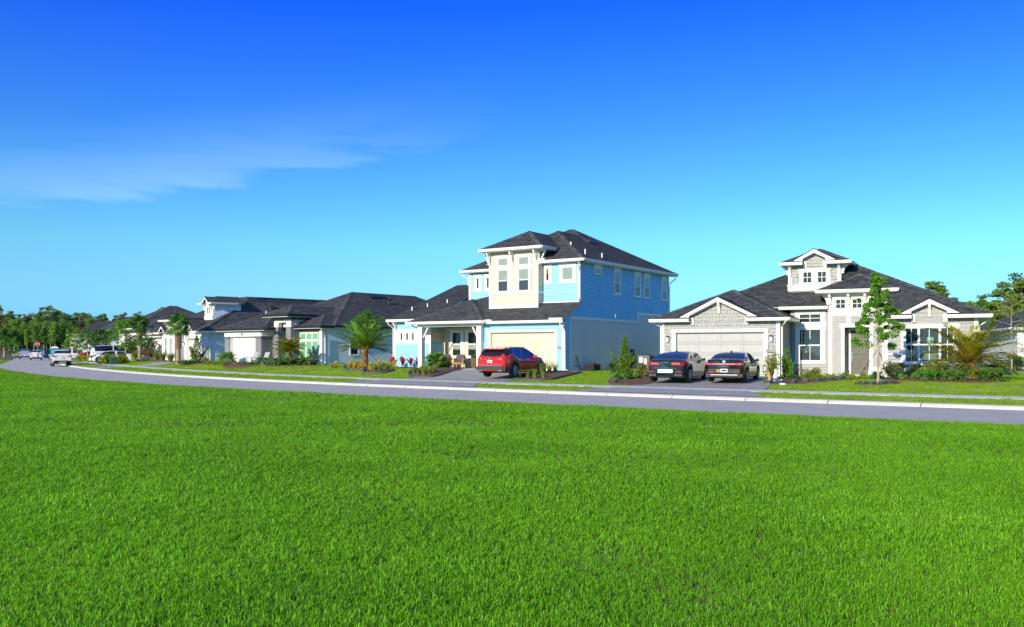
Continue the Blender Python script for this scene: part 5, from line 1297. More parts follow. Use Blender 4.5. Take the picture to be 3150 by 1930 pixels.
SPEC = {
 'crossover': dict(L=4.9, W=1.92, wb=2.83, r=.385, sill=.30, xr=-1.36, spokes=10, trim='car_grey', handle=.99,
    top=[(-2.42, 1.02), (-2.36, 1.10), (-2.22, 1.26), (-1.98, 1.50), (-1.75, 1.61), (-1.2, 1.685), (-.5, 1.69), (.1, 1.655), (.55, 1.53), (1.0, 1.28), (1.35, 1.12), (1.9, 1.05), (2.25, .94), (2.42, .74), (2.47, .60)],
    belt=[(-2.42, 1.02), (-2.1, 1.16), (-1.6, 1.28), (-1.15, 1.12), (-.6, 1.03), (.3, 1.03), (1.2, 1.04), (1.5, 1.0), (2.47, .6)], w=[(-2.42, .74), (-2.37, .84), (-2.2, .92), (-1.4, .96), (-.3, .93), (1.0, .945), (1.7, .95), (2.2, .84), (2.47, .58)]),
 'fastback': dict(L=4.99, W=1.925, wb=3.01, r=.36, sill=.24, xr=-1.60, spokes=14, trim='paint_navy', handle=.80,
    top=[(-2.50, .96), (-2.42, 1.03), (-2.2, 1.06), (-1.95, 1.08), (-1.55, 1.22), (-1.0, 1.38), (-.4, 1.455), (.1, 1.46), (.5, 1.40), (.95, 1.20), (1.3, 1.02), (1.9, .95), (2.3, .83), (2.47, .66), (2.49, .55)],
    belt=[(-2.5, .96), (-2.1, 1.0), (-1.4, .98), (-.4, .955), (.6, .95), (1.3, .95), (2.49, .55)], w=[(-2.5, .70), (-2.46, .79), (-2.35, .87), (-2.1, .93), (-1.7, .955), (-.3, .935), (1.0, .95), (1.8, .94), (2.2, .84), (2.49, .55)]),
 'sedan': dict(L=4.68, W=1.825, wb=2.72, r=.335, sill=.23, xr=-1.42, spokes=10, trim='car_black', handle=.78,
    top=[(-2.34, .98), (-2.28, 1.03), (-2.0, 1.06), (-1.75, 1.07), (-1.35, 1.20), (-.85, 1.35), (-.3, 1.415), (.1, 1.41), (.5, 1.33), (.95, 1.14), (1.25, 1.0), (1.8, .92), (2.15, .80), (2.31, .64), (2.34, .52)],
    belt=[(-2.34, .98), (-1.95, .99), (-1.2, .96), (-.4, .92), (.5, .90), (1.25, .92), (2.34, .52)], w=[(-2.34, .68), (-2.3, .76), (-2.2, .84), (-1.95, .885), (-1.5, .905), (-.3, .885), (1.0, .90), (1.7, .90), (2.1, .80), (2.34, .52)]),
 'suv': dict(L=4.63, W=1.83, wb=2.67, r=.36, sill=.32, xr=-1.33, spokes=5, trim='car_grey', handle=1.0,
    top=[(-2.29, 1.06), (-2.24, 1.22), (-2.10, 1.55), (-1.95, 1.66), (-1.2, 1.72), (-.2, 1.73), (.2, 1.69), (.6, 1.54), (1.05, 1.24), (1.25, 1.13), (1.9, 1.06), (2.2, .96), (2.3, .75), (2.32, .6)],
    belt=[(-2.29, 1.06), (-2.0, 1.12), (-.6, 1.08), (.6, 1.06), (1.25, 1.06), (2.32, .6)], w=[(-2.29, .84), (-2.15, .90), (-1.4, .91), (1.4, .91), (2.0, .86), (2.32, .58)]),
 'large_suv': dict(L=5.35, W=2.05, wb=3.07, r=.41, sill=.36, xr=-1.6, spokes=6, trim='paint_white', handle=1.05,
    top=[(-2.66, 1.12), (-2.62, 1.3), (-2.50, 1.72), (-2.36, 1.86), (-1.2, 1.93), (.1, 1.92), (.5, 1.84), (.9, 1.55), (1.25, 1.28), (2.0, 1.20), (2.5, 1.1), (2.64, .85), (2.67, .65)],
    belt=[(-2.66, 1.12), (-2.3, 1.22), (-.6, 1.2), (.8, 1.18), (1.3, 1.18), (2.67, .65)], w=[(-2.66, .95), (-2.5, 1.0), (2.2, 1.0), (2.67, .85)]),
}
def make_car(kind, paint_, name, label, X, Y, phi, group=None, glass='car_glass', cat='car', detail=2):
    """phi: heading, degrees clockwise from straight away from the camera"""
    sp = SPEC[kind]; root = thing(name, label, cat, (X, Y, gat(X, Y) + .035), R(90 - phi), group)
    pm = M[paint_]; L = sp['L']; r = sp['r']; xr = sp['xr']; xf = xr + sp['wb']; AR = r + .055
    x0, x1 = sp['top'][0][0], sp['top'][-1][0]
    xs = set(np.linspace(x0, x1, 46).round(3))
    for xc in (xr, xf):
        for k in range(13): xs.add(round(xc - AR * math.cos(math.pi * k / 12), 3))
    xs = sorted(xs); rings = []
    for x in xs:
        top = interp_tab(sp['top'], x); be = min(interp_tab(sp['belt'], x), top - .015); wd = interp_tab(sp['w'], x)
        zb = sp['sill'] + (.08 * max(0, (x - x1 + .5) / .5) + .06 * max(0, (x0 + .4 - x) / .4))
        for xc in (xr, xf):
            if abs(x - xc) < AR: zb = max(zb, r + math.sqrt(max(0, AR * AR - (x - xc) ** 2)))
        gh = top - be; k = min(1, gh / .5)
        wr = wd * (.90 - .17 * k); sh = be - .07
        sh = max(sh, zb + .06)
        pts = [(wd * .955, zb), (wd * .985, zb + .25 * (sh - zb)), (wd, zb + .62 * (sh - zb)), (wd * .985, sh), (wd * .93, max(be, sh + .01)), (wr, max(top - .055 * k - .008, be + .004)), (wr * .80, top - .012 * k - .002), (wr * .4, top), (0, top + .002)]
        full = [(x, y, z) for y, z in pts] + [(x, -y, z) for y, z in pts[-2::-1]]
        rings.append(full)
    n = len(rings[0]); body = MB(); gl = MB(); V = [p for q in rings for p in q]
    body.v = list(V); gl.v = list(V)
    sg = {'s0': None}
    for i in range(len(xs) - 1):
        xm = (xs[i] + xs[i + 1]) / 2; t0, t1 = interp_tab(sp['top'], xs[i]), interp_tab(sp['top'], xs[i + 1]); bm_ = interp_tab(sp['belt'], xm)
        gh = min(t0, t1) - bm_; sl = abs(t1 - t0) / (xs[i + 1] - xs[i])
        for j in range(n - 1):
            f = (i * n + j, i * n + j + 1, (i + 1) * n + j + 1, (i + 1) * n + j)
            side = j in (4, n - 6); roofp = 5 <= j <= n - 7
            g = False
            if side and gh > .10:
                g = True
                for px_ in sp.get('pillars', (-.45 + (xf + xr) / 2 * .5, )):
                    if abs(xm - px_) < .075: g = False
            if roofp and sl > .31 and gh > .02 and (5 < j < n - 7 or gh > .1): g = True
            (gl if g else body).f.append(f)
    for ring, rev in ((0, True), (len(xs) - 1, False)):
        f = tuple(ring * n + k for k in range(n)); body.f.append(f[::-1] if rev else f)
    def finish(mb, nm, m, parent):
        used = sorted({k for f in mb.f for k in f}); mp_ = {k: q for q, k in enumerate(used)}
        mb.v = [mb.v[k] for k in used]; mb.f = [tuple(mp_[k] for k in f) for f in mb.f]
        return mb.build(nm, m, parent, 38)
    bo = finish(body, 'body', pm, root); finish(gl, 'windows', M[glass], root)
    ub = MB(); ub.box(x0 + .25, x1 - .2, -sp['W'] * .44, sp['W'] * .44, sp['sill'] - .04, sp['sill'] + .42); ub.build('underbody', M['car_black'], root)
    ty, rb, rm = wheel_meshes(r, sp['spokes'])
    for xc in (xr, xf):
        for s_ in (1, -1):
            wo_ = link('wheel', ty, root); wo_.location = (xc, s_ * (sp['W'] / 2 - .12), r)
            if s_ < 0: wo_.rotation_euler = (0, 0, math.pi)
            a = link('rim_back', rb, wo_); a = link('rim', rm, wo_)
    W2 = sp['W'] / 2
    def bx(nm, m, *b, parent=root):
        q = MB()
        for e in b: q.box(*e)
        return q.build(nm, M[m], parent)
    def zt(x): return interp_tab(sp['top'], x)
    # mirrors
    for s_ in (1, -1):
        q = MB(); bx_ = (.62 if kind in ('sedan', 'fastback') else .72); z = interp_tab(sp['belt'], bx_) + .03
        y = interp_tab(sp['w'], bx_) * .93
        q.hexa([(bx_ - .06, s_ * y, z), (bx_ + .10, s_ * y, z), (bx_ + .12, s_ * (y + .20), z), (bx_ - .03, s_ * (y + .22), z), (bx_ - .06, s_ * y, z + .09), (bx_ + .08, s_ * y, z + .09), (bx_ + .08, s_ * (y + .19), z + .15), (bx_ - .03, s_ * (y + .22), z + .15)])
        q.build('mirror', pm, root, 40)
        for hx in (-.98 + .1, .05):
            yy = interp_tab(sp['w'], hx); bx('door_handle', 'chrome' if kind in ('crossover', 'fastback') else paint_, (hx - .11, hx + .11, s_ * yy * .985 - .02, s_ * yy * .985 + .025, sp['handle'] - .06, sp['handle'] - .02))
    if detail < 2:
        for s_ in (1, -1):
            bx('tail_lamp', 'tail_red', (x0 - .02, x0 + .2, s_ * W2 * .78 - .12, s_ * W2 * .78 + .12, zt(x0) - .14, zt(x0) + .04))
        bx('licence_plate', 'plate', (x0 - .02, x0 + .03, -.2, .2, .62, .78)); bx('rear_bumper', 'car_grey', (x0 - .03, x0 + .25, -W2 * .8, W2 * .8, sp['sill'] + .02, sp['sill'] + .22))
    return root, bo, bx
def arch_trim(root, sp, m, wdt=.05):
    for xc in (sp['xr'], sp['xr'] + sp['wb']):
        for s_ in (1, -1):
            q = MB(); AR = sp['r'] + .055
            for k in range(14):
                a, b = math.pi * k / 14, math.pi * (k + 1) / 14
                def P(t, rr, o):
                    x = xc - rr * math.cos(t); return (x, s_ * (interp_tab(sp['w'], x) * .985 + o), sp['r'] + rr * math.sin(t))
                q.hexa([P(a, AR - .01, 0), P(b, AR - .01, 0), P(b, AR + wdt, 0), P(a, AR + wdt, 0), P(a, AR - .01, .02), P(b, AR - .01, .02), P(b, AR + wdt, .016), P(a, AR + wdt, .016)])
            q.build('wheel_arch_trim', M[m], root)
def rear_text(root, s, x, y, z, size, m='chrome'):
    mt = Matrix.Translation((x, y, z)) @ Matrix.Rotation(R(-90), 4, 'Z') @ Matrix.Rotation(R(90), 4, 'X')
    text(s, size, mt, M[m], root, 'lettering')

# red crossover on the blue house's drive
root, bo, bx = make_car('crossover', 'paint_red', 'red_suv', 'shiny red crossover with silver sill and roof parked before cream garage', .07, 50.1, 31)
sp = SPEC['crossover']
bx('rear_bumper', 'car_grey', (-2.46, -2.15, -.80, .80, .42, .62), (-2.40, -1.85, -.93, -.80, .40, .60), (-2.40, -1.85, .80, .93, .40, .60)); bx('bumper_strip', 'chrome', (-2.475, -2.40, -.66, .66, .625, .655))
bx('tailgate_fold', 'paint_red', (-2.455, -2.3, -.72, .72, .80, .96)); bx('licence_plate', 'plate', (-2.475, -2.45, -.16, .16, .80, .94))
bx('plate_number', 'tail_red', (-2.478, -2.474, -.02, .02, .84, .90)); bx('plate_letters', 'car_grey', (-2.478, -2.474, -.12, -.05, .84, .90), (-2.478, -2.474, .05, .12, .84, .90))
for s_ in (1, -1):
    q = MB(); q.hexa([(-2.45, s_ * .50, 1.00), (-2.30, s_ * .80, .98), (-1.78, s_ * .975, 1.06), (-1.9, s_ * .975, 1.10), (-2.44, s_ * .50, 1.08), (-2.28, s_ * .80, 1.10), (-1.76, s_ * .972, 1.12), (-1.9, s_ * .972, 1.13)]); q.build('tail_lamp', M['tail_red'], root)
    q = MB(); q.hexa([(-2.46, s_ * .56, 1.01), (-2.31, s_ * .82, 1.0), (-2.28, s_ * .82, 1.0), (-2.4, s_ * .56, 1.01), (-2.46, s_ * .56, 1.04), (-2.31, s_ * .82, 1.05), (-2.28, s_ * .82, 1.05), (-2.4, s_ * .56, 1.04)]); q.build('tail_lamp_lens', M['tail_clear'], root)
    bx('exhaust', 'chrome', (-2.44, -2.2, s_ * .62 - .12, s_ * .62 + .12, .34, .42)); bx('sill_trim', 'chrome', (-.85, .95, s_ * .935 - .02, s_ * .935 + .02, .33, .39))
    bx('roof_rail', 'chrome', (-1.5, .3, s_ * .62 - .02, s_ * .62 + .02, 1.625, 1.66))
q = MB(); q.lathe([(.01, 0), (.055, 0), (.055, .02), (.01, .02)], (-2.46, 0, 1.03), 14, 'y'); o = q.build('badge', M['chrome'], root); o.matrix_local = Matrix.Translation((-2.46, 0, 1.04)) @ Matrix.Rotation(R(90), 4, 'Z') @ Matrix.Translation((2.46, 0, -1.04))
q = MB(); q.hexa([(-2.12, -.62, 1.52), (-1.68, -.66, 1.54), (-1.68, .66, 1.54), (-2.12, .62, 1.52), (-2.12, -.62, 1.56), (-1.68, -.66, 1.635), (-1.68, .66, 1.635), (-2.12, .62, 1.56)]); q.build('spoiler', M['paint_red'], root)
bx('brake_lamp', 'tail_red', (-2.13, -2.10, -.14, .14, 1.525, 1.555)); bx('wiper', 'car_black', (-2.36, -2.24, -.25, .18, 1.16, 1.19))
arch_trim(root, sp, 'car_grey', .05)
rear_text(root, 'NISSAN', -2.47, .52, .965, .06); rear_text(root, 'MURANO', -2.47, -.50, .965, .06)

# blue black fastback sedan
root, bo, bx = make_car('fastback', 'paint_navy', 'blue_black_sedan', 'blue black fastback sedan with split red lamps and white plate before garage', 8.35, 44.3, 27)
for s_ in (1, -1):
    for zz in (.795, .885):
        q = MB()
        for (p0, p1) in (((-2.52, .30), (-2.515, .72)), ((-2.515, .72), (-2.36, .885)), ((-2.36, .885), (-2.02, .965))):
            q.hexa([(p0[0], s_ * p0[1], zz), (p1[0], s_ * p1[1], zz + .005), (p1[0] + .06, s_ * (p1[1] - .08), zz + .005), (p0[0] + .06, s_ * (p0[1] - .0), zz), (p0[0], s_ * p0[1], zz + .058), (p1[0], s_ * p1[1], zz + .062), (p1[0] + .06, s_ * (p1[1] - .08), zz + .062), (p0[0] + .06, s_ * p0[1], zz + .058)])
        q.build('tail_lamp', M['tail_red'], root)
    bx('lamp_divider', 'chrome', (-2.525, -2.50, s_ * .52 - .20, s_ * .52 + .20, .858, .878))
    bx('reflector', 'tail_red', (-2.53, -2.44, s_ * .66 - .16, s_ * .66 + .16, .47, .515)); bx('exhaust', 'chrome', (-2.54, -2.40, s_ * .62 - .15, s_ * .62 + .15, .30, .375)); bx('exhaust_opening', 'car_black', (-2.546, -2.53, s_ * .62 - .12, s_ * .62 + .12, .315, .36))
bx('rear_bumper', 'paint_navy', (-2.52, -2.2, -.78, .78, .40, .62), (-2.50, -2.2, -.86, .86, .24, .42)); bx('plate_recess', 'alloy', (-2.535, -2.48, -.36, .36, .44, .60)); bx('licence_plate', 'plate', (-2.545, -2.53, -.17, .17, .44, .585)); bx('boot_lip', 'paint_navy', (-2.52, -2.2, -.74, .74, 1.005, 1.06)); bx('boot_trim', 'chrome', (-2.525, -2.50, -.55, .55, .655, .665))
rear_text(root, 'G E N E S I S', -2.525, 0, .925, .075); bx('antenna', 'car_black', (-.75, -.6, -.03, .03, 1.43, 1.49))

# black compact sedan
root, bo, bx = make_car('sedan', 'paint_black', 'black_sedan', 'black compact sedan with full width red light bar beside the fastback', 10.75, 43.2, 25.5)
q = MB(); q.hexa([(-2.36, -.80, .80), (-2.36, .80, .80), (-2.20, .86, .80), (-2.20, -.86, .80), (-2.33, -.80, .91), (-2.33, .80, .91), (-2.16, .86, .91), (-2.16, -.86, .91)]); q.build('tail_lamp', M['tail_red'], root)
bx('light_bar', 'tail_clear', (-2.365, -2.33, -.50, .50, .84, .86)); bx('boot_lip', 'paint_black', (-2.35, -2.05, -.74, .74, 1.0, 1.05))
bx('rear_bumper', 'car_grey', (-2.37, -2.1, -.72, .72, .42, .62), (-2.34, -2.0, -.84, .84, .24, .40)); bx('diffuser', 'alloy', (-2.375, -2.3, -.62, .62, .33, .36))
for s_ in (1, -1): bx('reflector', 'tail_red', (-2.375, -2.3, s_ * .60 - .13, s_ * .60 + .13, .455, .495))
bx('licence_plate', 'plate', (-2.385, -2.37, -.17, .15, .47, .62)); bx('plate_number', 'paint_navy', (-2.388, -2.384, -.13, .11, .51, .58)); bx('plate_reflector', 'yellow_leaf', (-2.38, -2.36, .17, .33, .47, .60))
q = MB(); q.lathe([(.01, 0), (.075, 0), (.075, .02), (.01, .02)], (0, 0, 0), 14, 'y'); o = q.build('badge', M['chrome'], root); o.matrix_local = Matrix.Translation((-2.335, 0, .95)) @ Matrix.Rotation(R(90), 4, 'Z')
rear_text(root, 'E L A N T R A', -2.37, 0, .745, .075); bx('antenna', 'car_black', (-.75, -.6, -.03, .03, 1.39, 1.45))

# white compact SUV standing in the road, more parked behind it
root, bo, bx = make_car('suv', 'paint_pearl', 'white_suv', 'white SUV with black lower bumper stopped in the road, nearest of the queue', -48.1, 95.2, -31, 'cars standing in the far road')
for s_ in (1, -1):
    bx('tail_lamp', 'tail_red', (-2.31, -2.12, s_ * .80 - .12, s_ * .80 + .11, .98, 1.12), (-2.31, -2.22, s_ * .58 - .10, s_ * .58 + .10, 1.0, 1.09)); bx('reflector', 'tail_red', (-2.33, -2.2, s_ * .74 - .10, s_ * .74 + .10, .52, .60)); bx('roof_rail', 'car_black', (-1.7, .2, s_ * .62 - .025, s_ * .62 + .025, 1.72, 1.77))
bx('rear_bumper', 'car_black', (-2.32, -1.95, -.84, .84, .34, .60)); bx('bumper_insert', 'alloy', (-2.33, -2.2, -.35, .35, .40, .47)); bx('licence_plate', 'plate', (-2.33, -2.28, -.17, .17, .80, .95)); bx('plate_letters', 'sign_green', (-2.334, -2.328, -.10, .10, .85, .91)); bx('badge', 'chrome', (-2.32, -2.28, -.06, .06, 1.0, 1.05)); bx('spoiler', 'paint_pearl', (-2.22, -1.9, -.62, .62, 1.62, 1.66)); arch_trim(root, SPEC['suv'], 'car_black', .06)
for (k, pt_, nm, lb, X, Y, ph) in (
    ('suv', 'paint_white', 'small_white_suv', 'white SUV with raised black bumper queueing behind the nearest one', -82.0, 154.0, -28),
    ('large_suv', 'paint_silver', 'silver_suv', 'tall silver SUV with dark rear window ahead of two white ones', -97.0, 178.0, -28),
    ('suv', 'paint_silver', 'grey_suv', 'grey SUV furthest along the far road, half hidden by the taller one', -112.5, 203.0, -28),
    ('large_suv', 'paint_silver', 'silver_van', 'silver van with white roof just left of the red stop sign', -103.5, 196.0, -28)):
    make_car(k, pt_, nm, lb, X, Y, ph, 'cars standing in the far road', detail=1)
for (k, pt_, nm, lb, X, Y, ph) in (
    ('large_suv', 'paint_white', 'large_white_suv', 'large white SUV on a drive, tail towards the hedge of lime shrubs', -47.9, 108.0, 52),
    ('sedan', 'paint_white', 'white_sedan', 'white sedan facing the street beside the large white SUV', -46.2, 103.0, -118),
    ('sedan', 'paint_scarlet', 'red_sedan', 'scarlet sedan on a drive behind clipped hedge and young trees', -60.5, 130.0, 58),
    ('suv', 'paint_white', 'white_hatchback', 'white SUV with dark arches left of the scarlet sedan', -67.5, 138.0, 60),
    ('suv', 'paint_navy', 'navy_suv', 'dark navy car under the woods beside the teal toilet', -77.5, 153.0, 70)):
    make_car(k, pt_, nm, lb, X, Y, ph, 'cars on drives down the street', detail=1)

# ================================================================== PLANTS
def rand_dirs(n, rng):
    v = rng.normal(size=(n, 3)); return v / np.linalg.norm(v, axis=1, keepdims=True)
def leaf_quads(C, size, rng, up=.0, aspect=.55, axis=None):
    """one bent-free leaf quad at every centre, random lean"""
    n = len(C); a = rand_dirs(n, rng) if axis is None else axis
    a[:, 2] = a[:, 2] + up; a /= np.linalg.norm(a, axis=1, keepdims=True)
    b = np.cross(a, rand_dirs(n, rng)); b /= np.linalg.norm(b, axis=1, keepdims=True) + 1e-9
    s = (size * rng.uniform(.6, 1.35, n))[:, None]; w_ = s * aspect
    return np.stack([C - a * s * .5, C + b * w_ * .5 - a * s * .05, C + a * s * .5, C - b * w_ * .5 - a * s * .05], 1)
def clumps(n, centers, radii, rng, shell=.6):
    """points gathered towards the skin of several ellipsoid clumps"""
    k = rng.integers(0, len(centers), n); d = rand_dirs(n, rng); rr = rng.uniform(0, 1, n) ** (1 / 3); rr = np.where(rng.uniform(size=n) < shell, .75 + .3 * rr, rr)
    return np.asarray(centers)[k] + d * np.asarray(radii)[k] * rr[:, None]
def stems_mesh(tips, base, r, m, n=5):
    mb = MB()
    for t in tips:
        t = Vector(t); b = Vector(base) + Vector((t.x * .12, t.y * .12, 0)); md = b.lerp(t, .5) + Vector((0, 0, .06))
        mb.tube([b, md, t], [r, r * .7, r * .35], n, False)
    return mb.mesh('stems', m, None, fix=False)

def shrub(label, X, Y, rx, ry, rz, n, leaf, m, name='shrub', cat='shrub', group=None, up=.25, nc=9, lift=0.0, aspect=.55, seed=0, bark='bark', spread=.75):
    rng = np.random.default_rng(seed + int(abs(X * 131 + Y * 17)))
    z = gat(X, Y) + lift; root = thing(name, label, cat, (X, Y, z - .02), 0, group)
    ce = rng.uniform(-1, 1, (nc, 3)); ce[:, 2] = rng.uniform(.15, 1, nc); ce[:, :2] *= (1.05 - .55 * ce[:, 2:3] ** 2) * spread
    ce *= (rx, ry, rz * .78); ra = np.full((nc, 3), 1.0) * (rx * .42, ry * .42, rz * .30) * rng.uniform(.7, 1.2, (nc, 1))
    C = clumps(n, ce, ra, rng); C[:, 2] = np.maximum(C[:, 2], .03)
    link('foliage', quads('foliage', leaf_quads(C, leaf, rng, up, aspect), M[m]), root)
    link('stems', stems_mesh(ce, (0, 0, 0), .018 * max(.5, rz), M[bark]), root)
    return root

def grass_clump(label, X, Y, r, h, n, m, name='grass_clump', cat='grass clump', group=None, lean=.55, wid=.012, lift=0.0, seed=0):
    rng = np.random.default_rng(seed + int(abs(X * 131 + Y * 17)))
    root_z = gat(X, Y) + lift; V = []
    for i in range(n):
        a = rng.uniform(0, 6.283); r0 = r * .25 * math.sqrt(rng.uniform()); ln = h * rng.uniform(.6, 1.1); le = lean * rng.uniform(.2, 1.0)
        dx, dy = math.cos(a), math.sin(a); b = np.array([dx * r0, dy * r0, 0]); t = np.array([-dy, dx, 0]); w_ = wid * rng.uniform(.7, 1.3); prev = b; pw = w_
        for s_ in (.4, .75, 1.0):
            p = b + np.array([dx, dy, 0]) * ln * le * s_ ** 2 + np.array([0, 0, ln * (s_ - .35 * le * s_ ** 3)]); w2 = w_ * (1.1 - s_)
            V.append([prev - t * pw, prev + t * pw, p + t * w2, p - t * w2]); prev = p; pw = w2
    o = link(name, quads(name, np.array(V), M[m])); o.location = (X, Y, root_z - .02)
    return tag(o, label, cat, group)

def rosette(label, X, Y, r, h, n, m, wid, name, cat, group=None, lift=0.0, seed=0):
    """sword leaves from one crown, each leaf a piece"""
    rng = np.random.default_rng(seed + int(abs(X * 131 + Y * 17)))
    root = thing(name, label, cat, (X, Y, gat(X, Y) + lift - .02), 0, group)
    me = []
    for v in range(3):
        V = []; prev = None
        for k in range(6):
            s_ = k / 5; x = r * s_ * (.75 + .1 * v) ; z = h * (s_ - .35 * s_ ** 2.2 * (.6 + .3 * v)) * .95; w_ = wid * (math.sin(math.pi * min(1, s_ * .9 + .1)) ** .7) + .002
            a = (np.array([x, -w_, z]), np.array([x, w_, z]))
            if prev: V.append([prev[0], prev[1], a[1], a[0]])
            prev = a
        me.append(quads('leaf', np.array(V), M[m]))
    for i in range(n):
        o = link('leaf', me[i % 3], root); o.rotation_euler = (rng.uniform(-.2, .2), rng.uniform(-.75, .15), rng.uniform(0, 6.283)); o.scale = [rng.uniform(.75, 1.15)] * 3; o.location = (0, 0, h * .12 + rng.uniform(0, h * .2))
    mb = MB(); mb.tube([(0, 0, 0), (0, 0, h * .3)], .03, 6); mb.build('stem', M['bark'], root)
    return root

def frond_mesh(L, droop, nl, lw, ll, m, rng, stiff=.0):
    """a feather frond along +x: rachis plus paired leaflets"""
    V = []; pts = []
    for k in range(nl + 1):
        s_ = k / nl; pts.append(np.array([L * (s_ - .16 * droop * s_ ** 2), 0, L * (.10 * s_ - droop * .55 * s_ ** 2.1)]))
    for k in range(nl):
        a, b = pts[k], pts[k + 1]; w_ = .022 * (1 - k / nl) + .004; V.append([a + (0, -w_, 0), a + (0, w_, 0), b + (0, w_ * .9, 0), b + (0, -w_ * .9, 0)])
        if k < 3: continue
        s_ = k / nl; l_ = ll * (math.sin(math.pi * (s_ * .82 + .14)) ** .65) * rng.uniform(.85, 1.1); d = (b - a) / np.linalg.norm(b - a)
        for sg in (1, -1):
            for q in (0.0, .5):
                p0 = a + (b - a) * q; o = np.array([0, sg, 0]) * .72 + d * (.60 + .35 * s_) + np.array([0, 0, rng.uniform(-.12, .42)]); o /= np.linalg.norm(o)
                tip = p0 + o * l_ + np.array([0, 0, -.10 * l_]); c = np.cross(o, (0, 0, 1)); c /= np.linalg.norm(c) + 1e-9; c = c * .8 + np.array([0, 0, rng.uniform(-.5, .5)]); mid = p0 + o * l_ * .45
                V.append([p0, mid + c * lw, tip, mid - c * lw])
    return quads('frond', np.array(V), m)

def feather_palm(label, X, Y, zbase, th_, crown_r, n, m, lean=(0, 0), up=(-.2, 1.25), droop=.9, ll=.42, tr=.2, group=None, seed=1, boots=True, nl=30):
    """date palm: scaly trunk and many separate fronds"""
    rng = np.random.default_rng(seed); root = thing('date_palm', label, 'palm tree', (X, Y, zbase), 0, group)
    mb = MB(); path = []; rad = []
    for k in range(9):
        s_ = k / 8; path.append((lean[0] * s_, lean[1] * s_, th_ * s_ - .1 * (1 - s_))); rad.append(tr * (1.12 - .32 * s_ + (.25 if s_ > .85 else 0)))
    mb.tube(path, rad, 14); mb.build('trunk', M['palm_bark'], root, 60)
    sc_ = MB(); rows = max(4, int(th_ / .085))
    for i in range(rows):
        s_ = (i + .5) / rows; cx, cy, z = lean[0] * s_, lean[1] * s_, th_ * s_; rr = tr * (1.12 - .32 * s_)
        for j in range(11):
            a = 2 * math.pi * (j + .5 * (i % 2)) / 11; ca, sa = math.cos(a), math.sin(a); t = np.array([-sa, ca, 0]) * .062; o = np.array([ca, sa, 0]); c = np.array([cx, cy, z])
            sc_.v += [tuple(c + o * (rr + .005) - t), tuple(c + o * (rr + .005) + t), tuple(c + o * (rr + .05) + (0, 0, .075)), tuple(c + o * (rr - .01) + (0, 0, .09) + t * .6), tuple(c + o * (rr - .01) + (0, 0, .09) - t * .6)]
            b = len(sc_.v) - 5; sc_.f += [(b, b + 1, b + 2), (b + 1, b + 3, b + 2), (b, b + 2, b + 4), (b + 2, b + 3, b + 4)]
    o = sc_.build('bark_scales', M['palm_bark'], root, fix=False); o['kind'] = 'stuff'
    top = Vector((lean[0], lean[1], th_))
    if boots:
        bt = MB()
        for i in range(46):
            a = rng.uniform(0, 6.283); e = rng.uniform(.25, 1.2); l_ = crown_r * rng.uniform(.22, .36); d = Vector((math.cos(a) * math.cos(e), math.sin(a) * math.cos(e), math.sin(e)))
            bt.tube([top + d * .05 - Vector((0, 0, .12)), top + d * l_], [.03, .012], 5, False)
        o = bt.build('frond_stubs', M['palm_boot'], root, fix=False); o['kind'] = 'stuff'
    vs = [frond_mesh(crown_r, droop * f, nl, .019, ll, M[m if g == 0 else 'palm_leaf' if m == 'palm_gold' else 'palm_gold'], rng) for f, g in ((.75, 0), (1.0, 0), (1.25, 0), (.9, 0), (1.3, 1))]
    for i in range(n):
        t = i / n; e = up[0] + (up[1] - up[0]) * t + rng.uniform(-.12, .12); a = i * 2.39996 + rng.uniform(-.2, .2)
        f = link('frond', vs[4] if (t < .22 and rng.uniform() < .5) else vs[int(rng.integers(0, 4))], root); f.location = top
        f.rotation_euler = (rng.uniform(-.25, .25), -e, a); s_ = rng.uniform(.85, 1.08) * (.86 if t > .9 else 1); f.scale = (s_, s_, s_)
    return root

def fan_leaf_mesh(r, pet, m, rng, seg=18, arc=4.6, droop=.25):
    V = []; p = np.array([pet, 0, 0]); V.append([np.array([0, -.015, 0]), np.array([0, .015, 0]), p + (0, .01, 0), p + (0, -.01, 0)])
    for k in range(seg):
        a0 = -arc / 2 + arc * k / seg; am = a0 + arc / seg * .5; l_ = r * (.75 + .25 * math.cos(am * .55)) * rng.uniform(.9, 1.05)
        d0 = np.array([math.cos(a0), math.sin(a0), 0]); d1 = np.array([math.cos(a0 + arc / seg), math.sin(a0 + arc / seg), 0]); dm = np.array([math.cos(am), math.sin(am), 0])
        V.append([p, p + d0 * l_ * .55 + (0, 0, .03), p + dm * l_ - (0, 0, droop * r * rng.uniform(.6, 1.4)), p + d1 * l_ * .55 + (0, 0, .03)])
    return quads('fan_leaf', np.array(V), m)

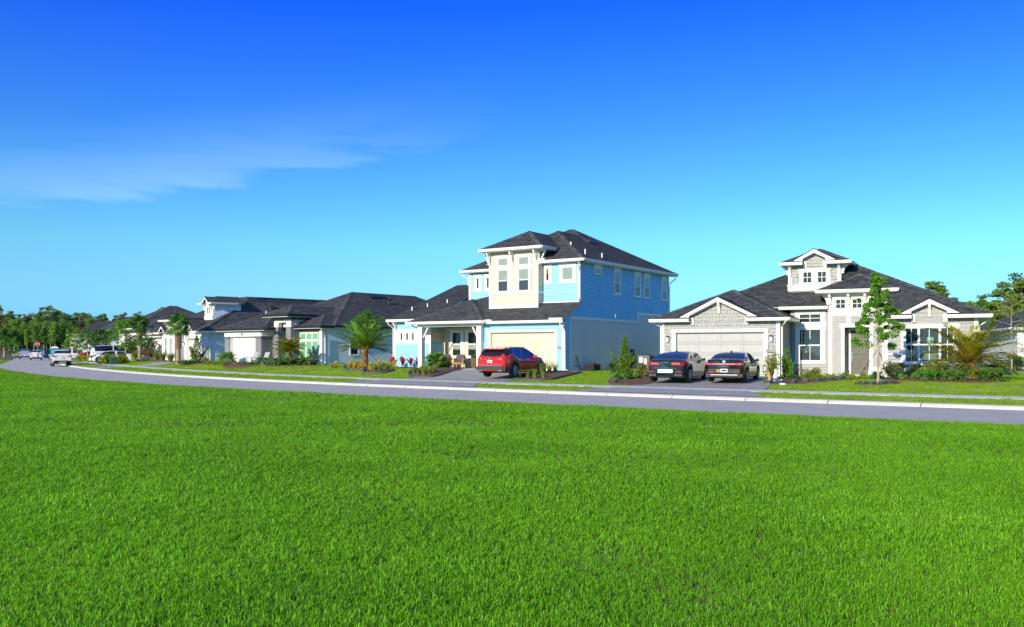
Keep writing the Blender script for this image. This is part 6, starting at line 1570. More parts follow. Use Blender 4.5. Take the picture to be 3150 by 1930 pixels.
def fan_palm(label, X, Y, zbase, th_, leaf_r, pet, n, m='sabal_leaf', tr=.17, name='cabbage_palm', up=(-.7, 1.4), group=None, seed=3, trunk_mat='sabal_bark'):
    rng = np.random.default_rng(seed); root = thing(name, label, 'palm tree', (X, Y, zbase), 0, group)
    mb = MB(); mb.tube([(0, 0, -.1), (.02, 0, th_ * .3), (-.02, .02, th_ * .7), (0, 0, th_)], [tr * 1.15, tr, tr * 1.0, tr * .9], 12); mb.build('trunk', M[trunk_mat], root, 60)
    if th_ > 1.5:
        sb = MB()
        for i in range(int(th_ * .62 / .14)):
            z = th_ * .38 + i * .14
            for j in range(6):
                a = 2 * math.pi * (j + .5 * (i % 2)) / 6 + rng.uniform(-.1, .1); d = Vector((math.cos(a), math.sin(a), 0)); t = Vector((-d.y, d.x, 0)) * .075
                b0 = Vector((0, 0, z)) + d * tr * .9; sb.hexa([b0 - t, b0 + t, b0 + t * .8 + d * .05, b0 - t * .8 + d * .05, b0 - t * .7 + d * .11 + Vector((0, 0, .2)), b0 + t * .7 + d * .11 + Vector((0, 0, .2)), b0 + t * .5 + d * .15 + Vector((0, 0, .22)), b0 - t * .5 + d * .15 + Vector((0, 0, .22))])
        o = sb.build('trunk_boots', M['sabal_bark'], root, fix=False); o['kind'] = 'stuff'
    vs = [fan_leaf_mesh(leaf_r, pet, M[m], rng, droop=d) for d in (.15, .3, .5)]
    for i in range(n):
        t = i / n; f = link('fan_leaf', vs[int(rng.integers(0, 3))], root); f.location = (0, 0, th_ - .05)
        f.rotation_euler = (rng.uniform(-.5, .5), -(up[0] + (up[1] - up[0]) * t + rng.uniform(-.15, .15)), i * 2.39996 + rng.uniform(-.3, .3)); s_ = rng.uniform(.8, 1.1); f.scale = (s_, s_, s_)
    return root

def leafy_tree(label, X, Y, h, cr, c0, n, leaf, m, name='young_tree', bark='bark_pale', tr=.05, seed=5, limbs=16, narrow=1.0, group=None, cat='tree', zb=None, clump=.34, cone=False):
    """young street tree: tapered trunk, limbs, leaf clumps with gaps"""
    rng = np.random.default_rng(seed); z = gat(X, Y) if zb is None else zb; root = thing(name, label, cat, (X, Y, z - .03), 0, group)
    mb = MB(); path = [(0, 0, 0), (.02, .01, h * .3), (-.02, .02, h * .6), (.01, 0, h * .97)]
    mb.tube(path, [tr * 1.2, tr, tr * .7, tr * .15], 8, False); ce = []; ra = []
    for i in range(limbs):
        t = (i + .5) / limbs; zz = c0 + (h - c0) * t * .96; w_ = cr * narrow * (math.sin(math.pi * min(.97, (t * .78 + .2))) ** .8) * rng.uniform(.6, 1.12); a = i * 2.39996 + rng.uniform(-.4, .4)
        if cone: w_ = cr * (1.12 - .98 * t) * rng.uniform(.75, 1.1)
        d = Vector((math.cos(a), math.sin(a), rng.uniform(.05, .45))); b = Vector((0, 0, zz)); e = b + d * w_; mb.tube([b, b.lerp(e, .5) + Vector((0, 0, .05)), e], [tr * .4, tr * .28, tr * .1], 5, False)
        for f in (.5, .8, 1.0):
            ce.append(b.lerp(e, f) + Vector(rng.normal(size=3) * cr * .08)); ra.append(cr * clump * (1.1 - .35 * f) * rng.uniform(.6, 1.1) * ((1.15 - .6 * t) if cone else 1))
    ce.append(Vector((0, 0, h * .95))); ra.append(cr * .2)
    mb.build('trunk', M[bark], root, 60, fix=False)
    C = clumps(n, np.array([tuple(c) for c in ce]), np.array(ra)[:, None] * np.array([[1, 1, .72]]), rng, .35)
    link('crown', quads('crown', leaf_quads(C, leaf, rng, .15, .6), M[m]), root)
    return root

def conifer(label, X, Y, h, r, n, m, seed=8, arms=5, group=None, lift=0.0):
    """upright juniper: a pointed central leader with a few spreading arms"""
    rng = np.random.default_rng(seed); root = thing('conifer', label, 'conifer', (X, Y, gat(X, Y) + lift - .02), 0, group)
    C = []; A = []
    t = rng.uniform(0, 1, int(n * .62)) ** 1.3; a = rng.uniform(0, 6.283, len(t)); rr = r * .62 * (1 - t) ** .8 * (.55 + .45 * np.sqrt(rng.uniform(size=len(t)))) * (1 + .22 * np.sin(t * 31 + a * 2)) + .03
    C.append(np.stack([rr * np.cos(a), rr * np.sin(a), .12 + t * (h - .14)], 1)); A.append(np.stack([np.cos(a) * .45, np.sin(a) * .45, np.ones_like(a)], 1))
    mb = MB(); mb.tube([(0, 0, 0), (0, 0, h * .85)], [.06, .012], 6, False)
    for k in range(arms):
        an = 2 * math.pi * (k + .15) / arms + rng.uniform(-.3, .3); q = n * .38 / arms; t = rng.uniform(0, 1, int(q)); x = r * (.25 + .9 * t) * rng.uniform(.9, 1.05); w_ = .13 * r * (1.25 - t)
        P = np.stack([np.cos(an) * x, np.sin(an) * x, .22 * h + .36 * h * t ** 1.6], 1) + rng.normal(size=(len(t), 3)) * w_[:, None]; C.append(P); A.append(np.tile([math.cos(an) * .6, math.sin(an) * .6, .9], (len(t), 1)))
        mb.tube([(0, 0, .1), (math.cos(an) * r * .6, math.sin(an) * r * .6, .3 * h), (math.cos(an) * r * 1.1, math.sin(an) * r * 1.1, .57 * h)], [.03, .02, .008], 5, False)
    C = np.concatenate(C); A = np.concatenate(A) + rng.normal(size=(len(C), 3)) * .45; A /= np.linalg.norm(A, axis=1, keepdims=True)
    link('foliage', quads('foliage', leaf_quads(C, .12, rng, 0, .42, A), M[m]), root); mb.build('stems', M['bark'], root, fix=False)
    return root

def spreader(label, X, Y, rx, ry, h, n, m, group=None, leaf=.11, seed=4, lift=0.0, name='ground_juniper', rot=0.0, cat='shrub'):
    """low spreading evergreen of many arching sprays"""
    rng = np.random.default_rng(seed + int(abs(X * 13 + Y * 7))); root = thing(name, label, cat, (X, Y, gat(X, Y) + lift - .02), rot, group)
    C = []; A = []; mb = MB(); k = max(14, n // 90)
    for i in range(k):
        a = rng.uniform(0, 6.283); b0 = np.array([rng.uniform(-.6, .6) * rx, rng.uniform(-.6, .6) * ry, 0]); l_ = rng.uniform(.35, .75) * min(1.0, max(rx, ry)); d = np.array([math.cos(a), math.sin(a), 0]); hh = h * rng.uniform(.5, 1.05)
        t = rng.uniform(0, 1, n // k); P = b0 + d * (t * l_)[:, None] + np.stack([np.zeros_like(t), np.zeros_like(t), hh * (.25 + .75 * np.sin(t * 2.2))], 1) + rng.normal(size=(len(t), 3)) * .055 * (1.2 - t)[:, None]
        C.append(P); A.append(np.tile(d * .8 + np.array([0, 0, .55]), (len(t), 1))); mb.tube([b0, b0 + d * l_ * .5 + np.array([0, 0, hh * .8]), b0 + d * l_ + np.array([0, 0, hh * .75])], [.015, .01, .005], 4, False)
    C = np.concatenate(C); C[:, 2] = np.maximum(C[:, 2], .02); A = np.concatenate(A) + rng.normal(size=(len(C), 3)) * .4; A /= np.linalg.norm(A, axis=1, keepdims=True)
    link('foliage', quads('foliage', leaf_quads(C, leaf, rng, 0, .4, A), M[m]), root); mb.build('stems', M['bark'], root, fix=False)
    return root
def gp(px, Y, lift=0): x = at(px, Y); return x, Y

# ---- beds
def bedp(pts, **k): return bed([(at(px, Y), Y) for px, Y in pts], **k)
bedp([(2338, 41.4), (2420, 40.4), (2560, 41.6), (2700, 44.5), (2712, 46.0), (2560, 46.2), (2420, 46.0), (2375, 45.5)], h=.06)
bedp([(2700, 42.8), (2820, 40.6), (3000, 38.8), (3110, 39.6), (3080, 42.4), (2960, 43.0), (2820, 44.5), (2710, 45.6)], h=.12)
bedp([(2630, 39.5), (2700, 38.7), (2765, 39.3), (2770, 40.3), (2700, 40.9), (2635, 40.5)], h=.06)
bedp([(1868, 43.5), (1960, 41.6), (2030, 44.6), (1990, 49.5), (1900, 51)], h=.08)
bedp([(1590, 48.0), (1680, 47.0), (1760, 50.4), (1785, 53.5), (1738, 54.2), (1660, 52.6), (1600, 50.6)], h=.08, edge=True)
bedp([(1258, 54.2), (1300, 52.2), (1352, 53.0), (1412, 58.0), (1385, 60.8), (1310, 59.6), (1268, 57.5)], h=.18, edge=True)
bedp([(1062, 61.5), (1120, 60.0), (1180, 61.5), (1178, 66), (1120, 68.5), (1066, 66)], h=.20, edge=True)
bedp([(1120, 57.8), (1160, 56.8), (1205, 57.8), (1200, 60), (1160, 60.6), (1124, 60)], h=.05, edge=True)
bedp([(1190, 62.0), (1260, 60.5), (1290, 61.5), (1285, 63.6), (1230, 64.6), (1192, 64.4)], h=.06)
bedp([(1020, 63.5), (1034, 63.2), (1040, 64.5), (1032, 65.5), (1020, 65)], h=.05)
bedp([(690, 71.5), (760, 70.0), (800, 71.5), (800, 74.2), (740, 76.5), (690, 77.5)], h=.08)
bedp([(812, 69.5), (900, 67.2), (985, 68.5), (988, 71.0), (930, 72.6), (840, 73.2)], h=.08)
bedp([(560, 80), (620, 78.5), (640, 80), (630, 83.5), (590, 84.5), (556, 83)], h=.06)
bedp([(425, 98), (545, 84.5), (556, 87), (470, 99), (430, 104)], h=.05)

# ---- grey house garden
shrub('airy upright lime green shrub by the number plaque, left of its twin', *gp(2372, 42.9), .42, .42, 1.58, 1500, .085, 'lime_leaf', up=.7, nc=16, spread=.9)
shrub('dense upright green shrub beside the grey house downspout', *gp(2420, 43.8), .30, .30, 1.60, 1700, .08, 'oak_leaf', up=.8, nc=16)
shrub('small dark clipped bush at foot of the upright green shrub', *gp(2440, 42.6), .30, .28, .42, 900, .06, 'dark_leaf')
shrub('wide rounded lime green bush under the grey house window', *gp(2498, 43.6), .58, .45, .62, 2200, .06, 'lime_leaf', nc=12)
shrub('low round bush in front of the wide lime bush', *gp(2512, 42.6), .34, .3, .36, 1000, .055, 'lime_leaf')
shrub('small round bush between the lime bush and the entry tower', *gp(2556, 43.8), .30, .28, .36, 900, .055, 'lime_leaf')
shrub('rounded bush at left foot of entry tower, taller of two', *gp(2596, 44.4), .34, .3, .48, 1100, .055, 'mid_leaf')
shrub('rounded bush in front of the entry step', *gp(2616, 43.2), .32, .3, .36, 1000, .055, 'lime_leaf')
shrub('round lime bush just left of the leaning yard sign', *gp(2658, 43.4), .34, .3, .40, 1100, .055, 'lime_leaf')
shrub('small bush between yard sign and young oak', *gp(2690, 43.2), .30, .28, .42, 800, .06, 'mid_leaf')
rosette('fan of drying tan and green leaves between the shrubs', *gp(2452, 44.6), .42, .55, 26, 'tan_grass', .022, 'spiky_plant', 'plant')
for i, (px, Y) in enumerate(((2362, 41.2), (2400, 41.0), (2440, 41.1), (2478, 41.5), (2516, 42.0), (2552, 42.6), (2584, 43.2))):
    grass_clump('low grey blue tuft in the row edging the grey house bed', *gp(px, Y), .55, .26, 300, 'blue_grass', 'edging_plant', 'edging plant', 'blue edging plants before the grey house', .9, .012)
for i, (px, Y) in enumerate(((2655, 39.4), (2680, 39.0), (2712, 39.1), (2738, 39.6))):
    grass_clump('low grey blue tuft in the ring round the young oak', *gp(px, Y), .42, .24, 260, 'blue_grass', 'edging_plant', 'edging plant', 'blue tufts round the young oak', .9, .012)
for px, Y, lb in ((2748, 43.6, 'gold edged olive shrub right of the entry tower, tallest of four'), (2812, 42.8, 'gold edged olive shrub under left end of the wide window'), (2880, 41.8, 'leaning gold edged shrub under the middle of the wide window'), (2938, 41.2, 'gold edged shrub just left of the low date palm')):
    shrub(lb, *gp(px, Y), .62, .5, .80, 1300, .10, 'olive_leaf', up=.5, nc=14, lift=.1, group='variegated shrubs under the wide window', spread=.95)
for px, Y, rx, ry, hh, n, lb in ((2790, 42.2, .55, .4, .35, 1200, 'low dark juniper mat nearest the young oak'), (2870, 40.6, .85, .5, .45, 2600, 'broad green juniper mat under the wide window'), (2940, 40.0, .6, .45, .45, 2000, 'juniper mat just left of the date palm trunk'), (3040, 40.0, .85, .5, .48, 2800, 'spreading juniper right of the date palm trunk')):
    spreader(lb, *gp(px, Y), rx, ry, hh, n, 'juniper', 'low junipers before the wide window', lift=.08)
feather_palm('low golden green date palm with orange stubs before the gable wing', at(2984, 41.3), 41.3, gat(at(2984, 41.3), 41.3) + .12, .72, 2.45, 54, 'palm_gold', up=(-.02, 1.3), droop=.60, ll=.48, tr=.24, seed=21)
leafy_tree('slender young oak staked with straps before the grey entry tower', at(2701, 39.2), 39.2, 4.9, 1.15, 1.62, 8500, .105, 'oak_leaf', 'young_oak', seed=12, limbs=34, tr=.05, clump=.21, cone=True)
for dx, dy in ((-.95, .3), (.65, -.35), (.75, .45)):
    q = MB(); X, Y = at(2701, 39.2), 39.2; z = gat(X, Y); q.tube([(X, Y, z + 1.55), (X + dx * .5, Y + dy * .5, z + .78), (X + dx, Y + dy, z - .05)], .012, 5); q.box(X + dx * .55 - .025, X + dx * .55 + .025, Y + dy * .55 - .02, Y + dy * .55 + .02, z + .66, z + .76)
    tag(q.build('tree_strap', M['strap']), {-.95: 'dark guy strap running left from the young oak', .65: 'dark guy strap running right and forward from the young oak', .75: 'dark guy strap running right and back from young oak'}[dx], 'strap', 'straps staking the young oak')

# ---- between the grey and the blue house
conifer('upright golden juniper with spreading arms in the side bed', at(1922, 48.6), 48.6, 2.15, .62, 3800, 'cypress', lift=.05, arms=4)
shrub('gold leaved shrub beside the blue black car', *gp(1975, 47.6), .48, .42, .80, 1300, .085, 'olive_leaf', up=.4, nc=12)
spreader('bright green juniper mat at foot of the upright juniper', *gp(1925, 45.8), .85, .55, .36, 2600, 'juniper')
grass_clump('blue fescue tuft at the front corner of the side bed', *gp(1890, 43.9), .45, .28, 420, 'blue_grass', 'edging_plant', 'edging plant', None, .9, .012)
shrub('small dark bush behind the upright juniper', *gp(1885, 52), .4, .35, .7, 900, .07, 'dark_leaf')

# ---- blue house garden
for px, Y, hh, lb in ((1597, 48.8, .62, 'iris clump nearest the red car rear wheel'), (1625, 48.5, .50, 'small iris clump second from the red car'), (1645, 48.3, .62, 'iris clump in the middle of edged bed'), (1672, 48.2, .45, 'low iris clump at the front of edged bed')):
    grass_clump(lb, *gp(px, Y), .35, hh, 90, 'reed', 'iris_clump', 'plant', 'iris clumps in the edged bed', .5, .016)
for px, Y, hh, lb in ((1668, 50.4, 1.15, 'tall feathery grass left of two tufts by garage door'), (1690, 52.6, .95, 'feathery grass tuft before the garage door'), (1708, 53.2, .9, 'feathery grass tuft beside the garage casing')):
    grass_clump(lb, *gp(px, Y), .4, hh, 160, 'reed', 'ornamental_grass', 'grass clump', 'feathery grasses before cream garage', .75, .005)
fan_palm('bushy little fan palm beside the white porch post', at(1342, 57.8), 57.8, gat(at(1342, 57.8), 57.8) + .15, .18, .55, .55, 30, 'sabal_leaf', .10, 'fan_palm', (-.15, 1.3), None, 31, 'palm_bark')
for i, (px, Y) in enumerate(((1272, 54.6), (1288, 53.8), (1304, 53.2), (1320, 53.4), (1334, 54.2), (1300, 55.5))):
    grass_clump('strappy green clump in the porch bed of the blue house', *gp(px, Y), .4, .62, 120, 'reed', 'strappy_plant', 'plant', 'strappy clumps in the porch bed', .55, .014, .05)
for i, (px, Y, lb) in enumerate(((1210, 62.6, 'red cordyline nearest the pale stucco wall'), (1238, 62.2, 'tallest red cordyline, second from the stucco wall'), (1264, 61.8, 'red cordyline third along the blue wing'), (1284, 62.2, 'red cordyline half hidden behind the porch post'))):
    rosette(lb, *gp(px, Y), .45, .72, 34, 'red_leaf', .045, 'cordyline', 'plant', 'red cordylines along blue wing', .05)
for px, Y, lb in ((1031, 64.0, 'lone yellow croton at left end of the lawn bed'), (1076, 61.8, 'yellow croton left of the palm mound'), (1088, 61.4, 'yellow croton second left of the palm mound'), (1098, 63.4, 'yellow croton behind the left crotons'), (1112, 60.6, 'yellow croton in front of the palm mound'), (1141, 59.4, 'yellow croton right of the palm mound'), (1163, 62.2, 'yellow croton behind strappy plants'), (1186, 62.6, 'small yellow croton near the cordylines'), (1214, 60.9, 'low yellow croton under the cordylines')):
    shrub(lb, *gp(px, Y), .24, .24, .46, 380, .11, 'yellow_leaf', 'croton', 'croton', 'yellow crotons in the lawn beds', .9, 7, .1, .32)
for px, Y, lb in ((1152, 58.4, 'strappy clump in small edged bed, left'), (1168, 58.2, 'strappy clump in the small edged bed, middle'), (1192, 58.6, 'strappy clump in small edged bed, right')):
    grass_clump(lb, *gp(px, Y), .35, .62, 110, 'reed', 'strappy_plant', 'plant', 'strappy clumps in the small bed', .6, .014)
grass_clump('strappy clump at the foot of first cordyline', *gp(1188, 60), .35, .5, 100, 'reed', 'strappy_plant', 'plant', None, .6, .014)
zz = gat(at(1122, 66), 66)
feather_palm('full green date palm on a mulch mound beside pale stucco wall', at(1122, 66), 66, zz + .18, 1.12, 2.35, 62, 'palm_leaf', up=(.12, 1.45), droop=.50, ll=.50, tr=.23, seed=44)
leafy_tree('feathery bright green tree rising behind the full date palm', at(1128, 68.6), 68.6, 4.1, 1.55, 2.2, 3800, .11, 'oak_leaf', 'feathery_tree', seed=77, limbs=20, tr=.05, clump=.3)
for dx, dy in ((-1.3, .2), (1.35, .1)):
    q = MB(); X, Y = at(1122, 66), 66; q.tube([(X + dx * .1, Y + dy * .1, zz + 1.25), (X + dx, Y + dy, zz)], .018, 5); tag(q.build('tree_strap', M['strap']), 'dark guy strap on the %s of the full date palm' % ('left' if dx < 0 else 'right'), 'strap', 'straps staking the full date palm')

# ---- modern house garden
X, Y = at(905, 70), 70
feather_palm('small leaning golden date palm before the modern house', X, Y, gat(X, Y) + .1, 1.0, 1.55, 40, 'palm_gold', lean=(-.45, 0), up=(.0, 1.35), droop=.7, ll=.36, tr=.13, seed=63)
fan_palm('small silvery fan palm in mulch beside the white garage', at(699, 75.5), 75.5, gat(at(699, 75.5), 75.5) + .08, .25, .48, .55, 24, 'sabal_leaf', .10, 'fan_palm', (-.2, 1.3), None, 15, 'palm_bark')
for px, Y, rx, n, lb in ((835, 70.0, .55, 1400, 'dark juniper mat at left of the modern house bed'), (870, 68.8, .95, 3000, 'broad dark juniper mat below the golden palm'), (920, 69.0, .95, 3000, 'dark juniper mat right of the golden palm trunk'), (800, 72.2, .45, 900, 'small dark juniper beside the stone pier')):
    spreader(lb, *gp(px, Y), rx, .6, .55, n, 'juniper', 'dark junipers before the modern house', .12, lift=.05)
for px, Y, lb in ((930, 70.4, 'loose olive shrub under the green window'), (962, 70.0, 'loose olive shrub at right corner of modern house'), (880, 71.5, 'olive shrub behind the golden palm')):
    shrub(lb, *gp(px, Y), .42, .38, .85, 800, .10, 'olive_leaf', up=.5, nc=10, group='olive shrubs before the modern house')
for px, Y, lb in ((737, 73, 'low round bush left of the garage door foot'), (752, 72.4, 'low round bush second along the garage foot'), (767, 72, 'low round bush third along the garage foot'), (783, 72.2, 'low round bush beside the right stone pier'), (646, 77, 'low round bush at left of drive edge'), (664, 75.8, 'low round bush second at drive edge'), (692, 73.6, 'low round bush before the silvery fan palm')):
    shrub(lb, *gp(px, Y), .32, .3, .36, 600, .07, 'mid_leaf' if px > 700 else 'lime_leaf', group='low round bushes before the white garage')

# ---- pale blue house garden
fan_palm('tall cabbage palm with booted trunk before the bracketed tower', at(548, 83.0), 83.0, gat(at(548, 83), 83), 3.55, .75, .75, 34, 'sabal_leaf', .20, seed=71, group='cabbage palms along the street')
fan_palm('cabbage palm with pale trunk second along the street', at(430, 103), 103, gat(at(430, 103), 103), 3.95, .75, .75, 38, 'sabal_leaf', .20, seed=72, group='cabbage palms along the street')
conifer('dark green upright juniper before the pale blue house garage', at(605, 82), 82, 2.55, .85, 3600, 'cypress', seed=19, arms=3)
shrub('small olive bush beside the pale blue downspout', *gp(634, 81), .5, .4, .6, 700, .09, 'olive_leaf')
spreader('low dark mat left of the dark juniper', *gp(578, 80), 1.3, .6, .4, 2200, 'juniper', leaf=.13)
for px, Y, hh, r, lb in ((500, 91, 1.2, .9, 'soft green muhly grass mound left of tall palm'), (525, 88, 1.1, .8, 'soft muhly grass mound beside tall palm trunk'), (482, 94, 1.1, .8, 'soft muhly grass mound by dry brown grass'), (415, 103, 1.2, .9, 'yellow green muhly mound near second palm')):
    grass_clump(lb, *gp(px, Y), r, hh, 420, 'reed', 'muhly_grass', 'grass clump', 'muhly grass mounds', .8, .012)
grass_clump('dry tan fountain grass on a dark stump between the palms', *gp(460, 98), 1.4, 1.5, 600, 'tan_grass', 'dry_grass', 'grass clump', None, 1.0, .014)
shrub('large dark glossy bush right of the second palm', *gp(458, 106), 1.5, 1.2, 2.5, 3200, .17, 'dark_leaf', nc=18)
shrub('large dark glossy bush left of the second palm', *gp(408, 108), 1.2, 1.1, 2.2, 2400, .17, 'dark_leaf', nc=16)
spreader('low grey green mat before the muhly grasses', *gp(450, 95), 1.8, .8, .35, 1800, 'blue_grass', leaf=.14)
for px, Y, lb in ((325, 97, 'lime green hedge bush left of the green utility box'), (336, 97.5, 'lime green hedge bush close to the green utility box'), (362, 96, 'lime green hedge bush right of the green utility box'), (376, 96.5, 'lime green hedge bush by the pale tree trunk')):
    shrub(lb, *gp(px, Y), .75, .6, 1.15, 1000, .14, 'lime_leaf', up=.5, nc=12, group='lime hedge bushes by the drive')
for i, px in enumerate((248, 258, 268, 278, 288, 298)):
    shrub('clipped green bush in the hedge before the scarlet sedan', *gp(px, 121 - i * 1.6), .75, .6, .85, 700, .15, 'lime_leaf', 'hedge_bush', 'hedge', 'clipped hedge before the scarlet sedan')
leafy_tree('full young oak with pale trunk before white sedan', at(386, 97), 97, 4.7, 1.75, 1.55, 3600, .17, 'oak_leaf', 'street_oak', seed=91, limbs=22, tr=.07, clump=.36)
leafy_tree('grey green young tree before the clipped hedge', at(268, 118), 118, 4.3, 1.35, 1.6, 1900, .17, 'mid_leaf', 'street_tree', seed=92, limbs=16, tr=.06, group='young street trees')
leafy_tree('dark young tree left of the large white SUV', at(304, 116), 116, 4.2, 1.4, 1.5, 2300, .17, 'dark_leaf', 'street_tree', seed=93, limbs=18, tr=.06, group='young street trees')
leafy_tree('golden willowy young tree above the white hatchback', at(238, 124), 124, 4.6, 1.15, 1.3, 1900, .17, 'lime_leaf', 'street_tree', seed=94, limbs=16, tr=.06, group='young street trees', narrow=.9)
leafy_tree('small pointed green tree beside a wooden stake', at(215, 150), 150, 4.4, 1.1, .8, 1300, .2, 'oak_leaf', 'street_tree', seed=95, limbs=14, tr=.06, group='young street trees')
leafy_tree('pale young tree at far left under the woods', at(43, 190), 190, 4.6, 1.4, .8, 1300, .25, 'oak_leaf', 'street_tree', seed=96, limbs=14, tr=.08, group='young street trees')
fan_palm('short cabbage palm between the young street trees', at(288, 126), 126, gat(at(288, 126), 126), 3.2, .8, .7, 26, 'sabal_leaf', .22, seed=73, group='cabbage palms along the street')
fan_palm('cabbage palm behind the large white SUV', at(322, 130), 130, gat(at(322, 130), 130), 3.4, .8, .7, 26, 'sabal_leaf', .22, seed=74, group='cabbage palms along the street')
fan_palm('pair palm at far left edge of the woods', at(14, 215), 215, .3, 3.6, 1.1, .9, 24, 'sabal_leaf', .3, seed=75, group='cabbage palms along the street')
leafy_tree('thin young tree with sparse leaves beside the edge house', at(3112, 58), 58, 4.9, 1.5, 1.2, 1500, .10, 'olive_leaf', 'sparse_tree', seed=98, limbs=18, tr=.045, clump=.4)
shrub('dark shrubs at the foot of the edge house', *gp(3105, 66), 1.6, .8, .9, 1500, .12, 'dark_leaf', nc=12)
shrub('dark green bush half behind the edge house corner', *gp(3128, 63), .7, .6, 1.5, 1000, .12, 'dark_leaf')

# ================================================================== WOODS
def wood_proto(kind, seed):
    """trunk and crown meshes of one far tree, height 1 unit = 1 m"""
    rng = np.random.default_rng(seed); mb = MB(); ce = []; ra = []
    if kind == 'pine':
        h = 17; lx, ly = rng.uniform(-.8, .8, 2); mb.tube([(0, 0, -1), (lx * .4, ly * .4, h * .5), (lx, ly, h * .95)], [.26, .19, .05], 7, False)
        for i in range(34):
            t = rng.uniform(0, 1) ** .8; z = h * (.52 + .47 * t); a = rng.uniform(0, 6.283); w_ = 2.7 * (1.05 - t * .75) * rng.uniform(.5, 1.1)
            c = np.array([lx * z / h + math.cos(a) * w_, ly * z / h + math.sin(a) * w_, z]); mb.tube([(lx * z / h, ly * z / h, z - .3), c], [.07, .03], 4, False)
            ce.append(c); ra.append((rng.uniform(.45, 1.1), rng.uniform(.45, 1.1), rng.uniform(.25, .55)))
        n, leaf, up = 3000, .34, .35
    elif kind == 'slender':
        h = 13; lx, ly = rng.uniform(-.6, .6, 2); mb.tube([(0, 0, -1), (lx * .5, ly * .5, h * .5), (lx, ly, h * .97)], [.17, .13, .03], 7, False)
        for i in range(34):
            t = rng.uniform(0, 1); z = h * (.42 + .57 * t); a = rng.uniform(0, 6.283); w_ = 1.9 * (1.1 - t * .8) * rng.uniform(.2, 1.1)
            c = np.array([lx * z / h + math.cos(a) * w_, ly * z / h + math.sin(a) * w_, z]); mb.tube([(lx * z / h, ly * z / h, z - .4), c], [.05, .02], 4, False)
            ce.append(c); ra.append((rng.uniform(.7, 1.2),) * 2 + (rng.uniform(.5, 1.0),))
        n, leaf, up = 2200, .40, .2
    else:
        h = 15; mb.tube([(0, 0, -1), (.2, 0, h * .3), (0, .2, h * .7)], [.36, .28, .1], 7, False)
        for i in range(26):
            t = rng.uniform(0, 1); z = h * (.22 + .76 * t); a = rng.uniform(0, 6.283); w_ = 3.4 * (math.sin(math.pi * min(.96, .25 + t * .7)) ** .7) * rng.uniform(.3, 1.05)
            c = np.array([math.cos(a) * w_, math.sin(a) * w_, z]); mb.tube([(0, 0, z - 1.2), c], [.10, .03], 4, False)
            ce.append(c); ra.append((rng.uniform(1.0, 1.9),) * 2 + (rng.uniform(.7, 1.2),))
        n, leaf, up = 3400, .48, .2
    C = clumps(n, np.array(ce), np.array(ra), rng, .45)
    return mb, quads('crown', leaf_quads(C, leaf, rng, up, .62), None)
PROTO = {}
WL = {'pine': ('tall dark pine rising above the far woods', 'pine_tree', 'pine_leaf', 'bark'), 'slender': ('slender pale trunked tree with light green crown in the far woods', 'slender_tree', 'wood_far_light', 'bark_pale'),
      'broad': ('broad dark tree filling the far woods', 'broad_tree', 'wood_far_dark', 'bark'), 'brown': ('brownish broad tree in the far woods', 'brown_tree', 'wood_far_brown', 'bark')}
for k, (lb, nm, lm, bk) in WL.items():
    PROTO[k] = []
    for v in range(4):
        mb, cm = wood_proto('broad' if k == 'brown' else k, 100 + v * 7 + len(k)); cm.materials.append(M[lm]); tm = mb.mesh('trunk', M[bk], None, fix=False); PROTO[k].append((tm, cm))
def wood_tree(k, X, Y, sc, grp, rng, lab=None, z=.3):
    lb, nm, lm, bk = WL[k]; tm, cm = PROTO[k][int(rng.integers(0, 4))]
    r = thing(nm, lab or lb, 'tree', (X, Y, z), float(rng.uniform(0, 6.28)), grp)
    link('trunk', tm, r); link('crown', cm, r); s = sc * rng.uniform(.88, 1.12); r.scale = (s, s, s * rng.uniform(.95, 1.08)); return r
rg = np.random.default_rng(5)
def topz(px):
    """height of the wood's skyline along the photograph"""
    return float(np.interp(px, [0, 60, 110, 190, 230, 300, 420, 560, 700, 900], [955, 968, 955, 948, 968, 975, 972, 978, 985, 990]))
for k_, n_, Y0, Y1, x0, x1, f in (('slender', 60, 268, 290, -60, 420, .70), ('broad', 70, 284, 312, -80, 800, .82), ('brown', 30, 300, 318, -60, 520, .93), ('pine', 60, 300, 335, -60, 820, 1.0), ('slender', 44, 290, 312, 20, 460, .84)):
    for i in range(n_):
        px = x0 + (x1 - x0) * (i + rg.uniform(.05, .95)) / n_; Y = rg.uniform(Y0, Y1)
        H = ((1079 - topz(px)) / FPX * Y + 1.3) * f; base = {'pine': 17.6, 'slender': 13.5}.get(k_, 15.8)
        if k_ == 'broad' and px < 120: H *= .85
        wood_tree(k_, at(px, Y), Y, H / base, {'slender': 'pale trunked trees along edge of the far woods', 'broad': 'broad trees of the far woods', 'brown': 'brownish trees of the far woods', 'pine': 'pines along the skyline of the far woods'}[k_], rg)
# dark undergrowth of the far wood: one mass
def undergrowth(name, x0, x1, Y0, Y1, h, n, leaf, m, seed):
    rng = np.random.default_rng(seed); Y = rng.uniform(Y0, Y1, n); px = rng.uniform(x0, x1, n); X = (px - 1575) / FPX * Y
    t = rng.uniform(0, 1, n); hh = h * (.55 + .45 * np.sin(X * .23 + seed) * np.sin(X * .071 + 1.3)); Z = .2 + hh * t ** .8
    return tag(link(name, quads(name, leaf_quads(np.stack([X, Y, Z], 1), leaf, rng, .2, .65), M[m])), 'dark tangled undergrowth below the far trees', 'undergrowth', None, 'stuff')
undergrowth('undergrowth', -80, 900, 276, 330, 7.5, 26000, .75, 'wood_far_dark', 3)
undergrowth('undergrowth', -80, 480, 262, 272, 2.6, 6000, .55, 'wood_far_dark', 4)
q = MB(); q.box(-170, -100, 262, 262.3, .1, 1.1); tag(q.build('silt_fence', M['strap']), 'low black silt fence along the foot of far woods', 'fence')
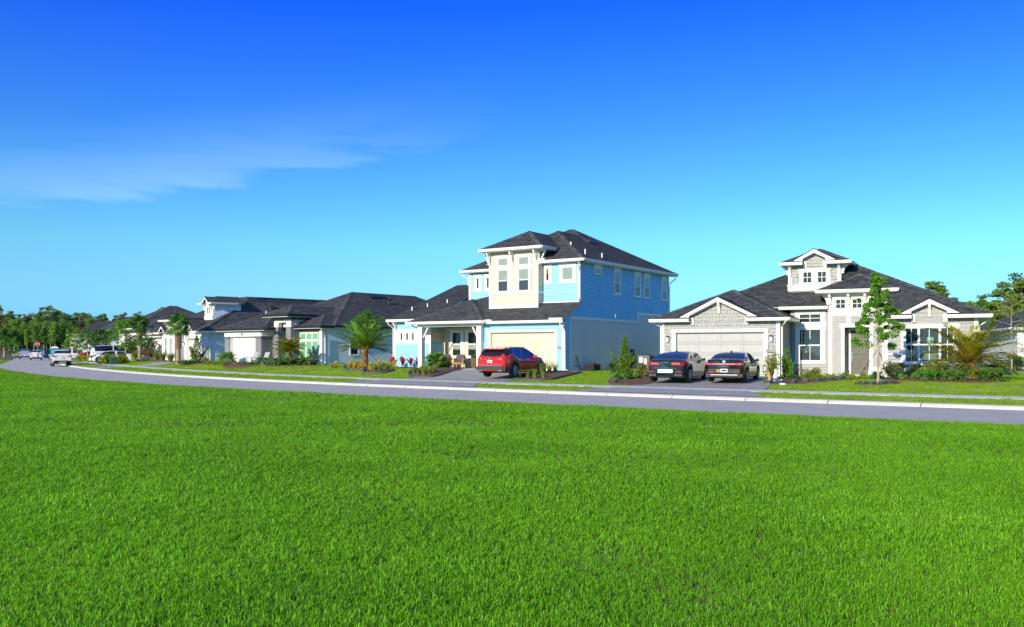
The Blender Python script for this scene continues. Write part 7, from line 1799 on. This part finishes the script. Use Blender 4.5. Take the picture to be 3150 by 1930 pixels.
# woods on the right behind the houses
def HT(yt, Y): return (1079 - yt) / FPX * Y + 1.4
for px, Y, yt, k, lb in ((2853, 128, 874, 'pine', 'flat topped pine above the right slope of the grey roof'), (2815, 131, 880, 'pine', 'pine crown just behind the grey roof slope, left of the flat topped one'), (2892, 140, 908, 'pine', 'small pine tip just above the grey roof slope'), (2940, 132, 887, 'pine', 'open crowned pine right of the grey roof'), (2984, 136, 902, 'pine', 'bushy pine second right of grey roof'), (3022, 140, 897, 'pine', 'thin pine tip third right of grey roof'), (3146, 108, 848, 'pine', 'tall leaning pine at the right edge of photo'), (3100, 112, 884, 'pine', 'yellow green pine left of the tall edge pine'), (3178, 110, 856, 'pine', 'pine cut off by the right edge of photo')):
    r = wood_tree(k, at(px, Y), Y, HT(yt, Y) / 17.6, 'pines behind the grey house', rg, lb)
    if px > 3090 or px < 2860: r.scale = (r.scale[0] * 1.6, r.scale[1] * 1.6, r.scale[2])
for i, px in enumerate(np.linspace(2700, 3230, 44)):
    Y = rg.uniform(116, 150); H = HT(np.interp(px, [2700, 2900, 3000, 3080, 3150], [940, 935, 920, 903, 880]) + rg.uniform(0, 40), Y)
    k = ('pine', 'broad', 'pine', 'slender')[i % 4]; r = wood_tree(k, at(px, Y), Y, H / {'pine': 17.6, 'slender': 13.5, 'broad': 15.8}[k], 'mixed trees behind the grey house', rg, {'pine': 'pine among the trees behind the grey house', 'broad': 'broad dark tree among the trees behind the grey house', 'slender': 'slender pale tree among the trees behind the grey house'}[k])
    r.scale = (r.scale[0] * 1.35, r.scale[1] * 1.35, r.scale[2])
undergrowth('undergrowth', 2650, 3260, 128, 156, 5.0, 9000, .5, 'wood_far_dark', 9)['label'] = 'dark undergrowth below the trees behind the grey house'
wood_tree('pine', at(2118, 150), 150, HT(935, 150) / 17.6, 'pines behind the grey house', rg, 'pine top peeping over left slope of the grey roof')
for px, H in ((640, HT(955, 190)), (520, HT(952, 190)), (505, HT(960, 190))):
    wood_tree('pine', at(px, 190), 190, H / 17.6, 'pines behind the pale blue house', rg, 'pine top showing above the roofs of the far houses')
q = MB(); q.poly([(24, 74, .62), (62, 80, .62), (80, 112, .62), (30, 104, .62)]); tag(q.build('pond', M['water']), kind='structure')
q = MB(); q.hexa([(26, 105, .3), (84, 113, .3), (84, 118, .3), (26, 110, .3), (26, 106, 1.2), (84, 114, 1.2), (84, 118, 1.5), (26, 110, 1.5)]); tag(q.build('pond_bank', M['bank']), kind='structure')

# ================================================================== THINGS AROUND THE HOUSES
HB = bpy.data.objects['blue_house']; HC = bpy.data.objects['modern_house']
def hw(root, u, v, z):
    a = root.rotation_euler[2]; c, s_ = math.cos(a), math.sin(a); return (root.location.x + u * c - v * s_, root.location.y + u * s_ + v * c, z)
def porch_chair(label, u, v, turn):
    p = hw(HB, u, v, .66); t = thing('porch_chair', label, 'chair', p, HB.rotation_euler[2] + turn, 'teak porch chairs')
    for x in (-.33, .33):
        for y in (-.33, .30):
            q = MB(); q.box(x - .03, x + .03, y - .03, y + .03, 0, .60 if y < 0 else .80); q.build('leg', M['wood'], t)
        q = MB(); q.box(x - .04, x + .04, -.36, .34, .60, .64); q.build('armrest', M['wood'], t)
    q = MB(); q.box(-.33, .33, -.36, -.31, .26, .36); q.box(-.33, .33, .28, .32, .26, .36); q.box(-.36, -.31, -.33, .30, .28, .36); q.box(.31, .36, -.33, .30, .28, .36); q.build('seat_frame', M['wood'], t)
    q = MB(); q.box(-.33, .33, .27, .31, .70, .80); q.box(-.33, .33, .27, .31, .45, .52); q.build('back_rail', M['wood'], t)
    q = MB(); q.box(-.29, .29, -.33, .26, .37, .50); q.build('seat_cushion', M['cushion'], t, 60)
    q = MB(); q.hexa([(-.29, .08, .50), (.29, .08, .50), (.29, .22, .50), (-.29, .22, .50), (-.29, .16, .93), (.29, .16, .93), (.29, .29, .93), (-.29, .29, .93)]); q.build('back_cushion', M['cushion'], t)
porch_chair('left teak armchair with grey brown cushions on the porch', -10.35, 1.35, -.35)
porch_chair('right teak armchair beside red car, angled towards its twin', -9.15, 1.45, .35)
p = hw(HB, -11.0, 2.0, .66); t = thing('planter', 'square brown planter with leafy fern left of the teak chairs', 'planter', p, HB.rotation_euler[2])
q = MB(); q.hexa([(-.17, -.17, 0), (.17, -.17, 0), (.17, .17, 0), (-.17, .17, 0), (-.22, -.22, .62), (.22, -.22, .62), (.22, .22, .62), (-.22, .22, .62)]); q.build('pot', M['planter'], t)
C = clumps(420, [(0, 0, .74), (.12, .05, .72), (-.12, 0, .72)], [(.18, .18, .12)] * 3, RNG); link('fern', quads('fern', leaf_quads(C, .10, RNG, .4), M['mid_leaf']), t)
p = hw(HB, -8.35, 2.1, .66); t = thing('planter', 'planter with fern mostly hidden behind the red car', 'planter', p, HB.rotation_euler[2])
q = MB(); q.hexa([(-.17, -.17, 0), (.17, -.17, 0), (.17, .17, 0), (-.17, .17, 0), (-.22, -.22, .66), (.22, -.22, .66), (.22, .22, .66), (-.22, .22, .66)]); q.build('pot', M['planter'], t)
link('fern', quads('fern', leaf_quads(C + np.array([0, 0, .05]), .10, RNG, .4), M['mid_leaf']), t)

def condenser(label, u, v, w_, d_, h_, z, m, fins=True, name='air_conditioner'):
    p = hw(HB, u, v, z); t = thing(name, label, 'air conditioner', p, HB.rotation_euler[2])
    q = MB(); q.box(-w_ / 2, w_ / 2, -d_ / 2, d_ / 2, .0, h_); q.build('case', M[m], t)
    q = MB()
    for i in range(9):
        y = -d_ / 2 + .06 + (d_ - .12) * i / 8; q.box(w_ / 2, w_ / 2 + .015, y - .012, y + .012, .05, h_ - .08)
        x = -w_ / 2 + .06 + (w_ - .12) * i / 8; q.box(x - .012, x + .012, -d_ / 2 - .015, -d_ / 2, .05, h_ - .08)
    g = q.build('grille', M['black' if m == 'black' else 'car_grey'], t); g['kind'] = 'stuff'
    q = MB(); q.lathe([(w_ * .42, 0), (w_ * .42, .04), (w_ * .2, .07), (.02, .07)], (0, 0, h_), 16); q.build('fan_guard', M['black'], t)
    return t
t = condenser('grey outdoor condenser with paper labels behind the upright juniper', .85, 9.9, .9, .95, .95, .55, 'ac')
q = MB(); q.box(-.30, -.05, -.50, -.485, .45, .85); q.box(.05, .25, -.50, -.485, .35, .75); q.build('label_sheet', M['sticker'], t)
condenser('low black unit on the ground against blue grey stucco', .55, 2.75, .55, .95, .52, .46, 'black', name='outdoor_unit')
p = hw(HB, .5, 3.45, .46); q = MB(); q.box(-.12, .12, -.13, .13, 0, .34); q.box(-.14, .14, -.15, .15, .34, .40); o = q.build('pump_box', M['sticker']); o.location = p; o.rotation_euler = HB.rotation_euler; tag(o, 'small pale box with lid beside the low black unit', 'box')

for lb, u in (('grey slatted garden chair left before the modern entry', 1.2), ('grey slatted garden chair right before modern entry', 2.75)):
    p = hw(HC, u, -1.2, .72); t = thing('garden_chair', lb, 'chair', p, HC.rotation_euler[2], 'grey garden chairs before the modern house')
    for i in range(5):
        q = MB(); x = -.26 + .13 * i; q.hexa([(x - .055, .10, .30), (x + .055, .10, .30), (x + .055, .13, .30), (x - .055, .13, .30), (x - .05, .42, 1.0), (x + .05, .42, 1.0), (x + .05, .45, 1.0), (x - .05, .45, 1.0)]); q.build('back_slat', M['pale_grey_chair'], t)
    q = MB(); q.box(-.30, .30, -.35, .15, .32, .36); q.build('seat', M['pale_grey_chair'], t)
    for x in (-.33, .33):
        q = MB(); q.box(x - .06, x + .06, -.38, .35, .55, .58); q.build('armrest', M['pale_grey_chair'], t)
        q = MB(); q.box(x - .03, x + .03, -.36, -.28, 0, .55); q.box(x - .03, x + .03, .22, .3, 0, .55); q.build('leg', M['pale_grey_chair'], t)

# yard sign, garden goose, stone
X, Y = at(2688, 43.4), 43.4; z = gat(X, Y); t = thing('yard_sign', 'white and green yard sign leaning behind the young oak', 'sign', (X, Y, z), R(-12))
q = MB(); q.hexa([(-.30, 0, .10), (.32, .0, .02), (.34, .03, .02), (-.28, .03, .10), (-.20, .05, .62), (.30, .05, .60), (.32, .08, .60), (-.18, .08, .62)]); q.build('board', M['ceramic_white'], t)
q = MB(); q.hexa([(-.29, -.008, .11), (.31, -.008, .03), (.31, .0, .03), (-.29, .0, .11), (-.26, .010, .26), (.31, .010, .19), (.31, .015, .19), (-.26, .015, .26)]); q.build('green_band', M['sign_green'], t)
q = MB(); q.hexa([(-.06, .008, .27), (.16, .008, .25), (.16, .016, .25), (-.06, .016, .27), (.0, .028, .42), (.12, .028, .41), (.12, .034, .41), (.0, .034, .42)]); q.build('emblem', M['sign_green'], t)
q = MB(); q.tube([(-.1, .05, -.1), (-.1, .06, .3)], .008, 5); q.tube([(.15, .05, -.1), (.15, .06, .3)], .008, 5); q.build('stake', M['black'], t)
X, Y = at(2384, 41.9), 41.9; z = gat(X, Y); t = thing('goose_statue', 'little white goose figure with blue dress among the edging plants', 'statue', (X, Y, z), R(20))
q = MB(); q.lathe([(.05, 0), (.17, .02), (.19, .10), (.13, .20), (.06, .24)], n=16); q.build('dress', M['ceramic_blue'], t, 50)
q = MB(); q.tube([(0, 0, .2), (.01, 0, .32), (.03, 0, .45), (.02, 0, .56)], [.11, .10, .05, .045], 10); q.tube([(-.02, 0, .57), (.04, 0, .60), (.10, 0, .58)], [.05, .055, .03], 10); q.build('body', M['ceramic_white'], t, 60)
q = MB(); q.tube([(.09, 0, .585), (.20, -.02, .56)], [.022, .006], 6); q.build('beak', M['yellow_leaf'], t)
q = MB(); q.tube([(.16, -.05, .06), (.30, -.08, .10), (.36, -.09, .14)], [.05, .06, .02], 8); q.build('wing', M['ceramic_white'], t, 60)
X, Y = at(2366, 41.7), 41.7; z = gat(X, Y); q = MB(); q.tube([(0, 0, 0), (.02, 0, .25), (-.03, 0, .48), (.05, 0, .62)], [.11, .09, .08, .03], 8); o = q.build('stump_ornament', M['ceramic_tan'], None, 60); o.location = (X, Y, z); tag(o, 'tan twisted ornament just left of the goose figure', 'ornament')
X, Y = at(2408, 40.1), 40.1; z = gat(X, Y); q = MB(); q.lathe([(.02, 0), (.13, .02), (.15, .06), (.10, .12), (.02, .14)], n=10); o = q.build('white_stone', M['ceramic_white'], None, 60); o.location = (X, Y, z); o.scale = (1.2, .8, .8); tag(o, 'white stone at the lawn edge of the grey house bed', 'stone')
# path lights
for px, Y, lb in ((1065, 60.5, 'short black path light at left of palm mound'), (1021, 62.5, 'short black path light by the lone croton'), (902, 64.5, 'short black path light standing in the modern house lawn'), (1265, 52.8, 'short black path light at the tip of the porch bed')):
    X = at(px, Y); q = MB(); q.tube([(0, 0, -.05), (0, 0, .26)], .018, 6); q.lathe([(.02, .26), (.06, .27), (.05, .32), (.01, .35)], n=10); o = q.build('path_light', M['black']); o.location = (X, Y, gat(X, Y)); tag(o, lb, 'garden light', 'short black path lights')

# stop sign, portable toilet, bins, utility box
X, Y = at(115, 152), 152; z = gat(X, Y); t = thing('stop_sign', 'red octagonal stop sign above the parked cars', 'road sign', (X, Y, z), R(30))
q = MB(); q.tube([(0, 0, -.2), (0, 0, 3.2)], .04, 8); q.build('post', M['ac'], t)
oc = [(.43 * math.cos(R(22.5 + 45 * k)), 2.78 + .43 * math.sin(R(22.5 + 45 * k))) for k in range(8)]
q = MB(); q.prism([(a, -.045, b) for a, b in oc], [(a, -.06, b) for a, b in oc]); q.build('rim', M['lettering'], t)
oc2 = [(a * .93, 2.78 + (b - 2.78) * .93) for a, b in oc]; q = MB(); q.prism([(a, -.06, b) for a, b in oc2], [(a, -.068, b) for a, b in oc2]); q.build('plate', M['sign_red'], t)
text('STOP', .30, Matrix.Translation((0, -.075, 2.77)) @ Matrix.Rotation(R(90), 4, 'X'), M['lettering'], t)
X, Y = at(168, 140), 140; z = gat(X, Y); t = thing('portable_toilet', 'teal portable toilet with white roof behind the nearest SUV', 'toilet cabin', (X, Y, z), R(25))
q = MB(); q.box(-.55, .55, -.55, .55, 0, 2.05); q.build('cabin', M['teal'], t); q = MB(); q.hexa([(-.6, -.6, 2.05), (.6, -.6, 2.05), (.6, .6, 2.05), (-.6, .6, 2.05), (-.35, -.5, 2.3), (.35, -.5, 2.3), (.35, .5, 2.3), (-.35, .5, 2.3)]); q.build('roof', M['ceramic_white'], t)
q = MB(); q.box(-.38, .38, -.585, -.55, .12, 1.9); q.build('door', M['teal'], t); q = MB(); q.box(-.5, .5, -.57, -.552, 1.95, 2.02); q.build('vent', M['black'], t)
X, Y = at(176, 134), 134; q = MB(); q.box(-.12, .12, -.12, .12, 0, 1.3); o = q.build('teal_post', M['teal']); o.location = (X, Y, gat(X, Y)); tag(o, 'thin teal post right of the portable toilet', 'post')
X, Y = at(206, 126), 126; t = thing('wheelie_bin', 'lime green wheelie bin before the white hatchback', 'bin', (X, Y, gat(X, Y)), R(15))
q = MB(); q.hexa([(-.22, -.25, .08), (.22, -.25, .08), (.22, .25, .08), (-.22, .25, .08), (-.29, -.34, 1.0), (.29, -.34, 1.0), (.29, .34, 1.0), (-.29, .34, 1.0)]); q.build('body', M['lime_plastic'], t); q = MB(); q.hexa([(-.31, -.37, 1.0), (.31, -.37, 1.0), (.31, .38, 1.0), (-.31, .38, 1.0), (-.28, -.3, 1.08), (.28, -.3, 1.08), (.28, .34, 1.1), (-.28, .34, 1.1)]); q.build('lid', M['lime_plastic'], t)
for x in (-.26, .26):
    q = MB(); q.lathe([(.02, -.03), (.12, -.03), (.12, .03), (.02, .03)], (x, .26, .12), 12, 'y'); q.build('wheel', M['tyre'], t)
X, Y = at(349, 94), 94; t = thing('utility_box', 'dark green utility box among the lime hedge bushes', 'utility box', (X, Y, gat(X, Y)), R(35))
q = MB(); q.box(-.32, .32, -.3, .3, 0, .62); q.build('case', M['green_plastic'], t); q = MB(); q.hexa([(-.35, -.33, .62), (.35, -.33, .62), (.35, .33, .62), (-.35, .33, .62), (-.33, -.2, .74), (.33, -.2, .74), (.33, .33, .74), (-.33, .33, .74)]); q.build('lid', M['green_plastic'], t)
for px, Y, lb in ((269, 108, 'thin wooden stake before the grey green tree'), (306, 107, 'thin wooden stake before the large white SUV'), (217, 148, 'thin wooden stake beside the pointed green tree')):
    X = at(px, Y); q = MB(); q.tube([(0, 0, -.1), (.02, 0, 1.7 if px != 217 else 2.6)], .045, 6); o = q.build('stake', M['stake']); o.location = (X, Y, gat(X, Y)); tag(o, lb, 'stake', 'wooden tree stakes')
X, Y = at(40, 205), 205; t = thing('fire_hydrant', 'small pale hydrant on the far left corner', 'hydrant', (X, Y, gat(X, Y)))
q = MB(); q.lathe([(.16, 0), (.16, .05), (.11, .07), (.11, .5), (.14, .52), (.12, .62), (.03, .72)], n=12); q.build('barrel', M['sticker'], t, 50); q = MB(); q.lathe([(.02, -.2), (.06, -.2), (.06, .2), (.02, .2)], (0, 0, .4), 10, 'y'); q.build('nozzle', M['ac'], t)

# ================================================================== GRASS: real blades, instanced tufts
def tuft_mesh(n, h, spread, wid, lean, m, seed):
    rng = np.random.default_rng(seed); V = []
    for i in range(n):
        a = rng.uniform(0, 6.283); r0 = spread * math.sqrt(rng.uniform()); a0 = rng.uniform(0, 6.283); ln = h * rng.uniform(.55, 1.15); le = lean * rng.uniform(.1, 1.0)
        dx, dy = math.cos(a), math.sin(a); b = np.array([r0 * math.cos(a0), r0 * math.sin(a0), -.005]); tw = a + 1.57 + rng.uniform(-.6, .6); t = np.array([math.cos(tw), math.sin(tw), 0]); w_ = wid * rng.uniform(.7, 1.3); prev, pw = b, w_ * .8
        for s_, ww in ((.5, 1.0), (.82, .7), (1.0, .08)):
            p = b + np.array([dx, dy, 0]) * ln * le * s_ ** 1.8 + np.array([0, 0, ln * (s_ - .45 * le * s_ ** 2.6)]); V.append([prev - t * pw, prev + t * pw, p + t * w_ * ww, p - t * w_ * ww]); prev, pw = p, w_ * ww
    return quads('tuft', np.array(V), m)
def scatter(name, P, rot, scl, idx, tufts, label):
    """one stuff object: tufts placed on points with geometry nodes"""
    me = bpy.data.meshes.new(name); me.vertices.add(len(P)); me.vertices.foreach_set('co', np.ascontiguousarray(P, np.float32).ravel())
    for nm, a, ty in (('rot', rot, 'FLOAT'), ('scl', scl, 'FLOAT'), ('idx', idx, 'INT')):
        at_ = me.attributes.new(nm, ty, 'POINT'); at_.data.foreach_set('value', np.ascontiguousarray(a, np.float32 if ty == 'FLOAT' else np.int32))
    o = link(name, me); col = bpy.data.collections.new(name + '_tufts')
    for k, tm in enumerate(tufts):
        t = bpy.data.objects.new('tuft_%d' % k, tm); col.objects.link(t)
    ng = bpy.data.node_groups.new(name, 'GeometryNodeTree'); ng.interface.new_socket('Geometry', in_out='INPUT', socket_type='NodeSocketGeometry'); ng.interface.new_socket('Geometry', in_out='OUTPUT', socket_type='NodeSocketGeometry')
    N = ng.nodes; gi = N.new('NodeGroupInput'); go = N.new('NodeGroupOutput'); ip = N.new('GeometryNodeInstanceOnPoints'); ci = N.new('GeometryNodeCollectionInfo')
    ci.inputs['Collection'].default_value = col; ci.inputs['Separate Children'].default_value = True; ci.inputs['Reset Children'].default_value = True
    def attr(nm, ty):
        a = N.new('GeometryNodeInputNamedAttribute'); a.data_type = ty; a.inputs['Name'].default_value = nm; return [s for s in a.outputs if s.enabled and s.name == 'Attribute'][0]
    cx = N.new('ShaderNodeCombineXYZ'); L = ng.links
    L.new(attr('rot', 'FLOAT'), cx.inputs['Z']); er = N.new('FunctionNodeEulerToRotation'); L.new(cx.outputs[0], er.inputs[0])
    L.new(gi.outputs[0], ip.inputs['Points']); L.new(ci.outputs[0], ip.inputs['Instance']); ip.inputs['Pick Instance'].default_value = True
    L.new(attr('idx', 'INT'), ip.inputs['Instance Index']); L.new(er.outputs[0], ip.inputs['Rotation']); L.new(attr('scl', 'FLOAT'), ip.inputs['Scale']); L.new(ip.outputs[0], go.inputs[0])
    md = o.modifiers.new('scatter', 'NODES'); md.node_group = ng
    return tag(o, label, 'grass', None, 'stuff')
def ground_many(X, Y):
    """vectorised s, d and height"""
    S = np.empty_like(X); D = np.empty_like(X)
    for a in range(0, len(X), 4000):
        x = X[a:a + 4000, None]; y = Y[a:a + 4000, None]; i = ((CXs[None] - x) ** 2 + (CYs[None] - y) ** 2).argmin(1); t = np.radians(th(CS[i])); dx = x[:, 0] - CXs[i]; dy = y[:, 0] - CYs[i]
        S[a:a + 4000] = CS[i] + dx * np.cos(t) - dy * np.sin(t); D[a:a + 4000] = dx * np.sin(t) + dy * np.cos(t)
    return S, D, gz(S, D, Y)
def noise2(X, Y, f, seed):
    r = np.random.default_rng(seed); v = 0
    for k in range(5):
        a = r.uniform(0, 6.28); ff = f * r.uniform(.5, 1.6); v = v + np.sin((X * math.cos(a) + Y * math.sin(a)) * ff + r.uniform(0, 6.28))
    return v / 5
# near field: denser close to the camera
PX = []; PY = []
for (Y0, Y1, dens) in ((4.6, 7, 700), (7, 10, 500), (10, 14, 300), (14, 20, 180), (20, 30, 90), (30, 48, 40), (48, 80, 16), (80, 150, 4)):
    half = .64
    A = half * (Y1 ** 2 - Y0 ** 2); n = int(A * dens); y = np.sqrt(RNG.uniform(Y0 ** 2, Y1 ** 2, n)); x = RNG.uniform(-half, half, n) * y
    PX.append(x); PY.append(y)
X = np.concatenate(PX); Y = np.concatenate(PY); S, D, Z = ground_many(X, Y); ok = D < -6.46 + .16 * noise2(S, D * 0, 2.2, 4); X, Y, Z, D = X[ok], Y[ok], Z[ok], D[ok]
dist = np.sqrt(X ** 2 + Y ** 2); sc = np.clip(.82 + .28 * noise2(X, Y, 1.1, 2) + .18 * noise2(X, Y, 4.0, 3), .45, 1.5) * RNG.uniform(.75, 1.2, len(X)) * np.interp(dist, [5, 14, 40, 80, 150], [1, 1.15, 1.6, 2.2, 3.5]) * np.interp(D, [-8.5, -6.5], [1, .7])
tu = [tuft_mesh(17, .086, .050, .0037, .75, M['blade'], 60 + k) for k in range(6)] + [tuft_mesh(15, .06, .07, .0045, .9, M['turf'], 70 + k) for k in range(3)]
edge = RNG.uniform(size=len(X)) < np.interp(D + .7 * noise2(X, Y, .6, 8), [-9.6, -7.6], [.06, 1.0])
ix = np.where(edge, RNG.integers(6, 9, len(X)), RNG.integers(0, 6, len(X)))
scatter('field_grass', np.stack([X, Y, Z - .004], 1), RNG.uniform(0, 6.283, len(X)), sc, ix, tu, 'lush bright green grass filling the near field')
# short turf of the verges and front lawns
n = 150000; Y = np.sqrt(RNG.uniform(24 ** 2, 100 ** 2, n)); X = RNG.uniform(-.60, .60, n) * Y; keep = RNG.uniform(size=n) < np.clip((48 / Y) ** 1.5, .12, 1); X, Y = X[keep], Y[keep]
S, D, Z = ground_many(X, Y); ok = ((D > .42) & (D < 2.72)) | ((D > 4.48) & (D < 26))
ok &= (S > -125)
for pr in DRIVES:
    dd = [p[0] for p in pr]; ok &= ~((D > dd[0] - .1) & (D < dd[-1] + .1) & (S > np.interp(D, dd, [p[1] for p in pr]) - .03) & (S < np.interp(D, dd, [p[2] for p in pr]) + .03))
def inside(poly, x, y):
    c = np.zeros(len(x), bool); n_ = len(poly)
    for i in range(n_):
        x0, y0 = poly[i]; x1, y1 = poly[(i + 1) % n_]; k = ((y0 > y) != (y1 > y)) & (x < (x1 - x0) * (y - y0) / (y1 - y0 + 1e-12) + x0); c ^= k
    return c
for b in BEDS: ok &= ~inside(b, X, Y)
for nm, fp in (('grey_house', [(-5.8, -.05, .8, 17), (.7, 3.1, 10.2, 17), (2.9, 2.6, 5.9, 17), (6, -.05, 10.3, 17)]), ('blue_house', [(-6.1, -.05, .05, 15.6), (-11.5, -.5, -6, 15.6), (-14.9, 1.1, -11, 15.6)]), ('modern_house', [(-4.7, -.15, .9, 20), (.8, 1.4, 6.9, 22), (1.6, .5, 4, 3)]), ('pale_blue_house', [(-4.3, -.1, .1, 20), (-9.8, -.1, -4, 20), (-6.8, -.7, -4.9, 2)])):
    h = bpy.data.objects[nm]; a = -h.rotation_euler[2]; dx, dy = X - h.location.x, Y - h.location.y; u = dx * math.cos(a) - dy * math.sin(a); v = dx * math.sin(a) + dy * math.cos(a)
    for (u0, v0, u1, v1) in fp: ok &= ~((u > u0) & (u < u1) & (v > v0) & (v < v1))
X, Y, Z = X[ok], Y[ok], Z[ok]
tt = [tuft_mesh(14, .07, .16, .0055, .9, M['turf'], 80 + k) for k in range(5)]
scatter('lawn_grass', np.stack([X, Y, Z - .004], 1), RNG.uniform(0, 6.283, len(X)), RNG.uniform(.7, 1.25, len(X)) * np.interp(Y, [30, 60, 100], [1, 1.3, 1.9]), RNG.integers(0, 5, len(X)), tt, 'short yellow green turf of verges and front lawns')
